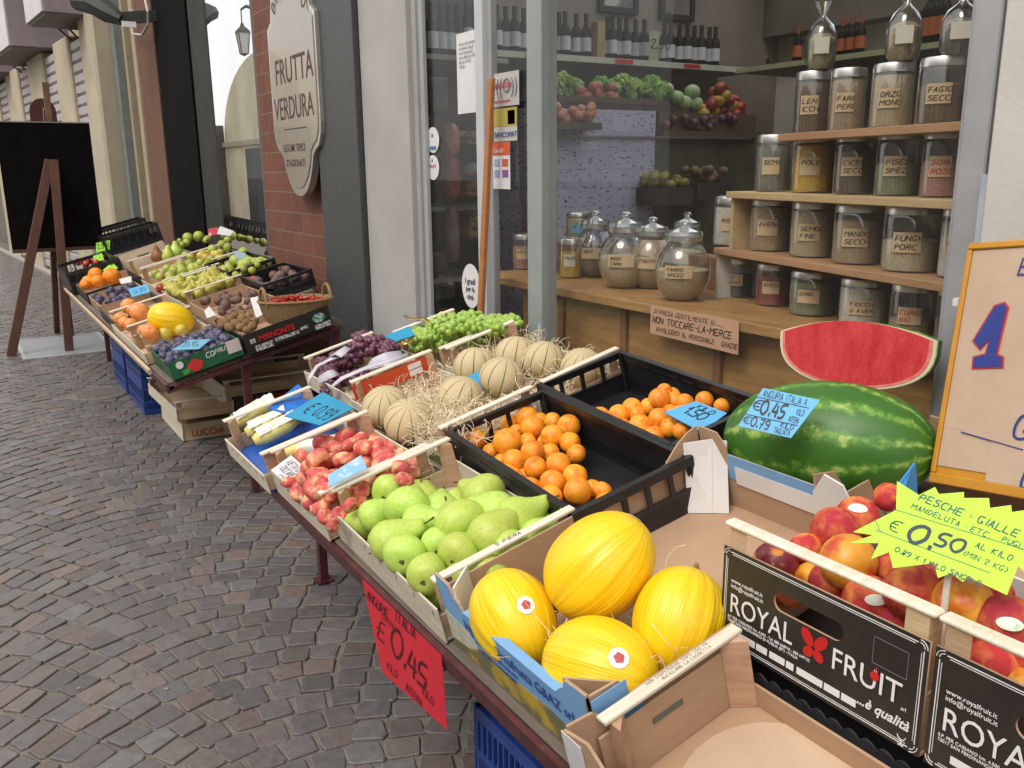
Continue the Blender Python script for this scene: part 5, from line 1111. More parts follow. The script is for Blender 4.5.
LA=[(220,438,42,.1),(212,510,38,.08),(265,545,38,.08),(305,575,34,.08),(285,490,34,.07),(360,378,34,.09),(350,450,54,.12),(428,350,42,.11),(450,392,44,.12),(430,450,34,.10),(450,490,44,.12),(375,525,43,.11),(325,525,28,.08),(370,600,46,.11),(352,570,35,.09),(462,552,43,.12),(530,425,43,.12),(530,365,32,.1),(480,360,28,.1),(595,385,43,.11),(600,450,38,.1),(625,495,36,.08),(520,490,34,.1),(553,540,46,.12),(440,640,47,.10),(530,610,47,.11),(620,585,45,.1),(522,672,47,.09),(630,645,50,.10),(690,635,34,.07),(728,645,37,.06),(740,690,38,.05),(800,690,32,.05),(705,712,30,.05),(385,405,26,.08),(262,600,26,.05),(500,450,30,.09),(580,640,34,.07),(420,590,34,.07),(310,430,26,.06)]
LB_=[(718,352,41,.09),(795,340,39,.1),(848,312,36,.1),(765,402,28,.06),(813,392,33,.08),(880,385,43,.1),(935,425,39,.09),(915,307,32,.1),(957,275,39,.12),(978,245,29,.12),(955,355,39,.11),(1000,392,37,.10),(870,340,32,.09),(1048,405,34,.10),(1040,330,30,.1),(1020,285,36,.1),(1008,262,30,.1),(1058,290,33,.1),(1138,282,34,.09),(1208,305,30,.08),(1100,320,30,.07),(1000,330,30,.09),(900,420,26,.06),(1090,390,30,.08)]
for L_,lst,oo in ((LA,A,0),(LB_,B_,1)):
    for i,(x,y,r,d) in enumerate(L_):
        p=at(420+x/4,330+y/4,d=d*(.95 if oo else .72)); rr_=px2m(p,r/4)*1.13
        if oo and 420+x/4>700: pass
        M=Matrix.Translation(p)@Euler((R.uniform(0,6),R.uniform(0,6),R.uniform(0,6))).to_matrix().to_4x4()@Matrix.Scale(rr_,4); o=place(ap,i,M,ua); lst.append((o,p))
name_fruits(A,'apricot','in the left black crate','apricots in the left black crate',6); name_fruits(B_,'apricot','in the right black crate','apricots in the right black crate',5)
# --- flat peaches
fp_m=fruit_skin('flat_peach_skin',[(.3,(.88,.62,.3)),(.7,(.85,.48,.24))],(.60,.09,.09),1.1,.6,.33,.54,.3,.1)
def flatpeach(k):
    mb=MB(); pr=[]
    for j in range(19):
        q=PI*j/18; r=math.sin(q)**.8; z=-math.cos(q)*.72; z-=.40*math.exp(-(r/.36)**2)*(1 if z>0 else -1) if r<.99 else 0
        pr.append((r,z))
    return mb.lathe(pr,24,fn=lambda t_,z:1-.06*math.exp(-(min(t_,2*PI-t_)/.25)**2)+.02*math.sin(3*t_+k))
fp=[tag(flatpeach(k).build('flat_peach',fp_m,None,2,(0,0,-60)),'peach','peach') for k in range(3)]
LP=[(500,335,45),(550,355,38),(597,342,34),(580,308,40),(415,390,36),(470,398,46),(522,410,42),(578,405,42),(660,350,42),(692,388,46),(732,380,42),(742,420,50),(700,482,50),(470,462,46),(470,512,50),(402,525,42),(360,487,30),(412,478,30),(445,562,38),(482,590,38),(502,627,32),(592,545,38),(642,520,38),(600,580,30),(640,560,30),(765,410,42),(802,440,42),(842,452,38),(785,470,38),(650,430,42),(610,460,40),(540,470,40),(520,530,40),(550,570,36),(440,430,36),(820,480,36),(690,440,40),(640,320,34),(700,340,34),(560,620,34),(530,660,28)]
us=set(); lst=[]
for i,(x,y,r) in enumerate(LP):
    p=at(200+x/4,360+y/4,d=.075+.02*(i%3)); rr_=px2m(p,r/4)*1.12
    M=Matrix.Translation(p)@Euler((R.uniform(-1.0,1.0),R.uniform(-1.0,1.0),R.uniform(0,6))).to_matrix().to_4x4()@Matrix.Scale(rr_,4); o=place(fp,i,M,us); lst.append((o,p))
name_fruits(lst,'flat peach','in its crate','flat peaches in the wooden crate',6)
us2=[]
for i in range(6):
    for j in range(6):
        q=tl(.03+i*.055,2.11+j*.062,.045); o=cp(fp[i%3],Matrix.Translation(q)@Euler((R.uniform(-.6,.6),R.uniform(-.6,.6),0)).to_matrix().to_4x4()@Matrix.Scale(.032,4)); o['label']='flat peach mostly buried under the top layer of peaches'; o['group']='buried flat peaches'
# --- nectarines
nc_m=fruit_skin('nectarine_skin',[(.3,(.85,.36,.06)),(.75,(.6,.09,.03))],(.48,.025,.04),1.1,.7,.32,.56,.35,.25)
ncd=fruit_skin('dark_nectarine_skin',[(.3,(.8,.35,.05)),(.7,(.7,.2,.03))],(.2,.02,.035),1.2,.35,.36,.44,.2,.05)
ncy=fruit_skin('yellow_nectarine_skin',[(.3,(.8,.4,.04)),(.7,(.75,.3,.03))],(.55,.06,.02),1.0,.36,.48,.66,.2,.05)
nc=[tag(seamed(20,.06,.95,.16).build('nectarine',m,None,2,(0,0,-60)),'nectarine','nectarine') for m in (nc_m,ncd,ncy)]
un=set()
LN=[(835,531,23,.165,0,'red nectarine just left of the neon star, upper one'),(857,518,21,.15,0,'red nectarine with a white label behind the neon star'),(848,562,27,.175,2,'large red-yellow nectarine left of the neon star, by the front rail'),(806,549,16,.15,0,'red nectarine tucked behind the front rail, left of the big one'),(776,563,22,.14,1,'dark nectarine with a yellow burst at the crate left end'),(812,580,17,.12,2,'yellow nectarine showing over the black front panel'),(832,583,22,.13,0,'red nectarine under the rail beside the yellow one'),(868,600,24,.14,0,'red nectarine under the rail above the printed butterfly'),(893,622,20,.12,0,'pinkish red nectarine low behind the rail, right of centre'),(912,592,27,.175,0,'large red nectarine right below the neon star'),(893,570,20,.15,0,'shadowed red nectarine directly under the star lower left point'),(888,497,14,.16,0,'red nectarine peeping out by the blue card, top'),(925,572,20,.15,0,'shadowed red nectarine under the star centre'),(790,590,18,.10,0,'red nectarine seen through the hand hole'),(850,608,18,.10,0,'red nectarine behind the hand hole right end'),
(963,606,29,.175,2,'large orange-flushed nectarine right of the rail joint'),(994,594,18,.16,0,'red nectarine behind the two large ones at right'),(1007,624,28,.17,0,'red nectarine with a green and white sticker at the right edge'),(994,666,26,.13,0,'red nectarine under the rail of the cut-off crate'),(1019,688,20,.12,2,'orange nectarine low at the right edge'),(985,640,18,.13,0,'red nectarine between rail and stickered one'),(1030,655,24,.14,0,'red nectarine beyond the right picture edge')]
nn=[]
for i,(x,y,r,d,k,l) in enumerate(LN):
    p=at(x,y,d=d+.035); rr_=px2m(p,r)*1.06
    M=Matrix.Translation(p)@Euler((R.uniform(0,6),R.uniform(0,6),R.uniform(0,6))).to_matrix().to_4x4()@Matrix.Scale(rr_,4)
    if k not in un: un.add(k); o=nc[k]; o.matrix_basis=M
    else: o=cp(nc[k],M)
    o['label']=l; o['group']='nectarines in the black printed crates'; nn.append((o,p,rr_))
for i in range(4):
    for j in range(4):
        q=tl(.37+i*.07,.25+j*.085+(.05 if j>1 else 0)+ (.12 if j>1 else 0),.09); o=cp(nc[0],Matrix.Translation(q)@Euler((i,j,1)).to_matrix().to_4x4()@Matrix.Scale(.037,4)); o['label']='red nectarine buried in the bottom layer of the crates'; o['group']='buried nectarines'
def sticker(o_parent,centre,rad,px,py,size,mats,shape='disc',name='sticker',text=None):
    """small curved label on a fruit, where the sight line of (px,py) meets it; rad: matrix of the ellipsoid"""
    Mi=rad.inverted(); r_=ray(px,py); a=Mi@CAM; b=(Mi.to_3x3()@r_); A_=b.dot(b);B2=2*a.dot(b);C2=a.dot(a)-1; D=B2*B2-4*A_*C2
    if D<0: s=-B2/(2*A_)
    else: s=(-B2-math.sqrt(D))/(2*A_)
    h=CAM+r_*s; n=(Mi.transposed().to_3x3()@(Mi@h)).normalized(); u=V((0,0,1)).cross(n).normalized(); v=n.cross(u)
    mb=MB()
    def onto(x,y,off):
        q=h+u*x+v*y; w_=(Mi@q); w_=w_.normalized(); return (rad@w_)+n*off
    for mi,(s0,off) in enumerate(((size,.0012),(size*.5,.002)) if shape=='disc' else ((size,.0012),)):
        rings=4; N=20; vs=[onto(0,0,off)]; fs=[]
        for k in range(1,rings+1):
            for j in range(N):
                q=2*PI*j/N; f=1 if mi==0 else 1+.12*math.sin(5*q)
                vs.append(onto(s0*f*k/rings*math.cos(q),s0*f*k/rings*math.sin(q)*(1 if shape=='disc' else .5),off))
        for j in range(N): fs.append((0,1+j,1+(j+1)%N))
        for k in range(rings-1):
            for j in range(N): a0=1+k*N+j;b0=1+k*N+(j+1)%N; fs.append((a0,b0,b0+N,a0+N))
        mb.add(vs,fs,mi)
    o=mb.build(name,mats,None,2); attach(o,o_parent); return o
sred=pm('sticker_red',(.55,.03,.03),(.45,.1,.1),60,.4); swh=pm('sticker_white',(.82,.82,.84),(.78,.78,.8),8,.35); sgr=pm('sticker_green_white',(.75,.8,.7),(.2,.6,.2),60,.4,lo=.6,hi=.7)
for i,(x,y) in ((1,(858,508)),(17,(1010,624)),(7,(876,600))):
    o,p,r_=nn[i]; sticker(o,p,Matrix.Translation(p)@Matrix.Scale(r_,4),x,y,r_*.45,[sgr],'oval','fruit_label')
# --- yellow melons
def melon_mat(name,c1,c2,spot):
    t=NT(name); tc=t.n('ShaderNodeTexCoord'); sx=t.n('ShaderNodeSeparateXYZ'); t.l(tc.outputs['Object'],sx.inputs[0])
    ang=t.math('ARCTAN2',sx.outputs['Y'],sx.outputs['X']); cb=t.n('ShaderNodeCombineXYZ'); t.l(t.math('MULTIPLY',t.math('SINE',ang),1.0),cb.inputs[0]); t.l(t.math('COSINE',ang),cb.inputs[1]); t.l(t.math('MULTIPLY',sx.outputs['Z'],.28),cb.inputs[2])
    oi=t.n('ShaderNodeObjectInfo'); ad=t.n('ShaderNodeVectorMath',operation='ADD'); t.l(cb.outputs[0],ad.inputs[0]); sc_=t.n('ShaderNodeVectorMath',operation='SCALE'); sc_.inputs[0].default_value=(9,5,7); t.l(oi.outputs['Random'],sc_.inputs['Scale']); t.l(sc_.outputs[0],ad.inputs[1])
    w=t.noise(ad.outputs[0],4.2,2,.45,.5); w2=t.noise(ad.outputs[0],10,2,.5,.4); hgt=t.math('ADD',w,t.math('MULTIPLY',w2,.5))
    col=t.ramp(w,[(.3,c2),(.6,c1)]); c=t.co('Object',rnd=True); s=t.ramp(t.noise(c,9,4,.65),[(.57,(0,0,0)),(.68,(1,1,1))]); s2=t.ramp(t.noise(c,26,3,.6),[(.5,(0,0,0)),(.62,(1,1,1))])
    col=t.mix(t.math('MULTIPLY',t.math('MULTIPLY',s,s2),.5),col,spot); t.set(col=col,rough=.36,sss=.08,ssss=.01,coat=.05); t.bump(hgt,.2,.03); return t.m
ym=melon_mat('yellow_melon_skin',(.92,.63,.012),(.88,.56,.009),(.6,.36,.06))
def ymelon(px,py,d,ends,Lm,Rm,label,tilt=0,stem=True,z=None):
    p=at(px,py,d=d); (ax,ay),(bx_,by_)=ends; n=(CAM-p).normalized(); a=hit(ax,ay,p,n); b=hit(bx_,by_,p,n); D=(b-a).normalized()
    D=(D*math.cos(tilt)+n*math.sin(tilt)).normalized()
    M=Matrix.Translation(p)@zdir(D,R.uniform(0,6)).to_4x4(); t=empty('yellow_melon',(0,0,0),None,label,'melon','yellow melons in the blue box'); t.matrix_basis=M
    nseg=40; pr=[]
    for k in range(nseg+1):
        q=PI*k/nseg; r=math.sin(q)**.93; zz=-math.cos(q); pr.append((r*(1-.05*zz),zz))
    ph=R.uniform(0,6)
    mb=MB().lathe(pr,96,fn=lambda a_,z_:1+(.009*math.sin(9*a_+ph+1.5*math.sin(z_*2+a_))+.006*math.sin(17*a_+2*math.sin(z_*3)))*(1-z_*z_*.7))
    mb.v=[(x*Rm,y*Rm,z_*Lm) for x,y,z_ in mb.v]; mb.build('skin',ym,t,2)
    MB().tube([(0,0,-Lm*.985),(0,.002,-Lm*1.03),(.004,.006,-Lm*1.09)],[.009,.005,.004],7).build('stem',pm('dry_stem',(.35,.25,.12),(.25,.18,.08)),t,True)
    return t,M@Matrix.Diagonal((Rm,Rm,Lm,1))
mA,eA=ymelon(600,566,.165,((552,608),(646,518)),.108,.088,'topmost yellow melon lying across the others',.25)
mB,eB=ymelon(514,619,.10,((490,580),(536,668)),.094,.076,'left yellow melon with a white and red round sticker',.35)
mC,eC=ymelon(600,668,.095,((545,650),(655,680)),.098,.080,'front yellow melon with a red-dotted sticker near the blue wall',.5)
mD,eD=ymelon(679,622,.10,((696,575),(664,675)),.094,.077,'right yellow melon next to the black printed crate',.1)
for o,e,x,y in ((mB,eB,526,605),(mC,eC,619,658),(mD,eD,713,643),(mA,eA,637,514)): sticker(o,V((0,0,0)),e,x,y,.0165,[swh,sred])
# --- striped melons (cantaloupe)
def cant_mat():
    t=NT('netted_melon_skin'); tc=t.n('ShaderNodeTexCoord'); sx=t.n('ShaderNodeSeparateXYZ'); t.l(tc.outputs['Object'],sx.inputs[0]); ang=t.math('ARCTAN2',sx.outputs['Y'],sx.outputs['X'])
    k=t.math('ABSOLUTE',t.math('SINE',t.math('MULTIPLY',ang,5.0))); c=t.co('Object',rnd=True)
    st=t.ramp(t.math('ADD',k,t.math('MULTIPLY',t.math('SUBTRACT',t.noise(c,5,4),.5),.12)),[(.05,(.10,.14,.04)),(.2,(.60,.48,.28))])
    net=t.n('ShaderNodeTexVoronoi',feature='DISTANCE_TO_EDGE'); t.l(c,net.inputs['Vector']); net.inputs['Scale'].default_value=11
    nf=t.ramp(net.outputs['Distance'],[(.0,(.7,.58,.4)),(.09,(.5,.4,.22))]); col=t.mix(.5,st,nf); 
    col=t.mix(t.ramp(k,[(.07,(1,1,1)),(.17,(0,0,0))]),col,(.09,.13,.035)); t.set(col=col,rough=.75); t.bump(net.outputs['Distance'],-.4,.02); return t.m
cm=cant_mat()
cpm=MB().lathe(ell(1,.92,24),60,fn=lambda a_,z:1+.02*abs(math.sin(5*a_))*(1-z*z)).build('netted_melon',cm,None,2,(0,0,-60)); tag(cpm,'netted melon','melon')
CM=[(386,408,21,.09,'netted melon with green stripes, leftmost in its crate'),(409,422,22,.09,'netted melon in front of the leftmost one'),(461,398,21,.085,'greenish netted melon half sunk in wood wool behind the black crate'),(475,367,19,.09,'netted melon behind the small teal card'),(502,378,20,.10,'netted melon with bold stripes in front of the counter-side crate'),(516,356,19,.095,'netted melon at the back of the counter-side crate'),(544,361,19,.085,'netted melon beside the black crate, partly covered by wood wool'),(582,368,19,.07,'netted melon glimpsed behind the right black crate rail')]
for i,(x,y,r,d,l) in enumerate(CM):
    p=at(x,y,d=d); rr_=px2m(p,r)*1.13; D=V((R.uniform(-.35,.35),R.uniform(-.5,.2),1)); M=Matrix.Translation(p)@zdir(D,R.uniform(0,3)).to_4x4()@Matrix.Scale(rr_,4)
    if i==0: o=cpm; o.matrix_basis=M
    else: o=cp(cpm,M)
    o['label']=l; o['group']='netted melons in the wooden crates'
# --- wood wool
straw_m=pm('wood_wool',(.84,.75,.56),(.72,.6,.4),30,.8)
def straw(n,fn,label,r=.0010,Ls=(.04,.12),seg=7,fluff=.02):
    mb=MB()
    for _ in range(n):
        p=fn(); L_=R.uniform(*Ls); th=R.uniform(0,6.28); d=V((math.cos(th),math.sin(th),R.uniform(-.15,.5))).normalized(); k=V((R.gauss(0,1),R.gauss(0,1),R.gauss(0,.5))); pts=[p]
        for j in range(seg):
            d=(d+k.cross(d)*.35*L_/.08).normalized(); pts.append(pts[-1]+d*L_/seg)
        mb.tube(pts,r,3)
    o=mb.build('wood_wool',straw_m); tag(o,label,'wood wool',None,'stuff'); return o
def rect(x0,x1,y0,y1,z0,z1): return lambda: tl(R.uniform(x0,x1),R.uniform(y0,y1),R.uniform(z0,z1))
straw(750,rect(.37,.68,2.11,2.70,.02,.075),'pale wood wool around the striped melons in the nearer crate')
def clump():
    q=at(R.gauss(448,17),R.gauss(424,10),d=R.uniform(.05,.11)); return q
straw(620,clump,'loose tuft of pale wood wool in front of the striped melons')
straw(650,rect(.73,1.04,2.10,2.70,.02,.085),'pale wood wool around the melons beside the counter')
straw(330,rect(.10,.36,1.0,1.30,.01,.05),'straw strands under the yellow melons',.0007,(.04,.09))
def mclump(): x,y=R.choice([(555,600),(650,590),(560,640),(665,655),(575,600),(640,655)]); return at(x+R.gauss(0,12),y+R.gauss(0,8),d=R.uniform(.07,.12))
straw(45,mclump,'loose straw strands lying between the yellow melons',.0007,(.06,.15))
# --- grapes
def grape_mat(name,a,b,bloom,sss=.3):
    t=NT(name); c=t.co('Object'); col=t.ramp(t.noise(c,38,2,.5),[(.35,a),(.65,b)]); f=t.ramp(t.noise(c,70,3,.6),[(.45,(0,0,0)),(.7,(1,1,1))]); t.set(col=t.mix(t.math('MULTIPLY',f,.3),col,bloom),rough=.28,sss=sss,ssss=.006); return t.m
gg=grape_mat('green_grape_skin',(.24,.42,.04),(.38,.55,.09),(.5,.6,.35)); gp=grape_mat('purple_grape_skin',(.09,.02,.05),(.17,.045,.08),(.3,.22,.3),.1)
def bunch(poly,d0,dt,rb,m,label,n,seed,name='grape_bunch'):
    """berries heaped inside an area of the crate plane given by (px,py) centre, rx, ry"""
    rr=random.Random(seed); (cx_,cy_,rx,ry)=poly; mb=MB(); pts=[]; tries=0
    while len(pts)<n and tries<n*60:
        tries+=1; a=rr.uniform(0,6.28); q=math.sqrt(rr.random()); d=d0+dt*(1-q*q)*rr.uniform(.5,1)
        p=at(cx_+rx*q*math.cos(a),cy_+ry*q*math.sin(a),d=d)
        if all((p-s).length>rb*1.55 for s in pts): pts.append(p)
    c0=pts[0]; t=empty(name,c0,None,label,'grapes','grape bunches')
    for p in pts: mb.lathe(ell(rb*rr.uniform(.88,1.08),rb*1.12,8),12,M=Matrix.Translation(p-c0)@Euler((rr.random()*3,rr.random()*3,0)).to_matrix().to_4x4())
    o=mb.build('berries',m,t,2); o['kind']='stuff'
    pts=pts[:6]; sb=MB()
    for a,b in zip(pts,pts[1:]): sb.tube([a-c0,(a+b)/2-c0+V((0,0,.004)),b-c0],.0018,5)
    sb.build('stalk',pm('green_stalk',(.2,.22,.07)),t); return t
for i,q in enumerate([((425,336,17,9),.09,.06,.0125),((446,326,18,12),.11,.07,.013),((470,324,17,12),.11,.06,.013),((495,326,17,10),.10,.05,.013),((510,323,11,7),.09,.04,.0125),((440,343,18,7),.07,.03,.0125),((420,344,10,7),.07,.03,.0125),((475,338,20,7),.07,.03,.0125)]):
    bunch(*q,gg,['green grape bunch at the left end of its crate','green grape bunch left of the crate middle','highest green grape bunch in the middle of the heap','green grape bunch right of the heap middle','green grape bunch at the right end near the door','green grape bunch low against the front rail','small green grape bunch at the near left corner','green grape bunch low right behind the rail'][i],62,i)
for i,q in enumerate([((366,344,19,12),.09,.07,.013),((385,350,13,9),.08,.05,.013),((345,360,17,8),.06,.05,.0125),((330,372,13,7),.04,.04,.011),((355,376,16,7),.04,.04,.0112),((330,385,9,10),.03,.03,.011),((322,366,7,8),.04,.02,.011)]):
    bunch(*q,gp,['topmost purple grape bunch','purple grape bunch right of the topmost, near the teal card','purple grape bunch just left of the topmost','purple grape bunch at the left side of its crate','purple grape bunch in front, under the white paper','purple grape bunch in the near left corner','small purple grape bunch against the far rail'][i],55,20+i)
# white paper and plastic around the purple grapes
wp=pm('white_wrapping',(.62,.6,.66),(.5,.48,.56),14,.4,.5,20)
def ribbon(pts,w_,label,m=wp,cat='paper',name='wrapping_paper',d=.12):
    P=[at(x,y,d=dd) for x,y,dd in pts]; mb=MB(); vs=[];
    for i,p in enumerate(P):
        dd=(P[min(i+1,len(P)-1)]-P[max(0,i-1)]).normalized(); s=dd.cross(V((-.3,-.6,.7))).normalized(); vs+= [p-s*w_/2,p+s*w_/2,p+s*w_/2-V((0,0,.0012)),p-s*w_/2-V((0,0,.0012))]
    fs=[]
    for i in range(len(P)-1):
        for k in range(4): fs.append((i*4+k,i*4+(k+1)%4,i*4+4+(k+1)%4,i*4+4+k))
    fs+=[(0,1,2,3),tuple(len(vs)-4+k for k in range(4))]; mb.add(vs,fs); return tag(mb.build(name,m,None,2),label,cat)
ribbon([(309,390,.03),(309,378,.10),(317,366,.12),(332,358,.12),(345,355,.13)],.012,'thin white paper band arching over the purple grapes at left')
ribbon([(331,396,.04),(332,386,.10),(342,378,.12),(365,368,.12),(390,360,.12),(408,354,.12)],.014,'second thin white paper band along the near side of the grapes')
ribbon([(333,354,.12),(340,350,.15),(346,353,.14)],.05,'crumpled white paper beside the topmost purple bunch')
ribbon([(318,380,.08),(330,374,.10),(337,372,.09)],.035,'small white label paper on the purple grapes')
ribbon([(368,364,.09),(385,359,.115),(403,357,.10)],.06,'wide white paper sheet under the right purple bunch')
gold=pm('gold_ribbon',(.6,.42,.1),(.5,.33,.06),10,.25,metal=.9)
ribbon([(398,341,.13),(405,343,.14),(413,340,.14)],.016,'small gold ribbon by the purple grapes',gold,'ribbon','gold_ribbon'); ribbon([(404,315,.13),(412,319,.14),(424,318,.14),(430,324,.13)],.014,'gold ribbon curl at the far corner of the green grapes',gold,'ribbon','gold_ribbon')
# --- sweetcorn
corn=pm('yellow_corn',(.9,.8,.28),(.82,.7,.2),60,.5,.15,120); foil=pm('crinkled_film_white_glare',(.88,.88,.86),(.8,.76,.5),26,.12,1.0,40,coat=.5)  # wrapping film over the cobs; its white colour is painted glare
for i,(a,b) in enumerate([((233,424),(272,402)),((247,433),(285,415)),((255,441),(295,420))]):
    p,q=at(*a,d=.06),at(*b,d=.075); c0=(p+q)/2; t=empty('corn_pack',c0,None,['film-wrapped sweetcorn farthest from the peaches','middle film-wrapped sweetcorn in the blue-lined crate','film-wrapped sweetcorn closest to the peaches'][i],'sweetcorn','film-wrapped sweetcorn')
    D=(q-p)/2; pts=[-D*1.05,-D*.6,V((0,0,.002)),D*.6,D]; MB().tube(pts,[.016,.028,.031,.029,.018],14).build('cob',corn,t,2)
    mb=MB(); s=D.normalized().cross(V((0,0,1))).normalized(); N=16; vs=[];fs=[]
    for k in range(N+1):
        f=-1+2*k/N
        for j in range(7):
            an=PI*.10+PI*.72*j/6; rr_=.0345+R.uniform(-.0025,.003)
            vs.append(D*f*.95-s*math.cos(an)*rr_+V((0,0,math.sin(an)*rr_)))
    for k in range(N):
        for j in range(6): fs.append((k*7+j,k*7+j+1,(k+1)*7+j+1,(k+1)*7+j))
    mb.add(vs,fs); mb.build('film',foil,t,False)
p=tl(.2,2.53,.03); t=empty('corn_pack',p,None,'yellow film-wrapped sweetcorn half hidden under the near rail','sweetcorn','film-wrapped sweetcorn'); MB().tube([(-.13,0,0),(0,.0,.004),(.13,0,0)],[.02,.027,.02],14).build('cob',corn,t,2); MB().tube([(-.1,0,.0),(.1,0,.003)],[.0275,.0285],10).build('film',foil,t,2)
tag(MB().box((-.005,-.005,0),(.335,.43,.004),0,TM.copy()@Matrix.Translation((0,2.49,.008))).build('blue_sheet',pm('blue_sheet',(.02,.09,.42),(.03,.12,.5),12,.3,.5,20)),'blue plastic sheet lining the sweetcorn crate','sheet')
# --- watermelon and slice
t=NT('watermelon_rind'); tc=t.n('ShaderNodeTexCoord'); sx=t.n('ShaderNodeSeparateXYZ'); t.l(tc.outputs['Object'],sx.inputs[0]); ang=t.math('ARCTAN2',sx.outputs['Y'],sx.outputs['X']); c=t.co('Object')
nz=t.noise(c,11,5,.65); nb=t.noise(c,34,6,.75); w=t.math('SINE',t.math('ADD',t.math('MULTIPLY',ang,12),t.math('MULTIPLY',t.math('SUBTRACT',nz,.5),7)))
w=t.math('ADD',t.math('MULTIPLY',w,.5),t.math('MULTIPLY',t.math('SUBTRACT',nb,.5),2.2))
t.set(col=t.ramp(w,[(-.15,(.04,.14,.015)),(.25,(.06,.19,.022)),(.48,(.13,.29,.04)),(.72,(.36,.47,.12))]),rough=.42); t.bump(nb,.04,.01); wm=t.m
p=at(825,443,d=.12); e0=at(721,431,d=.12); e1=at(928,445,d=.12); D=(e1-e0).normalized()
t=empty('watermelon',(0,0,0),None,'whole striped green watermelon carrying the blue price card','watermelon'); Rw=.134; Lw=(e1-e0).length/2*1.0; t.matrix_basis=Matrix.Translation(p)@zdir(D,.4).to_4x4()
MB().lathe([(r*Rw,z*Lw) for r,z in ell(1,1,36,.95)],64).build('rind',wm,t,2); MB().tube([(0,0,Lw*.99),(.0,.004,Lw*1.04)],.006,6).build('stem',stem_m,t)
# slice : flat red face towards the street, standing on the melon, leaning on the pane
a_,b_=at(780,331,X=1.74),at(938,341,X=1.74); mid=(a_+b_)/2; ex=(b_-a_).normalized(); n=V((-1,0,.12)).normalized(); n=(n-ex*n.dot(ex)).normalized(); ey=n.cross(ex); ey=ey if ey.z>0 else -ey
if n.dot(CAM-mid)<0: n=-n
hw=(b_-a_).length/2; t=empty('watermelon_slice',(0,0,0),None,'cut red watermelon slice standing on the whole watermelon','watermelon')
t.matrix_basis=Matrix(((ex.x,ey.x,n.x,mid.x),(ex.y,ey.y,n.y,mid.y),(ex.z,ey.z,n.z,mid.z),(0,0,0,1)))
if t.matrix_basis.to_3x3().determinant()<0: pass
def so(s,dz=0):
    top=[(hw*s*x,.034*(1-x*x)*1.0+(.0 if s==1 else -.0)) for x in [1-2*k/14 for k in range(15)]]
    bot=[(-hw*s*math.cos(a),-(.125*s)*math.sin(a)**.62+.0) for a in [PI*k/26 for k in range(1,26)]]
    return [V((x,y,dz)) for x,y in top+bot]
fl=pm('red_watermelon_flesh',(.66,.06,.065),(.52,.02,.03),24,.4,.6,160,stretch=(1,.4,1),sss=.15)
cup=so(1); N=len(cup)
def shell(s0,s1,z0,z1,mi,mb):
    A_=so(s0,z0);B0=so(s1,z1); mb.add(A_+B0,[(i,(i+1)%N,N+(i+1)%N,N+i) for i in range(N)],mi)
mb=MB(); mb.add(so(.955,.0),[tuple(range(N))],0); shell(.955,.90,0,-.001,0,mb); MBf=mb; mb=MB(); mb.add(so(.955,.0008),[tuple(range(N))]); mb.add([v+V((0,0,-.028)) for v in so(.9)],[tuple(range(N))[::-1]]); shell(.955,.9,.0008,-.028,0,mb); mb2=MB(); mbx=so(.955,.0010)+so(.915,.0012); mb2.add(mbx,[(i,(i+1)%N,N+(i+1)%N,N+i) for i in range(N)]); mb2.build('pale_flesh_edge',pm('pink_flesh_edge',(.78,.26,.2),(.7,.16,.13),30,.4),t); mb.build('red_flesh',fl,t)
mb=MB(); shell(.99,.955,.0,.0004,0,mb); shell(1.0,.99,-.0015,.0,1,mb); shell(1.0,.955,-.0015,-.032,2,mb); mb.add(so(.955,-.032),[tuple(range(N))[::-1]],2)
mb.build('rind',[pm('white_rind',(.72,.66,.5),(.66,.6,.42),9,.4),pm('pale_green_rind',(.42,.5,.2),(.36,.45,.16),9,.4),wm],t)
# ================= far stall =================
st2=empty('market_stall',(0,0,0),None,'farther maroon stall frame carrying mixed fruit boxes beside the brick pillar','market stall')
TM2=Matrix.Translation(tl(0,0,0))@Euler((0,-TK,0)).to_matrix().to_4x4()
mb=MB(); mb.box((-.012,4.02,-.045),(.0,8.3,-.004)).box((0,4.02,-.045),(.03,8.3,-.04)).box((.031,4.02,-.045),(.84,4.045,-.0265)); mb.build('front_rail',maroon,st2).matrix_basis=TM2
mb=MB().box((-.03,4.3,-.004),(-.014,7.9,.02)); mb.build('wooden_edge_strip',woodx,st2).matrix_basis=TM2
for i in range(6): MB().box((.005+i*.172,4.05 if i<5 else 4.9,-.025),(.17+i*.172,8.3 if i<2 else 9.3,-.006)).build('shelf_board',MATS['grey_stall_board'],st2).matrix_basis=TM2
for y,x in ((4.06,.36),(7.75,.22),(7.75,.9),(4.06,.82),(9.2,.5)):
    q=tl(x,y,-.03); MB().beam(q,(q.x,q.y,.01),.035,.035).build('leg',maroon,st2)
def fruitset(protos,pts,org,sc,d,what,where,group,rows=3,scale=1.05,d2=0,rot=6):
    us=set(); lst=[]
    for i,(x,y,r) in enumerate(pts):
        p=at(org[0]+x/sc,org[1]+y/sc,d=d+d2*(i%3)); rr_=px2m(p,r/sc)*scale
        pr=protos[i%len(protos)]; M=Matrix.Translation(p)@Euler((R.uniform(0,rot),R.uniform(0,rot),R.uniform(0,6))).to_matrix().to_4x4()@Matrix.Scale(rr_,4)
        if i<len(protos): o=pr; o.matrix_basis=M
        else: o=cp(pr,M)
        lst.append((o,p))
    name_fruits(lst,what,where,group,rows); return lst
def sph(name,m,cat,n=1,zs=.95,deep=.0,dim=.14): return [tag(seamed(14,deep,zs,dim).build(name,m,None,2,(0,0,-60)),cat,cat) for _ in range(n)]
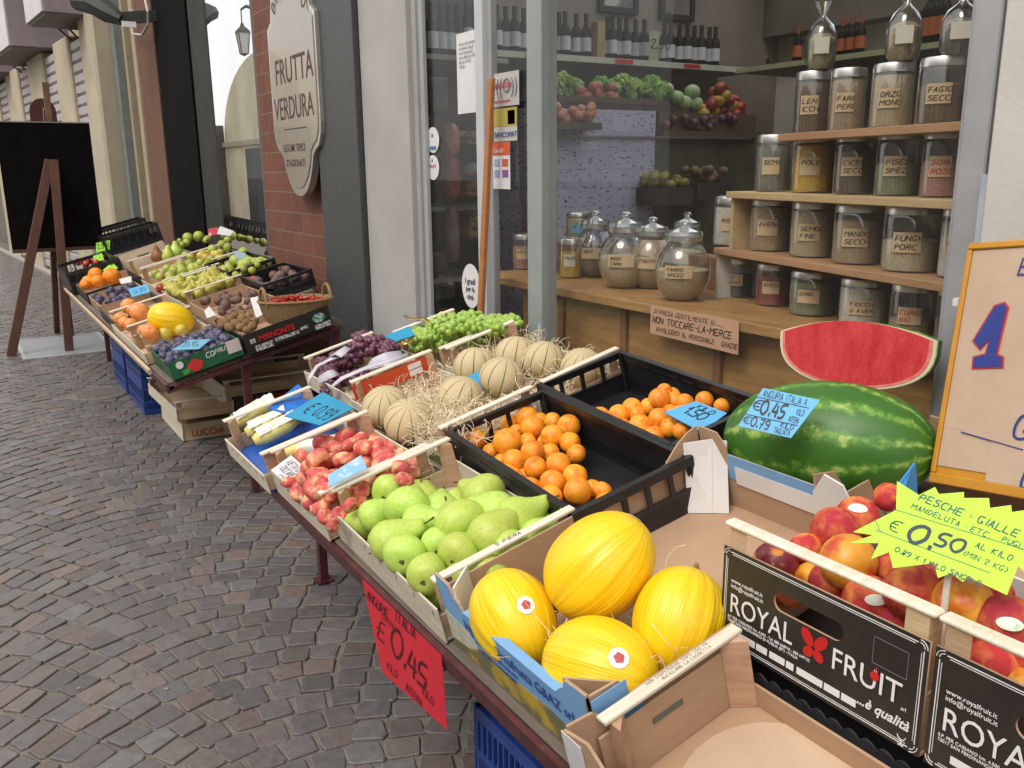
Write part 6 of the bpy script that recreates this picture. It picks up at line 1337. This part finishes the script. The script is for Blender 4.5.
def fill(proto,x0,x1,y0,y1,d,r,n,lab,group,sq=1):
    for i in range(n):
        q=tl(R.uniform(x0,x1),R.uniform(y0,y1),d+R.uniform(-.01,.015)); o=cp(proto,Matrix.Translation(q)@Euler((R.uniform(0,6),R.uniform(0,6),0)).to_matrix().to_4x4()@Matrix.Scale(r*R.uniform(.9,1.1),4)); o['label']=lab; o['group']=group
orm=fruit_skin('orange_skin',[(.3,(.85,.26,.01)),(.7,(.9,.34,.02))],(.8,.2,.01),3,.45,.5,.7,.2,.3)
ora=sph('orange',orm,'orange')
fruitset(ora,[(385,382,28),(447,385,30),(355,410,25),(392,405,22),(340,418,18)],(0,180),4,.10,'bright orange','in the black-sided carton','oranges in the far carton',2,1.15)
grm=fruit_skin('red_orange_fruit',[(.3,(.8,.3,.06)),(.7,(.75,.2,.05))],(.8,.42,.2),3,.4,.5,.7,.2,.1)
ora2=sph('grapefruit',grm,'grapefruit')
fruitset(ora2,[(515,505,30),(530,520,26),(560,530,38),(480,555,24),(500,570,24),(525,580,26),(600,610,32),(575,600,20)],(0,180),4,.10,'pink-orange citrus','left of the lone melon','citrus left of the yellow melon',3,1.05)
ylp=fruit_skin('yellow_apple_skin',[(.3,(.55,.5,.09)),(.7,(.45,.42,.06))],(.55,.2,.06),3,.4,.5,.7,.3,.1)
yla=sph('apple',ylp,'apple'); fruitset(yla,[(662,612,27),(725,600,24),(690,590,20)],(0,180),4,.07,'yellow-pink apple','below the lone yellow melon','apples below the lone melon',1,1.05)
mE,eE=ymelon(171,319,.12,((155,315),(192,322)),.115,.085,'lone deep-yellow melon on the far stall',0); 
# boxes
def carton(x0,x1,y0,y1,h,m,label,inner=card,extra=None,name='fruit_carton'):
    c=crate_empty(name,y0,x0,label,'carton','printed fruit cartons'); W_,L=x1-x0,y1-y0
    MB().box((0,0,0),(W_,L,.004)).build('base',inner,c)
    for a in (0,L-.006): MB().box((0,a,.0),(W_,a+.006,h)).build('end_wall',m,c)
    for a in (0,W_-.006): MB().box((a,.0065,.0),(a+.006,L-.0065,h*.9)).build('side_wall',m,c)
    for a in (.0065,L-.0085): MB().box((.0065,a,.004),(W_-.0065,a+.002,h*.97)).build('lining',inner,c)
    return c,W_,L
ux2=V((TC,0,TS)); uy2=V((-TS,0,TC))
def face_text(c,txt,x,z,s,m,sx=1,sh=0,b=0): o=font(txt,s,c.matrix_basis@V((x,-.0035,z)),ux2,uy2,m,None,'lettering',.0004,sh,'LEFT',sx,b); attach(o,c)
grn=pm('green_printed_card',(.012,.10,.04),(.02,.13,.05),8,.45)
c,W_,L=carton(.03,.36,4.02,4.44,.085,grn,'green printed carton of dark plums at the near end of the far stall')
mb=MB(); mb.lathe([(.014,-.0005),(.017,-.0005),(.017,.0005),(.014,.0005)],16,M=Matrix.Translation((.045,-.002,.06))@Euler((PI/2,0,0)).to_matrix().to_4x4()); mb.build('white_ring_mark',white,c)
mb=MB(); mb.prism([V((.11+.034*math.cos(a)*(1+.15*math.sin(5*a)),-.002,.036+.026*math.sin(a)*(1+.15*math.cos(4*a)))) for a in [2*PI*k/24 for k in range(24)]],(0,-1,0),.0012); mb.build('red_fruit_print',pm('bright_red_print',(.7,.04,.03)),c)
mb=MB(); mb.prism([V((.045,-.0015,.03)),V((.085,-.0015,.036)),V((.075,-.0015,.012)),V((.05,-.0015,.008))],(0,-1,0),.001); mb.build('leaf_print',pm('leaf_green_print',(.08,.35,.06)),c)
MB().box((.262,-.003,.03),(.325,-.001,.088)).build('white_label',pm('pink_white_label',(.65,.5,.48),(.7,.62,.6),12),c)
mb=MB(); hand(mb,'CO',V((.165,-.002,.05)),V((1,0,0)),V((0,0,1)),.022,.2,0); hand(mb,'.FRUT',V((.2,-.002,.055)),V((1,0,0)),V((0,0,1)),.018,.2,0); mb.build('white_script',white,c)
c,W_,L=carton(.372,.79,3.98,4.5,.10,blkcard,'black carton with red lettering and white panels, holding kiwis')
face_text(c,'MIRNONTE',.06,.048,.036,redp,.95,.1,.001)
mb=MB()
for a,b,z0,z1 in ((.035,.12,.006,.034),(.13,.25,.02,.036),(.26,.3,.03,.045),(.33,.41,.006,.03),(.02,.045,.05,.07)): mb.box((a,-.0025,z0),(b,-.001,z1))
mb.build('white_panels',pm('grey_white_print',(.5,.5,.5),(.1,.1,.1),70,.6,lo=.5,hi=.56),c); mb=MB(); mb.prism([V((.36+.032*math.cos(a),-.003,.058+.022*math.sin(a))) for a in [2*PI*k/16 for k in range(16)]],(0,-1,0),.001); mb.build('green_round_print',pm('green_white_print',(.03,.25,.15),(.5,.5,.5),60,.5,lo=.5,hi=.56),c)
dkc=pm('dark_fruit_carton',(.03,.03,.04),(.06,.05,.05),9,.5)
carton(.02,.35,5.53,6.15,.07,dkc,'dark carton between the citrus crate and the plum carton')
carton(.04,.36,6.17,6.80,.07,card,'brown carton of dark plums with a blue card, behind the citrus crate')
c,W_,L=carton(.03,.42,6.83,7.45,.085,pm('black_olive_card',(.02,.02,.015),(.03,.028,.02)),'black-sided carton of bright oranges with faint yellow print')
mb=MB(); hand(mb,'OLIVER',V((.13,-.002,.025)),V((1,0,0)),V((0,0,1)),.035,.2,0); mb.build('yellow_print',pm('dull_yellow_print',(.3,.25,.03)),c)
plum=fruit_skin('plum_skin',[(.3,(.03,.025,.07)),(.7,(.06,.05,.10))],(.16,.15,.24),2.5,.45,.45,.7,.3,.05); pl=sph('plum',plum,'plum')
pts=[(R.uniform(168,225),R.uniform(333,356)) for _ in range(1)]
pp=[]
for i in range(8):
    for j in range(8):
        q=tl(.06+i*.037+R.uniform(-.014,.014),4.05+j*.05+R.uniform(-.018,.018),.07+R.uniform(-.01,.02)); M=Matrix.Translation(q)@Euler((R.uniform(0,6),R.uniform(0,6),0)).to_matrix().to_4x4()@Matrix.Scale(R.uniform(.022,.027),4)
        if not pp: o=pl[0]; o.matrix_basis=M
        else: o=cp(pl[0],M)
        pp.append((o,q))
name_fruits(pp,'dark blue plum','in the green carton','dark plums in the green carton',8)
fill(pl[0],.06,.34,6.2,6.77,.055,.026,34,'dark plum in the brown carton behind the citrus crate','dark plums in the brown carton')
kw=fruit_skin('kiwi_skin',[(.3,(.2,.12,.05)),(.7,(.28,.17,.08))],(.12,.07,.03),4,.9,.5,.7,.3,.4); kv=sph('kiwi',kw,'kiwi',1,1.25,0,.02)
fruitset(kv,[(300,570,17),(322,560,17),(345,578,18),(368,560,18),(392,575,18),(340,545,16),(372,540,16),(395,550,15),(318,590,16),(415,565,15),(365,590,16),(285,585,15),(410,585,16),(390,600,14)],(150,180),4,.10,'brown kiwi','in the black red-lettered carton','kiwis in the black carton',3,1.15)
# wooden crates of the far stall
def wc2(x0,x1,y0,y1,label,hp=.125,**k): return wcrate(x0,x1,y0,y1,label,.06,.055,hp,**k)
wc2(.0,.345,4.89,5.51,'wooden crate of citrus and a yellow melon on the far stall')
wc2(.0,.35,4.48,4.87,'low wooden crate of mixed apples in front of the yellow melon',.085,rails=False)
wc2(.40,.76,5.33,5.95,'wooden crate of small yellow-green pears'); wc2(.41,.80,6.0,6.85,'wooden crate of green vegetables behind the small pears'); wc2(.80,1.03,6.25,6.9,'wooden crate of pears against the side window'); wc2(.43,.80,6.9,7.5,'wooden crate with three brown and green pears on top')
yp=[]
for i in range(5):
    for j in range(7):
        q=tl(.44+i*.065+R.uniform(-.01,.01),5.39+j*.082+R.uniform(-.01,.01),.085+R.uniform(-.01,.02)); D=V((R.uniform(-1,1),R.uniform(-1,1),R.uniform(.2,1.2))).normalized(); yp.append((q,D))
t=NT('small_pear_skin'); cc=t.co('Object',rnd=True); t.set(col=t.ramp(t.noise(cc,2.2,3),[(.35,(.42,.45,.07)),(.6,(.5,.46,.10)),(.75,(.45,.2,.05))]),rough=.5); spm=t.m
a,b,c_=pear_proto(9); sp0=empty('small_pear',(0,0,-60),None,'small pear','pear'); a.build('skin',spm,sp0,2); b.build('stem',stem_m,sp0,2)
L_=[]
for k,(q,D) in enumerate(yp):
    M=Matrix.Translation(q-D*.025)@zdir(D).to_4x4()@Matrix.Scale(.095,4)
    if k==0: sp0.matrix_basis=M; o=sp0
    else: o=cp(sp0,M)
    L_.append((o,q))
name_fruits(L_,'small yellow-green pear','in its far-stall crate','small pears on the far stall',6)
gm=fruit_skin('green_apple_skin',[(.3,(.32,.42,.06)),(.7,(.42,.46,.08))],(.45,.18,.06),2.5,.35,.6,.75,.3,.05); ga=sph('green_apple',gm,'apple')
fruitset(ga,[(340,165,28),(310,180,24),(350,130,38),(430,120,40),(290,155,22),(495,140,28),(640,150,0.1+30),(530,215,36),(590,240,30),(700,300,48),(620,370,28),(650,340,30),(620,110,30),(760,240,44),(600,180,34),(640,200,34),(520,290,34),(860,330,26),(820,370,30),(760,360,30),(700,400,26),(440,310,28),(370,270,28),(330,255,26),(480,150,22)],(140,220),7.31,.12,'green-yellow apple','by the side window','apples against the side window',5,1.0)
ra=sph('red_apple',fruit_skin('red_apple_skin',[(.3,(.4,.04,.03)),(.7,(.3,.03,.03))],(.5,.15,.06),2.5,.3,.55,.7,.2,.05),'apple')
fruitset(ra,[(150,500,36),(215,415,42),(720,400,26),(830,440,34),(790,445,30)],(140,220),7.31,.07,'red apple','among the far-stall crates','red apples on the far stall',2,1.0)
for i,(x,y,dx,dy,m,l) in enumerate([(128,258,-6,-30,None,'brown upright pear at the left of three'),(205,255,10,-35,None,'green upright pear in the middle of three'),(262,225,-5,-25,None,'green upright pear at the right of three')]):
    p=at(140+x/7.31,220+y/7.31,d=.14); D=V((.1*i-.1,0,1)).normalized(); M=Matrix.Translation(p-D*.05)@zdir(D).to_4x4()@Matrix.Scale(.13,4); o=cp(protos[i],M,l,'three upright pears on the far stall')
    if i==0:
        for ch in o.children:
            if ch.name.startswith('skin'): ch.data=ch.data.copy(); ch.data.materials[0]=pm('brown_pear_skin',(.2,.07,.03),(.28,.12,.04),3,.5)
fill(ga[0],.45,.78,6.05,6.8,.08,.034,26,'greenish apple in the crate behind the small pears','apples behind the small pears')
fill(yla[0],.82,1.0,6.3,6.85,.09,.036,14,'yellowish pear-apple in the crate by the window','yellow apples by the window')
# fruit carton heap brown
carton(.42,.75,4.55,5.3,.08,card,'open brown carton with figs behind the kiwis')
fg=sph('fig',fruit_skin('fig_skin',[(.3,(.10,.05,.06)),(.7,(.16,.09,.07))],(.2,.14,.08),3,.6,.5,.7,.3,.1),'fig')
o=fg[0]; o.matrix_basis=Matrix.Translation(tl(.6,4.9,.08))@Matrix.Scale(.025,4); o['label']='dark fig in the open brown carton behind the kiwis'; o['group']='figs in the brown carton'; fill(o,.45,.73,4.6,5.25,.06,.026,34,'dark fig in the open brown carton behind the kiwis','figs in the brown carton')
fill(fg[0],.79,1.05,4.98,5.4,.06,.03,22,'dark fruit in the low black crate by the brick pillar','dark fruit in the low black crate'); fill(ga[0],.76,1.0,5.58,6.05,.09,.04,20,'green apple in the black crate below the side window','apples in the black crate')
fl2=pm('silver_lining',(.5,.52,.55),(.2,.2,.22),20,.3,.6,30)
for px4,l in (([(204,311),(209,306),(216,315),(207,318)],'white paper flap sticking up beside the figs'),([(252,304),(262,300),(266,313),(256,318)],'white paper flap by the kiwis'),([(250,298),(259,296),(261,300),(252,304)],'small grey paper flap above the kiwis')): lay_card('paper_flap',px4,.11,.7,paper,l,[],'paper')
# black crates
def M2(x,y,z=0,rx=0,rz=0): return Matrix.Translation(tl(x,y,z))@Euler((0,-TK,0)).to_matrix().to_4x4()@Euler((rx,0,rz)).to_matrix().to_4x4()
pcrate(0,.40,0,.75,'black plastic crate of tomatoes at the far left of the far stall',.17,blackp,mat4=M2(0,7.5))
pcrate(0,.48,0,.32,'empty black plastic crate raised behind the brown carton',.16,blackp,mat4=M2(.42,8.32,.11))
pcrate(0,.48,0,.32,'second raised black crate behind the first one',.16,blackp,mat4=M2(.40,8.75,.14))
pcrate(0,.31,0,.6,'black plastic crate of green fruit below the side window',.13,blackp,mat4=M2(.73,5.53))
pcrate(0,.30,0,.5,'low black crate of dark bottles or figs right of the small pears',.10,blackp,mat4=M2(.77,4.95))
tom=sph('tomato',fruit_skin('tomato_skin',[(.3,(.5,.05,.03)),(.7,(.6,.08,.04))],(.65,.12,.05),2,.25,.5,.7,.2,.03),'tomato')
fruitset(tom,[(312,328,14),(335,325,14),(352,323,13),(372,322,13),(425,302,12),(415,310,12),(345,335,12),(400,318,12),(385,330,12)],(0,180),4,.12,'red tomato','in the far black crate','tomatoes in the far black crate',2,1.1)
c=crate_empty('leaning_carton',7.55,.42,'brown carton with an oval hand hole leaning behind the vegetables','carton'); 
MB().prism([V((0,.0,.02)),V((.36,.0,.02)),V((.36,.12,.19)),V((.0,.12,.17))],(0,-1,.6),.006).build('front_wall',pm('tan_card',(.36,.27,.18),(.3,.22,.15)),c); MB().prism([V((.13,.07,.118)),V((.22,.07,.12)),V((.225,.082,.135)),V((.13,.082,.133))],(0,-1,.6),.003).build('hand_hole',pm('hole_shadow',(.05,.04,.03)),c)
neon=pm('neon_green_card',(.35,.8,.05),(.3,.72,.05),5,.6)
lay_card('price_card',[(96,243),(110,240),(110,250),(96,252)],.20,1.1,neon,'neon green price card clipped on the far black crate, upper',[('2,50',.1,.3,.5,.15,1.2)],ink=inkk)
lay_card('price_card',[(93,256),(102,253),(104,260),(94,262)],.14,.9,neon,'smaller neon green card inside the far black crate',[])
lay_card('price_card',[(103,270),(112,262),(118,268),(107,274)],.12,.5,neon,'neon green card lying beside the oranges',[])
lay_card('price_card',[(128,289),(147,284),(150,292),(132,297)],.11,.5,bcard,'blue price card on the plums in the brown carton',[('0,99',.2,.3,.4,.1,1.2)],ink=inkk)
lay_card('price_card',[(188,340),(211,339),(199,349),(172,350)],.12,.4,flat('steel_blue_card',(.15,.42,.6),.4),'steel-blue price card on the plums in the green carton',[('1,20 KG',.1,.3,.4,.1,1.2)],ink=inkk)
lay_card('price_card',[(220,226),(234,231),(230,236),(217,234)],.26,.9,paper,'white price card beside the red packet by the side window',[],)
lay_card('price_card',[(233,251),(246,253),(244,259),(236,259)],.22,.9,flat('grey_blue_card',(.3,.42,.5)),'pale blue card among the apples by the side window',[])
lay_card('price_card',[(119,279),(131,276),(132,282),(121,284)],.1,.5,paper,'small white card beside the far oranges',[])
lay_card('red_packet',[(208,229),(218,227),(220,233),(209,237)],.26,.9,pm('red_white_packet',(.5,.03,.05),(.6,.5,.5),30,.4,lo=.55,hi=.6),'red and white packet on the apples by the side window',[],'packet')
# chilli basket
bp_=(at(268,310,d=.12)+at(325,302,d=.12))/2; bw=pm('wicker',(.32,.21,.1),(.22,.14,.06),40,.8,1.0,90,stretch=(1,1,3))
t=empty('wicker_basket',bp_-V((0,0,.07)),None,'oval wicker basket with two hoop handles holding red chillies','basket'); S_=Matrix.Diagonal((1.2,.85,1,1))
mb=MB(); mb.lathe([(.115,0),(.13,.03),(.145,.09),(.15,.105),(.14,.105),(.135,.09),(.1,.02),(0,.015)],40,fn=lambda a,z:1+.012*math.sin(a*26+(z*400)),M=S_)
mb.tube([(1.2*.148*math.cos(a),.85*.148*math.sin(a),.103) for a in [2*PI*k/32 for k in range(32)]],.007,6,closed=True)
mb.build('basket_body',bw,t,True)
for x in (-.13,.13): MB().tube([(x*1.2,-.05*math.cos(a)*1.1,.09+.075*math.sin(a)) for a in [PI*k/10 for k in range(11)]],.008,6).build('handle',bw,t,True)
rr=random.Random(3); mb=MB()
for k in range(90):
    a=rr.uniform(0,6.28); q=math.sqrt(rr.random())*.12; c0=V((1.2*q*math.cos(a),.85*q*math.sin(a),.09+.03*(1-q/.12)*rr.random())); d=V((rr.gauss(0,1),rr.gauss(0,1),rr.gauss(0,.3))).normalized()*.022
    mb.tube([c0-d,c0,c0+d+V((0,0,.004))],[.005,.0065,.002],5)
o=mb.build('chillies',pm('red_chilli',(.5,.02,.015),(.35,.012,.01),20,.3),t,True); o['kind']='stuff'
# crates under the stalls
M3=lambda x,y,z,r=0:Matrix.Translation((x,y,z))@Euler((0,0,r)).to_matrix().to_4x4()
def low(x,y,z,r,W_,L,h,label,txt=None,rails=True,hp=None):
    c,_,_=wcrate(0,W_,0,L,label,h,h,hp or h+.05,mat4=M3(x,y,z,r),rails=rails,group='empty wooden crates stacked below the stalls')
    if txt:
        q=c.matrix_basis; o=font(txt,.05,q@V((.05,-.003,.02)),(q.to_3x3()@V((1,0,0))),V((0,0,1)),pm('rust_red_print',(.4,.05,.03)),None,'lettering',.0005,0,'LEFT',1,.001); attach(o,c)
low(.94,5.10,.003,0,.5,.6,.10,'lowest wooden crate of the stack between the stalls, lettered LU','LUCCHI'); low(.90,5.0,.155,.02,.32,.75,.07,'narrow wooden crate resting on the lettered one',None,True,.10)
low(1.14,4.86,.285,.0,.62,.5,.06,'topmost pale wooden crate of the stack between the stalls',None,True,.085)
c,_,_=carton(.0,.5,0,.4,.1,pm('dark_sweet_box',(.03,.025,.03),(.06,.03,.02),12),'dark carton lettered SWEET behind the wooden crate stack'); c.matrix_basis=Matrix.Translation((1.23,5.0,.155)); o=font('SWEET',.085,V((1.27,4.994,.175)),V((1,0,0)),V((0,0,1)),redp,None,'lettering',.001,0,'LEFT',1,.002); attach(o,c)
low(1.46,5.02,.003,0,.4,.4,.12,'wooden crate on the cobbles below the dark SWEET carton',None,False)
bluestack(.86,1.2,5.83,6.4,2,['lower blue plastic crate below the far stall','upper blue plastic crate below the far stall'],.18,'blue plastic crates below the far stall')
bluestack(.86,1.2,6.5,7.05,2,['lower rear blue plastic crate below the far stall','upper rear blue plastic crate below the far stall'],.2,'blue plastic crates below the far stall')
rr=random.Random(5); mb=MB()
for k in range(46):
    x,y=rr.uniform(-.3,.75),rr.uniform(1.6,9); a=rr.uniform(0,3); s_=rr.uniform(.003,.008); c_,d_=math.cos(a)*s_,math.sin(a)*s_
    mb.add([V((x-c_,y-d_,.004)),V((x+d_,y-c_,.006)),V((x+c_,y+d_,.004)),V((x-d_*.6,y+c_*.6,.007))],[(0,1,2,3)])
tag(mb.build('street_litter',pm('litter_bits',(.45,.38,.25),(.2,.16,.08),40,.9)),'tiny bits of leaf, straw and paper on the cobbles','litter',None,'stuff')
# easel with a blackboard
ez=empty('easel',(0.5,8.9,0),None,'brown wooden easel carrying a large black board on the cobbles','easel')
ew=pm('dark_red_brown_wood',(.09,.035,.022),(.12,.05,.03),9,.5,.15,50)
apx=at(47,108,Y=8.75); topx=at(45,82,Y=8.75)
f1=at(11,356,Z=0); f2=V((.69,8.42,0)); f3=at(57,333,Z=0)
apf=at(51,160,Y=8.6); MB().beam(f1,apf+V((-.01,0,.0)),.075,.05,0,(0,1,0),.004).build('leg',ew,ez).matrix_basis=Matrix.Translation((-.5,-8.9,0)); MB().beam(f2,apf+V((.015,-.055,.0)),.07,.05,0,(0,1,0),.004).build('leg',ew,ez).matrix_basis=Matrix.Translation((-.5,-8.9,0)); MB().beam(f3,apx+V((.0,.06,.0)),.05,.04).build('leg',ew,ez).matrix_basis=Matrix.Translation((-.5,-8.9,0))
MB().beam(V((apx.x,8.80,.9)),topx,.05,.03,0,(0,1,0),.003).build('mast',pm('tan_mast',(.2,.11,.06),(.14,.07,.04)),ez).matrix_basis=Matrix.Translation((-.5,-8.9,0))
a_=at(-6,122,Y=8.68); b_=at(89,122,Y=8.68); zb=at(50,248,Y=8.68).z
bd=empty('blackboard',(a_.x,8.68,zb),None,'large blank black board standing on the easel','blackboard')
MB().box((0,0,0),(b_.x-a_.x,.03,a_.z-zb),0,None,.003).build('board',pm('matt_black_board',(.004,.004,.004),(.007,.006,.006),5,.85,spec=.08),bd)
MB().box((0,-.012,-.03),(b_.x-a_.x,.04,-.001)).build('ledge',ew,bd); MB().box((0,-.004,a_.z-zb+.0005),(b_.x-a_.x,.034,a_.z-zb+.01)).build('top_edge',pm('grey_edge',(.25,.25,.25)),bd)
p=at(43,112,Y=9.2); a=px2m(p,12); t=empty('round_topped_sign',p,None,'dark red round-topped sign showing behind the easel mast','sign'); MB().prism([V((-a,0,-1.2)),V((a,0,-1.2)),V((a,0,0))]+[V((a*math.cos(q),0,a*1.1*math.sin(q))) for q in [PI*k/12 for k in range(1,12)]]+[V((-a,0,0))],(0,-1,0),.03).build('panel',pm('dark_red_panel',(.06,.012,.012),(.09,.02,.015)),t); MB().beam((0,.02,-1.2),(0,.02,-p.z),.04,.04).build('post',ew,t)
# things in the side window
for i,(x,y,w_,h_,c,l) in enumerate([(213,125,7,22,(.05,.035,.02),'dark framed picture inside the side window'),(212,30,8,6,(.02,.02,.02),'small black plate high inside the side window')]):
    p=at(x,y,X=2.6); a,b=px2m(p,w_),px2m(p,h_); tag(MB().box((2.58,p.y-a*1.8,p.z-b),(2.62,p.y+a*1.8,p.z+b),0,None,.005).build('window_picture',pm('window_item_%s'%'ab'[i],c)),l,'picture')
for i,(x,y,w_,h_,c,l) in enumerate([(226,205,8,14,(.4,.35,.12),'pale yellow packets standing in the side window'),(250,208,10,12,(.35,.04,.03),'red packets standing in the side window'),(240,190,5,10,(.5,.22,.06),'orange packet standing in the side window'),(251,243,7,8,(.35,.22,.1),'tan handwritten card low in the side window')]):
    p=at(x,y,X=2.02); a,b=px2m(p,w_),px2m(p,h_); tag(MB().box((2.0,p.y-a*1.4,p.z-b),(2.06,p.y+a*1.4,p.z+b),0,None,.004).build('packet',pm('packet_%s'%'abcd'[i],c,tuple(q*.3 for q in c),25,.5)),l,'packet')
# ================= light =================
sc=bpy.context.scene
w=bpy.data.worlds.new('World'); sc.world=w; w.use_nodes=True; nt=w.node_tree; nt.nodes.clear()
sky=nt.nodes.new('ShaderNodeTexSky'); sky.sky_type='NISHITA'; sky.sun_disc=False; sky.sun_elevation=math.radians(52); sky.sun_rotation=math.radians(250); sky.air_density=1; sky.dust_density=6; sky.ozone_density=1
mx=nt.nodes.new('ShaderNodeMix'); mx.data_type='RGBA'; mx.inputs[0].default_value=.75; mx.inputs[7].default_value=(7.5,7.25,6.95,1)
bg=nt.nodes.new('ShaderNodeBackground'); bg.inputs[1].default_value=.148; out=nt.nodes.new('ShaderNodeOutputWorld')
nt.links.new(sky.outputs[0],mx.inputs[6]); nt.links.new(mx.outputs[2],bg.inputs[0]); nt.links.new(bg.outputs[0],out.inputs[0])
sl=bpy.data.lights.new('sun','SUN'); sl.energy=1.0; sl.angle=math.radians(28); sl.color=(1,.97,.92); so=bpy.data.objects.new('sun',sl); C.objects.link(so)
# light comes over the camera's left shoulder from the street side
el,azx=math.radians(52),math.radians(250)
dirn=V((math.sin(azx)*math.cos(el),math.cos(azx)*math.cos(el),math.sin(el)))
so.rotation_euler=(-dirn).to_track_quat('-Z','Y').to_euler()
sc.view_settings.view_transform='Standard'; sc.view_settings.look='None'; sc.view_settings.exposure=0.5; sc.view_settings.gamma=1
sc.render.engine='CYCLES'; sc.cycles.use_denoising=True; sc.cycles.max_bounces=8; sc.cycles.transparent_max_bounces=24; sc.cycles.diffuse_bounces=4; sc.cycles.glossy_bounces=3; sc.cycles.caustics_reflective=False; sc.cycles.caustics_refractive=False; sc.cycles.sample_clamp_indirect=6
